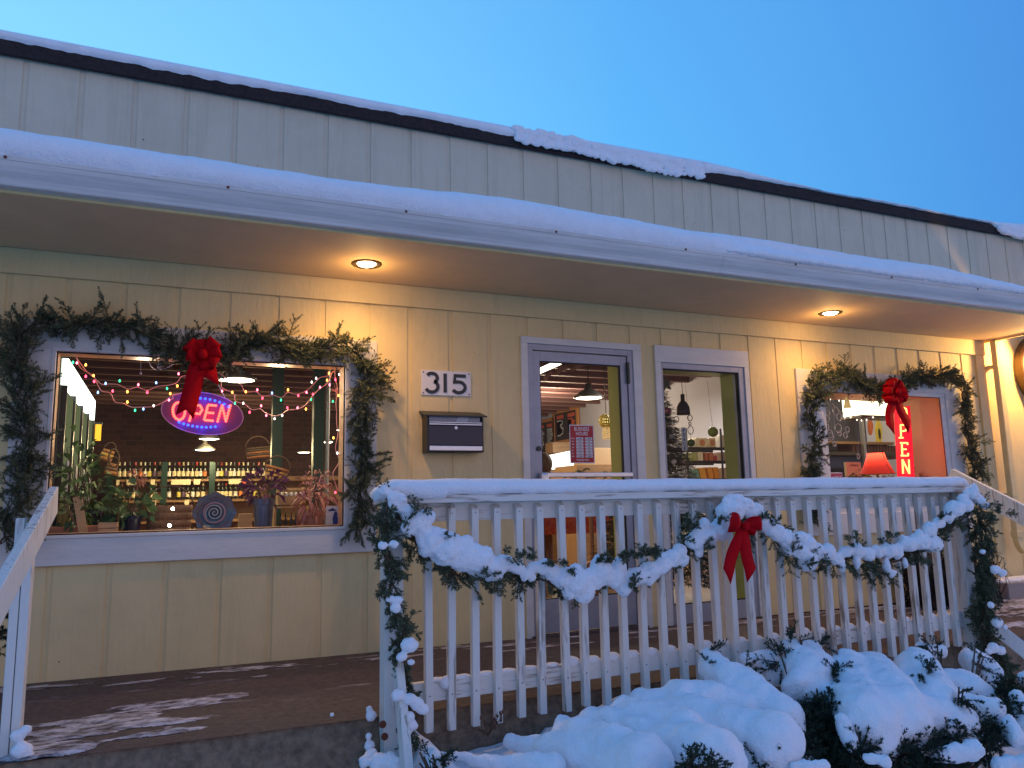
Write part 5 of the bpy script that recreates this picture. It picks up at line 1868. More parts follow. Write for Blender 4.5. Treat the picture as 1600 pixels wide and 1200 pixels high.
MB().lathe((A.x, A.y, 0.80), [(0.06, 0), (0.05, 0.02), (0.015, 0.05), (0.02, 0.12), (0.012, A.z - 0.80 + 0.03), (0, A.z - 0.80 + 0.04)], 18).build('lamp_base', M['trim_ring'], rl, smooth=True)
plight(tuple(A + Vector((0, 0, 30 * k_))), 3.2, (1.0, 0.75, 0.45), 0.015)
# white fairy lights
M['white_cord'] = mat('white_cord', (0.6, 0.55, 0.5), 0.5)
BC['f'] = emat('bulb_fairy', (1.0, 0.85, 0.65), 3)
M['glow_cord_keep'] = M['glow_cord']
M['glow_cord'] = M['white_cord']
string_lights('string_lights', 'upper strand of small white fairy lights in the right window', [(1290, 616), (1300, 618), (1312, 624), (1322, 626), (1334, 629), (1346, 628)], [(1297, 624, 'f'), (1311, 626, 'f'), (1317, 628, 'f'), (1332, 633, 'f')], 0.22)
string_lights('string_lights', 'lower strand of small white fairy lights in the right window', [(1300, 630), (1310, 640), (1320, 646), (1330, 648), (1340, 652), (1347, 655), (1356, 653), (1366, 650)], [(1320, 652, 'f'), (1329, 652, 'f'), (1339, 656, 'f'), (1346, 657, 'f'), (1354, 656, 'f'), (1364, 652, 'f')], 0.24)
M['glow_cord'] = M['glow_cord_keep']
# hanging rings
M['silver'] = mat('silver_ring', (0.62, 0.62, 0.60), 0.25, 0.5)
rg = empty('ring_mobile', at(1305, 620, y=0.28), 'cluster of silver hoops with a shell disc hanging at the left of the right window', 'mobile')
for px, py, r_ in ((1306, 642, 6.5), (1292, 654, 5.5), (1311, 651, 6), (1319, 651, 4), (1292, 668, 5.5), (1297, 678, 6), (1310, 669, 7), (1312, 677, 4), (1324, 671, 4.2), (1321, 680, 4.6), (1304, 686, 0), (1298, 682, 6), (1293, 645, 5)):
    if not r_:
        continue
    Pc = at(px, py, y=0.28 + rnd(-0.02, 0.02))
    k_ = mpp(Pc)
    sq = rnd(0.75, 1.0)
    MB().tube([Pc + Vector((r_ * k_ * sq * math.cos(a), 0, r_ * k_ * math.sin(a))) for a in np.linspace(0, 6.28, 19)[:-1]], 0.0035, 6, closed=True).build('ring', M['silver'], rg, smooth=True)
Pc = at(1304, 694, y=0.28)
MB().lathe(Pc, [(0, 0), (0.026, 0), (0.026, 0.004), (0, 0.004)], 16, 'y').build('disc', mat('shell_disc', (0.62, 0.50, 0.40), 0.3), rg)
MB().tube([Pc + Vector((0, 0, 0.02)), at(1303, 616, y=0.28)], 0.0015, 4).build('wire', M['silver'], rg)
rg2 = empty('earring_mobile', at(1340, 690, y=0.3), 'pair of small wire loops on threads left of the red lamp', 'mobile')
for px, py in ((1341, 713), (1354, 711)):
    Pc = at(px, py, y=0.3)
    k_ = mpp(Pc)
    MB().tube([Pc + Vector((2.6 * k_ * math.cos(a), 0, 4 * k_ * math.sin(a))) for a in np.linspace(0, 6.28, 15)[:-1]], 0.003, 5, closed=True).build('loop', M['silver'], rg2)
    MB().tube([Pc + Vector((0, 0, 4 * k_)), at(px + 2, 655, y=0.3)], 0.0012, 4).build('thread', M['silver'], rg2)
b = MB()
P = at(1325, 631, y=0.3)
k_ = mpp(P)
b.prism([(-7 * k_, -7 * k_), (7 * k_, -6 * k_), (2 * k_, 9 * k_), (-2 * k_, 9 * k_)], P, (1, 0, 0), (0, 0, 1), (0, 0.02, 0))
b.ball(P + Vector((0, 0.01, 10 * k_)), 0.009, 8, 6)
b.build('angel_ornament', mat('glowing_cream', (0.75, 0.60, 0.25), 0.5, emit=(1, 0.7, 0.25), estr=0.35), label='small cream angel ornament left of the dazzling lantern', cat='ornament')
# shelf with surfboard shaped boards
YQ = 1.5
zA, zB = at(1340, 690, y=YQ).z, at(1340, 706, y=YQ).z
xa, xb_ = at(1288, 700, y=YQ).x, at(1398, 700, y=YQ).x
ws = empty('display_shelf', ((xa + xb_) / 2, YQ, 0), 'wooden display shelf behind the ring mobile in the right window', 'shelf')
MB().box(xa, xb_, YQ, YQ + 0.35, zA - 0.03, zA).build('shelf_board', M['shelf_wood'], ws)
MB().box(xa, xb_, YQ, YQ + 0.35, zB - 0.04, zB).build('shelf_board', M['enamel'], ws)
MB().box(xa, xb_, YQ, YQ + 0.35, 0.7, 0.72).build('shelf_board', M['shelf_wood'], ws)
P = at(1350, 680, y=YQ - 0.05)
MB().box(P.x - 0.02, P.x + 0.02, YQ - 0.05, YQ - 0.01, 0.0, 2.6).build('post', M['steel'], ws)
MB().box(xa, xb_, YQ + 0.4, YQ + 0.43, 0, 2.9).build('back_panel', mat('slate_panel', (0.07, 0.075, 0.11), 0.7), ws)
for i, (px, py, w2_, h2_, c_, l_) in enumerate(((1361, 668, 5, 12, (0.62, 0.16, 0.06), 'small orange leaf shaped board on the upper display shelf'), (1374, 678, 7, 21, (0.75, 0.60, 0.08), 'yellow leaf shaped board with a slot standing right of the orange one'))):
    P = at(px, py, y=YQ + 0.1)
    k_ = mpp(P)
    pts_ = [(w2_ * k_ * math.sin(a) * (1 if math.cos(a) > 0 else 0.8) + 0.15 * h2_ * k_ * math.cos(a) * 0.5, h2_ * k_ * math.cos(a)) for a in np.linspace(0, 6.28, 25)[:-1]]
    t = MB().prism(pts_, P, (1, 0, 0), (0, 0, 1), (0, 0.02, 0)).build('leaf_board', mat('painted_board', c_, 0.5), label=l_, cat='board')
    if i:
        sl = [(0.02 * math.sin(a), 0.07 * math.cos(a)) for a in np.linspace(0, 6.28, 15)[:-1]]
        MB().prism(sl, P + Vector((0, -0.003, 0)), (1, 0, 0), (0, 0, 1), (0, 0.002, 0)).build('slot', M['black'], t)
b = MB()
for i in range(16):
    x_ = xa + 0.5 + i * 0.05
    b.box(x_, x_ + 0.035, YQ + 0.05, YQ + 0.28, zA - 0.20, zA - 0.035)
b.build('folded_cloths', mat('brown_cloths', (0.25, 0.12, 0.10), 0.8, noise_amt=0.5, noise_scale=8), label='row of folded brown cloths on the upper display shelf', cat='cloth')
P = at(1318, 714, y=YQ)
MB().box(P.x - 0.25, P.x + 0.55, YQ + 0.02, YQ + 0.3, zB - 0.22, zB - 0.045).build('blue_bolster', mat('navy_cloth', (0.02, 0.035, 0.10), 0.7), bevel=0.03, label='long dark blue cloth roll on the lower display shelf', cat='cloth')
# books / card / sign
P0, P1 = at(1323, 737, y=0.8), at(1345, 722, y=0.8)
bk_ = empty('book', P0, 'cream book cover standing below the ring mobile', 'book')
MB().box(P0.x, P1.x, 0.8, 0.83, P0.z - 0.05, P1.z).build('cover', M['tag'], bk_)
MB().text('culture', 0.040, ((P0.x + P1.x) / 2, 0.797, P1.z - 0.045), (1, 0, 0), (0, 0, 1), (0, 0, 0), 'CENTER', 0.0005).build('title', M['rust'], bk_)
P0, P1 = at(1288, 760, y=0.24), at(1316, 738, y=0.24)
hr = empty('pink_sign', P0, 'pink rounded sign with white letters at the lower left of the right window', 'sign')
MB().box(P0.x, P1.x, 0.24, 0.245, P0.z, P1.z).build('sign_border', M['card'], hr, bevel=0.006)
MB().box(P0.x, P1.x - 0.01, 0.236, 0.2395, P0.z, P1.z - 0.01).build('sign_plate', mat('magenta', (0.45, 0.02, 0.10), 0.5), hr)
MB().text('HERE', 0.060, (P1.x - 0.018, 0.2345, P1.z - 0.078), (1, 0, 0), (0, 0, 1), (0, 0, 0), 'RIGHT', 0.001, 0.85).build('lettering', M['card'], hr)
potted('reddish leafy sprig in a small pot right of the upright neon sign', 1446, 752, 762, 12, 0.33, foliage_mat('reddish_leaves', (0.20, 0.05, 0.02), (0.40, 0.16, 0.05)), 40, 0.055, M['terracotta'], 0.11, 0.13)
potted('green leafy plant left of the red lamp', 1345, 750, 764, 14, 0.5, M['olive_leaf'], 60, 0.05, M['black'], 0.09, 0.07)
potted('bright green plant right of the red lamp base', 1392, 752, 764, 14, 0.5, M['olive_leaf'], 50, 0.05, M['black'], 0.08, 0.05)
MB().box(6.35, 7.93, 0.602, 0.64, 0.70, 0.80).build('display_ledge', M['shelf_wood'], label='narrow wooden ledge inside the right window', cat='ledge')

# ------------------------------------------------------------------ greenery
def needles(b, p, d, ln, nl=0.024, nw=0.0056, step=0.0032, up_bias=0.0, tuft=True):
    """one conifer shoot: needles all round a thin stem"""
    d = d.normalized()
    a = d.orthogonal().normalized()
    c = d.cross(a)
    n_ = max(5, int(ln / step))
    ph = rnd(0, 6.28)
    V, Fc = b.v, b.f
    for i in range(n_):
        t_ = i / n_
        q = p + d * (ln * t_)
        ph += 2.4
        side = a * math.cos(ph) + c * math.sin(ph)
        o_ = (side * 0.85 + d * 0.62)
        l_ = nl * rnd(0.75, 1.1) * (1 - 0.22 * t_)
        w_ = d.cross(side) * nw * 0.5
        e_ = q + o_ * l_
        k_ = len(V)
        V.append(tuple(q + w_))
        V.append(tuple(q - w_))
        V.append(tuple(e_))
        Fc.append((k_, k_ + 1, k_ + 2))
    if tuft:
        q = p + d * ln
        for i in range(8):
            o_ = (d + rvec() * 0.6).normalized() * nl * 0.8
            w_ = o_.cross(rvec()).normalized() * nw * 0.5
            k_ = len(V)
            V.append(tuple(q + w_)); V.append(tuple(q - w_)); V.append(tuple(q + o_))
            Fc.append((k_, k_ + 1, k_ + 2))


def spray(b, st, p, d, ln, nl=0.024, nw=0.0056, step=0.0032, side=3):
    """a branchlet: central shoot with side shoots, gently curved"""
    d = d.normalized()
    segs = 3
    q = Vector(p)
    dd = d.copy()
    pl = [q.copy()]
    pn = dd.orthogonal()
    pn.rotate(Matrix.Rotation(rnd(0, 6.28), 3, dd))
    for s_ in range(segs):
        needles(b, q, dd, ln / segs, nl, nw, step, tuft=(s_ == segs - 1))
        for k_ in range(side if s_ else 1):
            f_ = rnd(0, 1)
            sd = (dd + pn * rnd(0.5, 1.0) * random.choice((-1, 1)) + rvec() * 0.25).normalized()
            needles(b, q + dd * (ln / segs * f_), sd, ln * rnd(0.28, 0.50) * (1 - 0.15 * s_), nl * 0.9, nw, step)
        q = q + dd * (ln / segs)
        pl.append(q.copy())
        dd = (dd + rvec() * 0.16 + Vector((0, 0, -0.08))).normalized()
    st.tube(pl, [0.0022, 0.002, 0.0016, 0.001][:len(pl)], 4, caps=False)


def garland(label, path_px, y, rad, dens=1.0, ln=(0.10, 0.19), wall=True, name='fir_garland', group=None, seed=1, dirbias=None, along=0.9, up=0.0):
    random.seed(seed)
    pts = catmull([at(px, py, y=y) for px, py in path_px], 8)
    t = empty(name, pts[0], label, 'garland', group)
    b, st = MB(), MB()
    st.tube([p + Vector((rnd(-1, 1), rnd(-1, 1), rnd(-1, 1))) * 0.008 for p in pts], 0.006, 6)
    L_ = 0
    for i in range(len(pts) - 1):
        seg = pts[i + 1] - pts[i]
        L_ = seg.length
        d = seg.normalized()
        n_ = max(1, int(L_ / 0.0060 * dens + random.random()))
        clump = 0.62 + 0.75 * (noise.noise((pts[i].x * 4.5, pts[i].z * 4.5, seed * 3.1)) + 0.3)
        clump = max(0.5, min(1.3, clump))
        for k_ in range(n_):
            p = pts[i] + seg * random.random()
            out = rvec()
            out -= d * out.dot(d)
            if out.length < 1e-3:
                continue
            out.normalize()
            if wall and out.y > 0.25:
                out.y = -abs(out.y) * 0.4
            sg_ = 1 if random.random() < 0.72 else -1
            dirv = (d * along * sg_ + out * rnd(0.35, 1.15) + Vector((0, 0, up))).normalized()
            p2 = p + out * rnd(0, rad * 0.35)
            spray(b, st, p2, dirv, rnd(*ln) * clump)
    # a few long stray sprigs
    for k_ in range(int(len(pts) / (3.5 if wall else 1e6))):
        i = random.randrange(len(pts) - 1)
        d = (pts[i + 1] - pts[i]).normalized()
        out = rvec()
        if wall:
            out.y = -abs(out.y) * 0.5
        out -= d * out.dot(d) * 0.7
        spray(b, st, pts[i], out.normalized() + Vector((0, 0, 0.1)), rnd(0.13, 0.19), side=4)
    b.build('needles', M['fir'], t)
    st.build('stem', M['stem'], t)
    return t


def bow(name, label, c, s, loops, tails, group=None, knot=0.022, wscale=1.0):
    """ribbon bow facing the street: loops are (angle, length, width), tails lists of points relative to the knot"""
    c = Vector(c)
    t = empty(name, c, label, 'bow', group)
    for (ang, ln, wd_) in loops:
        a_ = math.radians(ang)
        d = Vector((math.cos(a_), 0, math.sin(a_)))
        pr = Vector((-math.sin(a_), 0, math.cos(a_)))
        vs, fs = [], []
        n_ = 16
        lift = rnd(0.0, 0.25)
        for i in range(n_ + 1):
            u_ = i / n_
            r_ = math.sin(math.pi * u_)
            q = c + d * (ln * s * (r_ ** 0.8)) + Vector((0, -1, 0)) * (ln * s * (0.42 * math.sin(2 * math.pi * u_) * r_ ** 0.3 + 0.10 + lift * r_))
            w_ = wd_ * s * (0.28 + 0.72 * r_ ** 0.7) * 0.5
            tw = pr * w_ + Vector((0, -1, 0)) * w_ * 0.25 * math.sin(3 * u_ + ang)
            cr_ = Vector((0, -1, 0)) * w_ * 0.18
            vs += [q - tw, q + cr_, q + tw]
        for i in range(n_):
            for k_ in (0, 1):
                fs.append((3 * i + k_, 3 * i + 3 + k_, 3 * i + 4 + k_, 3 * i + 1 + k_))
        o_ = MB().add(vs, fs).build('loop', M['red'], t, smooth=True)
        m_ = o_.modifiers.new('s', 'SOLIDIFY')
        m_.thickness = 0.0025
    for pts_, w0, w1, vcut in tails:
        P_ = catmull([c + Vector((p[0] * s, -0.012 - (p[2] * s if len(p) > 2 else 0), p[1] * s)) for p in pts_], 6)
        vs, fs = [], []
        k_ = len(P_)
        for i, q in enumerate(P_):
            u_ = i / (k_ - 1)
            d = (P_[min(i + 1, k_ - 1)] - P_[max(i - 1, 0)]).normalized()
            pr = Vector((0, -1, 0)).cross(d).normalized()
            w_ = (w0 + (w1 - w0) * min(1, u_ * 2.5)) * s * 0.5
            dy = Vector((0, -0.006 * math.sin(7 * u_), 0))
            e = [q - pr * w_ + dy, q + Vector((0, -0.10 * w_, 0)) + dy, q + pr * w_ + dy]
            if i == k_ - 1:
                if vcut == 'v':
                    e[0] += d * w_ * 0.9
                    e[2] += d * w_ * 0.9
                elif vcut == 'l':
                    e[0] += d * w_ * 1.6
                    e[1] += d * w_ * 0.8
                else:
                    e[2] += d * w_ * 1.6
                    e[1] += d * w_ * 0.8
            vs += e
        for i in range(k_ - 1):
            for j in (0, 1):
                fs.append((3 * i + j, 3 * i + 3 + j, 3 * i + 4 + j, 3 * i + 1 + j))
        o_ = MB().add(vs, fs).build('tail', M['red'], t, smooth=True)
        m_ = o_.modifiers.new('s', 'SOLIDIFY')
        m_.thickness = 0.0025
    MB().ball(c + Vector((0, -0.06 * s, 0)), knot * s * 1.5, 12, 8, (1, 0.9, 1.1)).build('knot', M['red'], t, smooth=True)
    return t


garland('fir garland framing the left shop window from sill to sill', [(2, 850), (18, 805), (32, 768), (44, 722), (44, 680), (34, 640), (46, 600), (34, 560), (36, 528), (58, 508), (95, 512), (130, 508), (165, 512), (200, 512), (235, 527), (262, 545), (290, 556), (325, 562), (362, 560), (390, 538), (425, 530), (455, 545), (492, 548), (530, 540), (560, 556), (578, 590), (570, 625), (562, 655), (566, 695), (572, 735), (560, 775), (566, 800), (552, 828)], -0.075, 0.10, 0.72, ln=(0.09, 0.16), seed=4)
garland('fir garland framing the right shop window with the neon sign', [(1278, 822), (1268, 790), (1264, 755), (1268, 715), (1274, 680), (1264, 650), (1272, 615), (1275, 590), (1300, 592), (1325, 585), (1345, 600), (1368, 606), (1400, 603), (1425, 592), (1450, 590), (1480, 584), (1500, 598), (1505, 630), (1510, 665), (1514, 700), (1522, 730), (1518, 752)], -0.075, 0.09, 0.72, ln=(0.08, 0.145), seed=9)
random.seed(21)
PB = at(316, 556, y=-0.20)
bow('red_bow', 'large red ribbon bow hanging over the left window with one long tail', PB, 0.90,
    [(140, 0.125, 0.10), (52, 0.13, 0.10), (172, 0.10, 0.10), (18, 0.12, 0.10), (100, 0.11, 0.09), (-28, 0.11, 0.10), (205, 0.09, 0.09), (-70, 0.10, 0.10)],
    [([(0, 0), (-0.035, -0.12), (-0.055, -0.24), (-0.085, -0.375)], 0.10, 0.115, 'v'), ([(0, 0), (0.03, -0.05), (0.045, -0.10), (0.05, -0.13)], 0.09, 0.10, 'r')])
PB = at(1395, 613, y=-0.20)
bow('red_bow', 'fluffy round red bow with two tails over the neon sign window', PB, 0.90,
    [(a_, 0.135 + 0.015 * math.sin(a_), 0.085) for a_ in (10, 50, 95, 135, 178, 215, 250, 300, 335)] + [(30, 0.09, 0.08), (150, 0.09, 0.08), (270, 0.08, 0.08)],
    [([(0, 0), (-0.05, -0.13), (-0.085, -0.22), (-0.10, -0.34)], 0.08, 0.115, 'r'), ([(0, 0), (0.04, -0.10), (0.09, -0.20), (0.15, -0.31)], 0.08, 0.115, 'l')])

# ------------------------------------------------------------------ porch railing
FY = -1.5           # back of the rails
fen = empty('porch_railing', (3.9, -1.54, -0.02), 'white painted porch railing with square balusters in front of the door', 'railing')
FX0, FX1 = 1.845, 5.93
b = MB()
nseg = 40
MB().box(FX0, FX1, -1.625, -1.455, 0.952, 0.988).build('top_cap', M['rail_x'], fen, bevel=0.004)
MB().box(1.955, FX1 - 0.09, -1.539, -1.502, 0.862, 0.9515).build('top_rail', M['rail_x'], fen, bevel=0.003)
b = MB()
x0b, x1b = 1.955, FX1 - 0.09
zb0, zb1 = 0.016, 0.056
b.add([(x0b, -1.539, zb0), (x1b, -1.539, zb1), (x1b, -1.502, zb1), (x0b, -1.502, zb0), (x0b, -1.539, zb0 + 0.092), (x1b, -1.539, zb1 + 0.092), (x1b, -1.502, zb1 + 0.092), (x0b, -1.502, zb0 + 0.092)],
      [(0, 3, 2, 1), (4, 5, 6, 7), (0, 1, 5, 4), (1, 2, 6, 5), (2, 3, 7, 6), (3, 0, 4, 7)])
b.build('bottom_rail', M['rail_x'], fen, bevel=0.003)
M['raw_post'] = mat('raw_yellow_post', (0.62, 0.48, 0.26), 0.7, noise_amt=0.3, noise_scale=10, stretch=(1, 1, 0.2), bump=0.3)
po = MB().box(1.862, 1.952, -1.595, -1.502, -0.62, 0.9515).build('post', M['rail'], fen, bevel=0.004)
for px, py in ((598, 1132), (601, 1151)):
    P = at(px, py, y=-1.596)
    MB().lathe((P.x, -1.600, P.z), [(0, 0), (0.016, 0.001), (0.017, 0.006)], 14, 'y').build('bolt', M['rust'], po)
MB().box(3.90, 3.985, -1.500, -1.415, -0.02, 0.9515).build('post', M['rail'], fen, bevel=0.004)
MB().box(FX1 - 0.088, FX1, -1.595, -1.502, -0.62, 0.9515).build('post', M['rail'], fen, bevel=0.004)
i = 0
x = 2.062
random.seed(5)
while x < 5.80:
    w_ = 0.0375
    tl_ = rnd(-0.003, 0.003)
    lean = rnd(-0.008, 0.008)
    zb_ = -0.118 + 0.018 * (x - 2) + rnd(-0.008, 0.008)
    zt_ = 0.945 + rnd(-0.004, 0.003)
    yy0, yy1 = -1.578, -1.5395
    xa_, xc_ = x + tl_, x + tl_ + lean
    b = MB()
    b.add([(xc_, yy0, zb_), (xc_ + w_, yy0, zb_ + rnd(-0.003, 0.003)), (xc_ + w_, yy1, zb_), (xc_, yy1, zb_), (xa_, yy0, zt_ - 0.022), (xa_ + w_, yy0, zt_ - 0.022), (xa_ + w_, yy1, zt_), (xa_, yy1, zt_)],
          [(0, 3, 2, 1), (4, 5, 6, 7), (0, 1, 5, 4), (1, 2, 6, 5), (2, 3, 7, 6), (3, 0, 4, 7)])
    bo = b.build('baluster', M['rail'], fen, bevel=0.003)
    b = MB()
    b.ball((xc_ + w_ / 2, yy0, zb_ + 0.165), 0.0035, 6, 4)
    b.ball((xa_ + w_ / 2, yy0, 0.90), 0.003, 6, 4)
    b.build('nail', M['black'], bo)
    x += 0.1218
    i += 1

# raking braces at both ends, handrails at both stairs
MB().bar((1.905, -1.640, 0.30), (1.885, -2.05, -0.60), 0.075, 0.038, up=(1, 0, 0)).build('brace', M['rail'], fen, bevel=0.004)
MB().bar((6.02, -1.56, 0.10), (6.42, -1.95, -0.42), 0.05, 0.09).build('brace', M['rail'], fen, bevel=0.004)
hl = empty('stair_handrail', (0.42, -1.5, -0.6), 'white stair handrail with a double post at the left edge of the porch', 'handrail')
MB().bar((0.432, -1.03, 1.003), (0.432, -3.4, 0.355), 0.036, 0.128).build('rail', M['rail'], hl, bevel=0.004)
MB().box(0.343, 0.376, -1.42, -1.34, -0.62, 0.925).build('post', M['rail'], hl, bevel=0.004)
MB().box(0.379, 0.413, -1.42, -1.34, -0.62, 0.905).build('post', M['rail'], hl, bevel=0.004)
hr_ = empty('stair_handrail', (6.98, -1.4, -0.6), 'white stair handrail sloping down at the right behind the railing end', 'handrail')
MB().bar((6.98, -0.70, 1.08), (6.98, -2.6, 0.06), 0.040, 0.150).build('rail', M['rail'], hr_, bevel=0.004)
MB().box(6.93, 7.02, -0.80, -0.71, -0.05, 1.0).build('post', M['rail'], hr_, bevel=0.004)

# ------------------------------------------------------------------ snow lumps
def snow_mass(label, blobs, voxel=0.012, rough=0.006, sc=0.05, smooth=3, extra=None, material=None, parent=None, name='snow'):
    """blobs: (point, radius, (sx, sy, sz)) melted together"""
    b_ = MB()
    for P, r_, s_ in blobs:
        b_.ball(P, r_, 16, 10, s_)
    o_ = b_.build(name, material or M['snow'], parent, smooth=True, label=label, cat=None if parent else 'snow', kind=None if parent else 'stuff')
    r = o_.modifiers.new('r', 'REMESH')
    r.mode = 'VOXEL'
    r.voxel_size = voxel
    r.use_smooth_shade = True
    sm = o_.modifiers.new('sm', 'SMOOTH')
    sm.factor = 0.6
    sm.iterations = smooth
    if rough:
        for q, (am, s2) in enumerate(((rough, sc), (rough * 0.45, sc * 0.35))):
            tx_ = bpy.data.textures.new('snow_clouds', 'CLOUDS')
            tx_.noise_scale = s2
            dm = o_.modifiers.new('d', 'DISPLACE')
            dm.texture = tx_
            dm.strength = am * 2
            dm.mid_level = 0.5
            dm.texture_coords = 'GLOBAL'
    return o_


# snow on the top cap
random.seed(31)
vs, fs = [], []
n_ = 420
pf = [(-1.622, 0.989), (-1.642, 0.998), (-1.648, 1.020), (-1.636, 1.044), (-1.600, 1.058), (-1.545, 1.062), (-1.490, 1.056), (-1.452, 1.036), (-1.446, 1.005), (-1.458, 0.989)]
k = len(pf)
for i in range(n_ + 1):
    x = FX0 - 0.03 + (FX1 + 0.02 - FX0 + 0.03) * i / n_
    e = min(1.0, (i + 0.5) / 10) ** 0.5 * min(1.0, (n_ - i + 0.5) / 10) ** 0.5
    tap = 0.006 if x > 3.9 else 0.012
    hh = interp(x, [(1.8, 0.010), (2.3, 0.006), (3.5, 0.0), (5.0, -0.006), (6, -0.002)])
    for j, (y, z) in enumerate(pf):
        up = (z - 0.989) / 0.07
        dz = hh * up + 0.006 * noise.noise((x * 3.5, j * 0.3, 0)) * up + 0.003 * noise.noise((x * 14, j * 0.5, 0))
        dy = (0.007 * noise.noise((x * 6, j * 0.4, 5)) + 0.004 * noise.noise((x * 18, j * 0.6, 8))) * (1 if j < 4 else 0.5)
        if j <= 1:
            dz += 0.010 * noise.noise((x * 7, 3, 3))
            if x < 2.15:
                dz -= 0.02
        vs.append((x, -1.545 + (y + 1.545) * (0.55 + 0.45 * e) + dy, 0.989 + (z - 0.989) * e + dz))
for i in range(n_):
    for j in range(k - 1):
        a = i * k + j
        fs.append((a, a + k, a + k + 1, a + 1))
fs += [tuple(range(k)), tuple(n_ * k + j for j in range(k - 1, -1, -1))]
MB().add(vs, fs).build('snow', M['snow'], smooth=True, label='even ridge of snow on the top cap of the porch railing', cat='snow', kind='stuff')

# rolled lumps hanging on the roof edge, and the lower lip of the canopy snow
random.seed(61)
bl = []
EDGE = [(3.30, 3.735), (3.45, 3.725), (3.7, 3.735), (3.95, 3.722), (4.15, 3.700), (4.3, 3.715), (4.5, 3.690), (4.65, 3.680), (4.82, 3.690), (4.95, 3.715), (5.08, 3.705)]
x = 3.30
while x < 5.10:
    r_ = rnd(0.016, 0.030)
    z = interp(x, EDGE) + rnd(-0.012, 0.012)
    bl.append((Vector((x, -0.066 - r_ * 0.4, z + 0.012)), r_, (1.25, 0.8, 1)))
    bl.append((Vector((x + rnd(-0.02, 0.02), -0.070, z + 0.050)), r_ * rnd(0.9, 1.2), (1.3, 0.7, 1)))
    if random.random() < 0.75:
        bl.append((Vector((x, -0.075, z + 0.095)), rnd(0.022, 0.034), (1.6, 0.6, 1)))
    x += rnd(0.018, 0.034)
x = 9.0
while x < 9.9:
    r_ = rnd(0.024, 0.036)
    bl.append((Vector((x, -0.075, 3.735 - 0.03 * min(1, (x - 9) / 0.3) + rnd(-0.01, 0.01))), r_, (1.3, 0.8, 1)))
    x += 0.03
snow_mass('rolled lumps of snow clinging over the dark roof edge', bl, 0.008, 0.007, 0.035, 2)
bl = []
x = 4.42
while x < 8.62:
    w_ = min(1, (x - 4.4) / 0.25)
    g_z = 0.5 + 0.5 * noise.noise((x * 1.7, 4.4, 0))
    r_ = (0.026 + 0.016 * g_z) * (0.5 + 0.5 * w_)
    bl.append((Vector((x, -1.110 - 0.012 * g_z, 2.642 + 0.012 * g_z)), r_, (1.6, 0.9, 0.8)))
    bl.append((Vector((x + 0.02, -1.095, 2.655)), r_ * rnd(0.8, 1.1), (1.4, 0.9, 0.8)))
    x += rnd(0.025, 0.045)
snow_mass('lower lip of slumped snow resting on the gutter toward the right', bl, 0.009, 0.008, 0.06, 3)

# snow on the bottom rail between balusters
bl = []
x = 2.062 + 0.0375
random.seed(8)
while x < 5.8:
    z = zb0 + (zb1 - zb0) * (x - x0b) / (x1b - x0b) + 0.092
    h = interp(x, [(2.0, 0.008), (2.7, 0.012), (2.8, 0.022), (5.8, 0.020)]) * rnd(0.8, 1.25)
    if x < 2.55 and i % 2:
        h *= 0.5
    bl.append((Vector((x + 0.042, -1.520, z + 0.002)), 0.05, (1.05, 0.46, max(0.25, h / 0.042))))
    x += 0.1218
P = at(700, 1066, y=-1.55)
bl.append((P, 0.045, (1.0, 0.55, 0.75)))
snow_mass('small snow pillows between the balusters on the bottom rail', bl, 0.007, 0.003, 0.03, 2)

# garland swagged on the railing
GY = -1.665
swag = garland('fir garland swagged across the porch railing under the snow', [(px_, py_ + 6) for px_, py_ in [(622, 800), (640, 832), (668, 862), (705, 888), (745, 900), (785, 892), (830, 896), (870, 910), (905, 922), (940, 905), (985, 895), (1030, 882), (1075, 852), (1110, 818), (1140, 800), (1175, 802), (1210, 822), (1245, 850), (1280, 870), (1325, 876), (1370, 880), (1405, 868), (1440, 848), (1480, 822), (1515, 798)]], GY, 0.055, 0.40, ln=(0.07, 0.12), wall=False, seed=14)
garland('fir garland hanging down the left railing post', [(608, 772), (604, 800), (606, 830), (600, 860), (612, 890), (608, 925), (618, 955), (628, 985), (624, 1015), (632, 1045), (638, 1075), (632, 1105), (640, 1135), (642, 1158)], -1.70, 0.05, 0.62, ln=(0.06, 0.11), wall=False, seed=15, up=-0.25)
garland('fir garland hanging down the right railing end', [(1522, 795), (1532, 815), (1536, 850), (1533, 885), (1540, 920), (1536, 955), (1542, 985), (1545, 1010), (1556, 1030), (1575, 1045)], -1.68, 0.07, 1.15, ln=(0.08, 0.13), wall=False, seed=16, up=-0.2)
# hanging sprigs under the swag
random.seed(77)
for lab, px, py, dx, dy in (('left one of the two drooping fir sprigs right of the railing bow', 1184, 815, -22, 50), ('right one of the two drooping fir sprigs right of the railing bow', 1195, 812, 18, 55), ('short drooping fir sprig under the fat snow at the left of the swag', 700, 870, -6, 32),
                            ('second drooping fir sprig under the fat snow at the left of the swag', 722, 880, 10, 28), ('drooping fir sprig left of the lowest snow clump of the swag', 812, 900, -4, 32), ('long fir sprig drooping where the swag crosses the right half', 1228, 835, 8, 58), ('fir sprig right of the longest one on the right half of the swag', 1243, 850, 20, 42)):
    b, st = MB(), MB()
    A = at(px, py, y=GY - 0.01)
    B_ = at(px + dx, py + dy, y=GY - 0.02)
    spray(b, st, A, (B_ - A), (B_ - A).length, side=4)
    spray(b, st, A, (B_ - A) + rvec() * 0.04, (B_ - A).length * 0.8, side=3)
    t = empty('fir_sprig', A, lab, 'fir sprig', 'drooping sprigs of the railing swag')
    b.build('needles', M['fir'], t)
    st.build('stem', M['stem'], t)

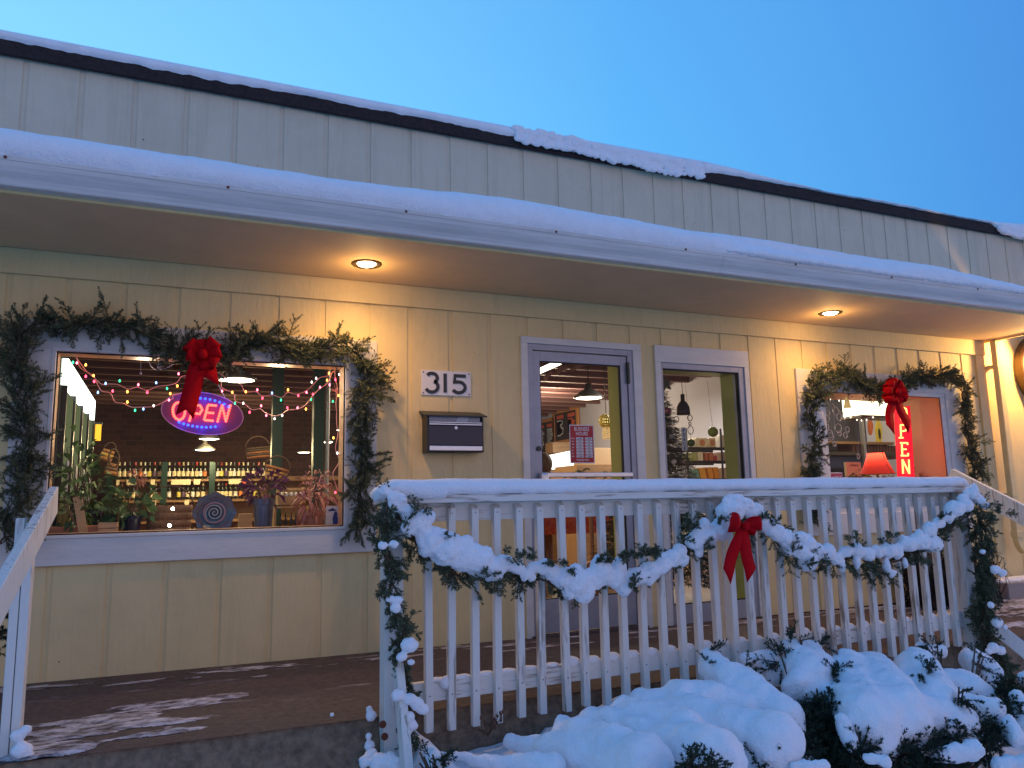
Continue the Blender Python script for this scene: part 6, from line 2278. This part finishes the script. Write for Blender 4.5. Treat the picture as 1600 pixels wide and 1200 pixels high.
# snow riding on the swag: (px, py, r px, sx, sz)
SW = [(602, 768, 9, 1.3, .8), (614, 776, 10, 1, 1), (640, 800, 14, 1.1, 0.9), (650, 815, 20, 1.2, 0.95), (668, 808, 14, 1, .9), (636, 828, 15, 1, .8), (660, 832, 14, 1, 1), (618, 790, 10, 1.3, 1), (628, 780, 10, 1, 1),
      (676, 846, 24, 1.2, 1), (700, 858, 26, 1.2, 1), (724, 868, 27, 1.2, 1), (748, 876, 27, 1.1, 1), (768, 888, 24, 1, .9), (785, 880, 15, 1, .9), (690, 838, 14, 1, 1),
      (806, 888, 11, 1.5, .8), (822, 897, 10, 1.2, .8), (836, 885, 10, 1.3, .9), (832, 903, 7, 1, 1), (850, 886, 12, 1, 1), (862, 893, 13, 1, 1),
      (880, 905, 20, 1.1, .9), (900, 910, 24, 1, 1), (912, 924, 18, 1, 1), (890, 925, 14, 1, 1), (918, 905, 16, 1, 1),
      (938, 890, 19, .9, 1.2), (932, 908, 14, 1, 1), (948, 902, 14, 1, 1), (962, 900, 17, .9, 1.3), (975, 915, 14, 1, 1.2), (968, 885, 12, 1, 1.2),
      (995, 900, 17, 1.3, .8), (1015, 893, 18, 1.2, .9), (1035, 882, 16, 1, 1), (1050, 872, 15, 1, 1), (1062, 862, 13, 1, 1), (1068, 875, 10, 1, 1),
      (1088, 846, 18, 1.2, .9), (1106, 838, 18, 1.1, .9), (1125, 828, 17, 1, 1), (1100, 822, 12, 1, 1), (1092, 862, 8, 1, 1),
      (1140, 800, 24, 1.1, .8), (1158, 790, 20, 1.3, .8), (1175, 798, 18, 1.2, .8), (1190, 812, 15, 1.1, 1), (1202, 824, 14, 1, 1), (1148, 783, 15, 1.4, .8),
      (1214, 832, 14, 1, 1), (1228, 842, 16, 1, 1), (1232, 856, 13, 1, 1), (1250, 838, 11, 1.4, .7), (1262, 850, 14, 1.3, .8), (1250, 862, 16, 1, 1), (1262, 876, 16, 1, 1), (1276, 862, 15, 1, 1),
      (1292, 862, 13, 1, 1), (1305, 872, 11, 1, 1), (1316, 884, 8, .8, 1.5), (1322, 862, 12, 1.3, .8), (1340, 860, 12, 1, 1), (1338, 878, 8, .7, 1.7), (1356, 866, 12, 1, 1), (1372, 862, 13, 1.3, .8), (1388, 860, 13, 1.2, .9),
      (1402, 866, 10, 1, 1), (1385, 885, 8, 1, 1.6), (1394, 897, 7, 1.1, 1), (1402, 858, 10, 1, 1), (1418, 850, 15, 1.3, .8), (1436, 846, 18, 1.3, .8), (1456, 850, 17, 1.2, .8), (1414, 880, 6, .7, 1.5),
      (1452, 828, 12, 1, 1), (1466, 818, 11, 1.3, .8), (1480, 808, 11, 1.3, .8), (1492, 795, 16, 1.2, .8), (1508, 790, 13, 1, .8), (1518, 770, 13, 1, 1), (1530, 782, 11, 1, .8), (1540, 790, 8, 1.2, .7), (1505, 780, 9, 1, 1)]
bl = []
random.seed(12)
for px, py, r_, sx_, sz_ in SW:
    P = at(px, py, y=GY - 0.055)
    k_ = mpp(P)
    bl.append((P, r_ * k_ * rnd(0.88, 1.04), (sx_, 0.85, sz_)))
    for q in range(3):
        d = rvec()
        bl.append((P + Vector((d.x, d.y * 0.4, d.z)) * r_ * k_ * 0.82, r_ * k_ * rnd(0.22, 0.45), (1, 1, 1)))
snow_mass('fat clumps of snow riding along the garland swag on the railing', bl, 0.0085, 0.011, 0.035, 2)

# sprigs breaking through the snow
random.seed(99)
b, st = MB(), MB()
for px, py, n_ in ((712, 842, 2), (792, 868, 4), (815, 874, 4), (836, 872, 5), (868, 882, 6), (895, 892, 3), (930, 880, 5), (960, 874, 4), (985, 872, 12), (1005, 868, 12), (1022, 866, 8), (1060, 846, 4), (1080, 818, 8), (1072, 830, 6), (1098, 855, 5), (1185, 815, 5), (1210, 818, 3), (1275, 880, 6), (1335, 848, 5), (1330, 845, 4), (1392, 842, 5), (1376, 848, 4), (1440, 880, 4), (1470, 812, 5), (1240, 860, 5), (762, 905, 5), (988, 915, 5), (655, 800, 3), (640, 815, 3), (1545, 800, 4), (1560, 800, 5), (1575, 801, 4), (1120, 812, 5)):
    for q in range(max(1, n_ * 2 // 3)):
        P = at(px + rnd(-5, 5), py + rnd(-4, 4), y=GY - 0.09)
        spray(b, st, P, Vector((rnd(-1, 1), -0.35, rnd(-0.1, 0.9))), rnd(0.035, 0.075), side=2)
b.build('snowy_tips', M['fir'], swag)

SV = [(618, 950, 7), (610, 936, 6), (622, 938, 7), (640, 1008, 11), (628, 1026, 7), (642, 1034, 5), (640, 1092, 9), (622, 1086, 9), (652, 1100, 9), (661, 1108, 8), (636, 1122, 10), (642, 1134, 9), (634, 1142, 8), (616, 850, 6), (598, 852, 6)]
bl = []
for px, py, r_ in SV:
    P = at(px, py, y=-1.775)
    bl.append((P, r_ * mpp(P) * 1.15, (1.15, 0.8, 0.9)))
snow_mass('little snow lumps caught in the garland on the left railing post', bl, 0.006, 0.006, 0.03, 1)
SV = [(1555, 890, 7), (1566, 895, 6), (1548, 945, 5), (1558, 973, 8), (1552, 1012, 8), (1563, 1016, 7), (1545, 1018, 5), (1570, 980, 4), (1535, 862, 4)]
bl = []
for px, py, r_ in SV:
    P = at(px, py, y=-1.77)
    bl.append((P, r_ * mpp(P) * 1.15, (1.15, 0.8, 0.9)))
snow_mass('little snow lumps caught in the garland at the right railing end', bl, 0.007, 0.006, 0.03, 1)

random.seed(2)
PB = at(1158, 822, y=-1.84)
bow('red_bow', 'red ribbon bow with two flat tails pinned to the snowy railing garland', PB, 0.64,
    [(158, 0.135, 0.15), (8, 0.15, 0.12), (172, 0.12, 0.13), (-12, 0.13, 0.11)],
    [([(0, 0), (-0.065, -0.12), (-0.125, -0.24), (-0.18, -0.36)], 0.08, 0.115, 'r'), ([(0, 0), (0.01, -0.13), (0.035, -0.26), (0.05, -0.36)], 0.09, 0.12, 'l')])

# ------------------------------------------------------------------ snowy shrub bed in front of the slab
def pxc(P):
    v = P - CAM
    w_ = v.dot(FW)
    return 800 + F_PX * v.dot(RX) / w_, 600 - F_PX * v.dot(UP) / w_


random.seed(41)
SILH = [(560, 1235), (600, 1190), (622, 1128), (640, 1122), (655, 1140), (690, 1170), (705, 1176), (745, 1160), (800, 1147), (845, 1142), (852, 1130), (895, 1120), (925, 1112), (960, 1092), (990, 1080), (1040, 1074), (1100, 1064), (1150, 1048), (1300, 1040), (1560, 1030), (1700, 1040)]
tabx = [at(px, py + 4, y=-1.55) for px, py in SILH]
tab = [(p.x, p.z) for p in tabx]
vs, fs = [], []
nx, ny = 230, 44
for i in range(nx + 1):
    x = 1.55 + (7.6 - 1.55) * i / nx
    z0_ = interp(x, tab)
    for j in range(ny + 1):
        y = -1.53 - 2.4 * j / ny
        d = -1.78 - y
        z = z0_ - max(0, d) * 0.10 - max(0, d - 0.7) * 0.34
        if d < 0:
            z -= 0.15 * d * d
        z += 0.035 * noise.noise((x * 2.2, y * 2.2, 1)) + 0.018 * noise.noise((x * 6, y * 6, 2)) + 0.008 * noise.noise((x * 17, y * 17, 3))
        if x > 3.55:
            z -= min(1, (x - 3.55) / 0.5) * 0.30
        if d > 0.5 and x > 3.2:
            z -= (d - 0.5) * min(1, (x - 3.2) / 0.5) * 0.5
        if x < 2.02:
            z -= (2.02 - x) * 1.6
        vs.append((x, y, max(z, -0.655)))
for i in range(nx):
    for j in range(ny):
        a = i * (ny + 1) + j
        fs.append((a, a + 1, a + ny + 2, a + ny + 1))
MB().add(vs, fs).build('snow', M['snow_crust'], smooth=True, label='low bank of lumpy snow along the foot of the porch slab', cat='snow', kind='stuff')


def chain(bl, a, b_, ra, rb, y0, y1, n=6, sy=0.9, sz=1.0):
    n = n * 2
    for q in range(n):
        t_ = q / (n - 1)
        P = at(a[0] + (b_[0] - a[0]) * t_, a[1] + (b_[1] - a[1]) * t_, y=y0 + (y1 - y0) * t_)
        r_ = (ra + (rb - ra) * t_) * mpp(P) * rnd(0.96, 1.04)
        bl.append((P, r_, (1, sy, sz)))
        d = rvec()
        bl.append((P + Vector((d.x, d.y * 0.5, abs(d.z) * 0.7)) * r_ * 0.45, r_ * rnd(0.5, 0.65), (1, 1, 0.9)))


bl = []
chain(bl, (1112, 1040), (1225, 1128), 26, 36, -1.90, -2.28)
chain(bl, (1160, 1075), (1215, 1120), 30, 32, -1.95, -2.22)
chain(bl, (1005, 1098), (1205, 1160), 26, 46, -1.9, -2.48, 9)
chain(bl, (925, 1122), (1120, 1190), 22, 50, -1.95, -2.55, 9)
chain(bl, (1060, 1090), (1160, 1115), 32, 34, -1.98, -2.15, 6)
chain(bl, (800, 1160), (1010, 1200), 14, 44, -1.8, -2.5, 10)
chain(bl, (690, 1180), (860, 1200), 10, 24, -1.75, -2.2, 8)
chain(bl, (980, 1112), (1070, 1150), 30, 44, -2.0, -2.3, 5)
chain(bl, (880, 1140), (960, 1170), 22, 36, -1.95, -2.3, 5)
chain(bl, (1236, 1022), (1268, 1062), 24, 40, -1.88, -2.05, 6)
chain(bl, (1262, 1025), (1285, 1055), 28, 28, -1.88, -2.0, 4)
chain(bl, (1248, 1075), (1290, 1092), 28, 22, -2.08, -2.14, 4)
chain(bl, (1165, 1030), (1215, 1034), 13, 15, -1.82, -1.84, 4)
chain(bl, (1195, 1040), (1215, 1055), 16, 18, -1.84, -1.88, 3)
chain(bl, (1130, 1036), (1138, 1052), 12, 14, -1.84, -1.88, 3)
snow_mass('deep finger shaped mounds of snow weighing down the left yew shrub', bl, 0.014, 0.030, 0.20, 8)
bl = []
chain(bl, (1325, 1052), (1350, 1130), 37, 54, -1.98, -2.42, 7)
chain(bl, (1362, 1060), (1400, 1125), 44, 56, -1.98, -2.38, 7)
chain(bl, (1428, 1050), (1465, 1100), 37, 40, -1.98, -2.3, 7)
chain(bl, (1385, 1120), (1372, 1160), 48, 27, -2.38, -2.5, 5)
chain(bl, (1460, 1068), (1525, 1080), 26, 25, -2.0, -2.2, 5)
chain(bl, (1430, 1120), (1500, 1128), 37, 27, -2.35, -2.42, 5)
chain(bl, (1522, 1032), (1550, 1054), 20, 18, -1.90, -2.0, 4)
chain(bl, (1538, 1052), (1548, 1060), 19, 15, -1.95, -2.0, 3)
chain(bl, (1440, 1015), (1470, 1018), 10, 10, -1.88, -1.92, 4)
chain(bl, (1500, 1060), (1545, 1082), 16, 13, -2.1, -2.25, 4)
chain(bl, (1480, 1100), (1550, 1110), 26, 22, -2.2, -2.4, 5)
snow_mass('broad mound of snow over the right yew shrub with dark sprigs poking out', bl, 0.014, 0.030, 0.20, 8)
bl = []
for a, b_, r0, r1, y0 in (((1465, 1180), (1525, 1172), 12, 16, -2.55), ((1315, 1125), (1330, 1160), 12, 14, -2.45), ((1590, 1090), (1600, 1140), 12, 22, -2.4), ((1600, 1060), (1640, 1080), 12, 20, -2.2),
                          ((1560, 1195), (1600, 1192), 12, 14, -2.6), ((1355, 1185), (1385, 1190), 8, 10, -2.6), ((1240, 1196), (1290, 1198), 8, 10, -2.6), ((1090, 1180), (1120, 1170), 12, 9, -2.5), ((1575, 1130), (1585, 1150), 14, 16, -2.5), ((1190, 1172), (1200, 1180), 10, 12, -2.5)):
    chain(bl, a, b_, r0, r1, y0, y0 - 0.05, 5)
snow_mass('scattered small snow lumps lying low among the dark yew branches', bl, 0.012, 0.014, 0.05, 2)

# dark yew foliage
def yew(name, label, cl, seed, group=None, base=None, cat='shrub'):
    random.seed(seed)
    P0 = at(cl[0][0], cl[0][1], y=cl[0][2])
    t = empty(name, (P0.x, P0.y, -0.62), label, cat, group)
    b, st = MB(), MB()
    for px, py, y, r_, n_ in cl:
        C_ = at(px, py, y=y)
        R_ = r_ * mpp(C_)
        for q in range(n_):
            d = rvec()
            p = C_ + Vector((d.x, d.y * 0.7, d.z * 0.9)) * R_ * random.random() ** 0.45
            o_ = (p - C_).normalized() * 0.8 + rvec() * 0.7 + Vector((0, -0.3, 0.15))
            spray(b, st, p, o_, rnd(0.05, 0.10), 0.022, 0.0050, 0.0036, side=2)
        for q in range(3):
            st.tube([(P0.x + rnd(-0.1, 0.1), P0.y + 0.1, -0.64), (P0 + C_) / 2 + Vector((0, 0, -0.1)), C_ + rvec() * 0.05], [0.012, 0.008, 0.004], 5)
    b.build('needles', M['yew'], t)
    st.build('branch', M['stem'], t)
    return t


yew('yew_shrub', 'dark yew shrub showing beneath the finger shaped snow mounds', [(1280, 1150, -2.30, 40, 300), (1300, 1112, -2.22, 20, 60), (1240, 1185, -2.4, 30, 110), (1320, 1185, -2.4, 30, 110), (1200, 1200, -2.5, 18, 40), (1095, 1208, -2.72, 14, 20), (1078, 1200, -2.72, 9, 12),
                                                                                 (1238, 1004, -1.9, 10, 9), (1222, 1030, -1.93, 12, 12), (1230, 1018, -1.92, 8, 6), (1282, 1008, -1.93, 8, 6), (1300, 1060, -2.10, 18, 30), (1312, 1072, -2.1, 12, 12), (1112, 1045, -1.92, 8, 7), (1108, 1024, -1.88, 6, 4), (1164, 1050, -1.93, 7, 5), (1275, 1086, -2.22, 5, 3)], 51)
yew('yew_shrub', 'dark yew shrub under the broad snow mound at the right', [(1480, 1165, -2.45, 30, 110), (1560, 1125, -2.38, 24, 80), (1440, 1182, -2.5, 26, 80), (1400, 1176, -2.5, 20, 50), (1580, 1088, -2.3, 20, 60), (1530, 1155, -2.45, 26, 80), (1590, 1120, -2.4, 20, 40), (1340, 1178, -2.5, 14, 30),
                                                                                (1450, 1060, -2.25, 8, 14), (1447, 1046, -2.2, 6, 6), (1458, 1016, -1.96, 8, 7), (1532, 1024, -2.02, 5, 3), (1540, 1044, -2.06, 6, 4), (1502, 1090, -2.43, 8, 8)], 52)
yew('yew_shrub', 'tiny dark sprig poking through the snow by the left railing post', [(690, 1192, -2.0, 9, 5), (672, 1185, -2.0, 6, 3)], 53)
yew('pine_sprig', 'grey feathery evergreen behind the left handrail post', [(-18, 965, -1.2, 20, 24), (-18, 1010, -1.2, 20, 24)], 54)

# snow at the foot of the left post and on the slab
bl = []
for px, py, r_, y in ((580, 1118, 8, -1.56), (577, 1108, 5, -1.56), (578, 1165, 8, -1.60), (576, 1150, 5, -1.6), (580, 1182, 11, -1.64), (592, 1192, 14, -1.7), (570, 1190, 9, -1.66), (608, 1188, 12, -1.72), (622, 1196, 12, -1.75), (519, 1116, 3, -1.50)):
    P = at(px, py, y=y)
    bl.append((P, r_ * mpp(P) * 1.1, (1, 0.8, 1)))
snow_mass('small heap of snow at the foot of the left railing post', bl, 0.007, 0.006, 0.03, 1)


M['dusting'] = patchy('dusted_slab', (0.095, 0.068, 0.060), (0.045, 0.033, 0.031), (0.62, 0.60, 0.64), 0.40, 0.62, 16, (0.6, 1.8, 1), bump=1.0)


def slab_patch(label, fn, x0, x1, y0, y1, n1, n2, thr=0.0, h=0.012):
    """thin crusty patch: kept only where fn(x, y) > thr, thickness following fn"""
    vs, fs, idx = [], [], {}

    def vid(i, j):
        if (i, j) not in idx:
            x = x0 + (x1 - x0) * i / n1
            y = y0 + (y1 - y0) * j / n2
            f_ = fn(x, y)
            zsl = zs(x) - 0.02 * (-y / 1.5)
            idx[(i, j)] = len(vs)
            vs.append((x, y, zsl + 0.002 + max(-0.004, min(1, f_ * 2.2)) * h))
        return idx[(i, j)]
    for i in range(n1):
        for j in range(n2):
            xm = x0 + (x1 - x0) * (i + .5) / n1
            ym = y0 + (y1 - y0) * (j + .5) / n2
            if fn(xm, ym) > thr:
                fs.append((vid(i, j), vid(i + 1, j), vid(i + 1, j + 1), vid(i, j + 1)))
    return MB().add(vs, fs).build('snow', M['dusting'], smooth=True, label=label, cat='snow', kind='stuff')


def fbm(x, y, s, o=4, z=0.0):
    v, a = 0, 1
    for k_ in range(o):
        v += a * noise.noise((x * s * 2 ** k_, y * s * 2 ** k_, z + k_ * 7.1))
        a *= 0.55
    return v


def f1(x, y):
    # an elongated smear running from the left handrail post toward the wall
    u_ = (x - 0.80) / 0.52
    v_ = (y + 1.02 - (x - 0.9) * 0.28) / 0.30
    base = 1 - (u_ * u_ + v_ * v_)
    c_ = 1 - (((x - 0.50) / 0.20) ** 2 + ((y + 1.38) / 0.13) ** 2)
    return max(base * 0.55, c_ * 1.3) + fbm(x * 0.7, y * 2.2, 3.2) * 0.75 - 0.18


slab_patch('crusty smear of trodden snow on the slab by the left handrail post', f1, 0.1, 2.0, -1.5, -0.4, 300, 210)
bl = []
for px, py, r_ in ((28, 1150, 12), (34, 1172, 16), (45, 1190, 16), (62, 1195, 13), (40, 1140, 8), (80, 1192, 9)):
    P = at(px, py, y=-1.46)
    bl.append((P, r_ * mpp(P), (1, 0.8, 0.75)))
snow_mass('small drift of snow at the foot of the left handrail post', bl, 0.009, 0.008, 0.04, 2)
slab_patch('thin frost and snow along the slab beside the shop wall', lambda x, y: 0.16 - abs(y + 0.16) * 0.9 + fbm(x * 0.6, y * 2.5, 4.0, z=3) * 0.42 - 0.16, -1.0, 6.5, -0.45, -0.02, 700, 90, thr=0.05, h=0.004)
slab_patch('patches of trodden snow at the right end of the porch slab', lambda x, y: -0.10 + fbm(x * 0.5, y * 1.6, 3.0, z=9) * 0.8 + min(0.35, (x - 6.4) * 0.2), 6.0, 10.5, -1.48, -0.03, 380, 150, h=0.02)

# dried weed growing in front of the slab
random.seed(6)
b = MB()
w0 = at(762, 1150, y=-1.62)
for px, py in ((752, 1118), (770, 1125), (778, 1112), (790, 1102), (748, 1138), (785, 1120)):
    tip = at(px, py, y=-1.64)
    path = [w0, (w0 + tip) / 2 + rvec() * 0.008, tip]
    b.tube(path, [0.003, 0.002, 0.0012], 4)
    for q in range(5):
        p = w0.lerp(tip, rnd(0.4, 1))
        b.ball(p + rvec() * 0.006, 0.006, 5, 4, (1, 1, 1.4))
b.build('dried_weed', mat('dry_brown_weed', (0.12, 0.06, 0.03), 0.8), label='dried brown weed standing against the slab between the balusters', cat='weed')

# dark leafless shrub under the right window
random.seed(16)
A, B_ = at(1428, 940, y=-0.25), at(1518, 850, y=-0.25)
t = empty('leafless_shrub', ((A.x + B_.x) / 2, -0.25, -0.05), 'dark twiggy shrub standing against the wall below the right window', 'shrub')
b = MB()
for q in range(420):
    x_ = rnd(A.x - 0.02, B_.x + 0.15)
    p = Vector((x_, rnd(-0.42, -0.06), -0.05))
    e_ = Vector((x_ + rnd(-0.12, 0.12), rnd(-0.45, -0.05), rnd(0.22, 0.50)))
    m1 = (p + e_) / 2 + rvec() * 0.05
    b.tube([p, m1, e_], [0.006, 0.004, 0.002], 4, caps=False)
    for k_ in range(3):
        s0 = m1.lerp(e_, rnd(0, 1))
        b.tube([s0, s0 + rvec() * 0.09], [0.003, 0.0015], 3, caps=False)
b.build('twigs', mat('dark_twigs', (0.018, 0.011, 0.010), 0.85), t)
b = MB()
bl = [(Vector((rnd(A.x, B_.x + 0.1), rnd(-0.30, -0.12), rnd(0.02, 0.30))), 0.11, (1, 0.8, 1.1)) for _ in range(26)]
for P, r_, s_ in bl:
    leaf_cloud(b, P, r_, r_, 60, 0.05, wid=0.7)
b.build('dead_leaves', mat('dark_dead_leaves', (0.020, 0.012, 0.012), 0.85), t)
# snow on the low block
slab_z = 0.10
bl = [(Vector((8.2 + 0.09 * q, -0.17, 0.105)), 0.075, (1, 1.3, 0.42)) for q in range(7)]
snow_mass('rounded snow cap on the low grey block at the right', bl, 0.012, 0.006, 0.05, 2)
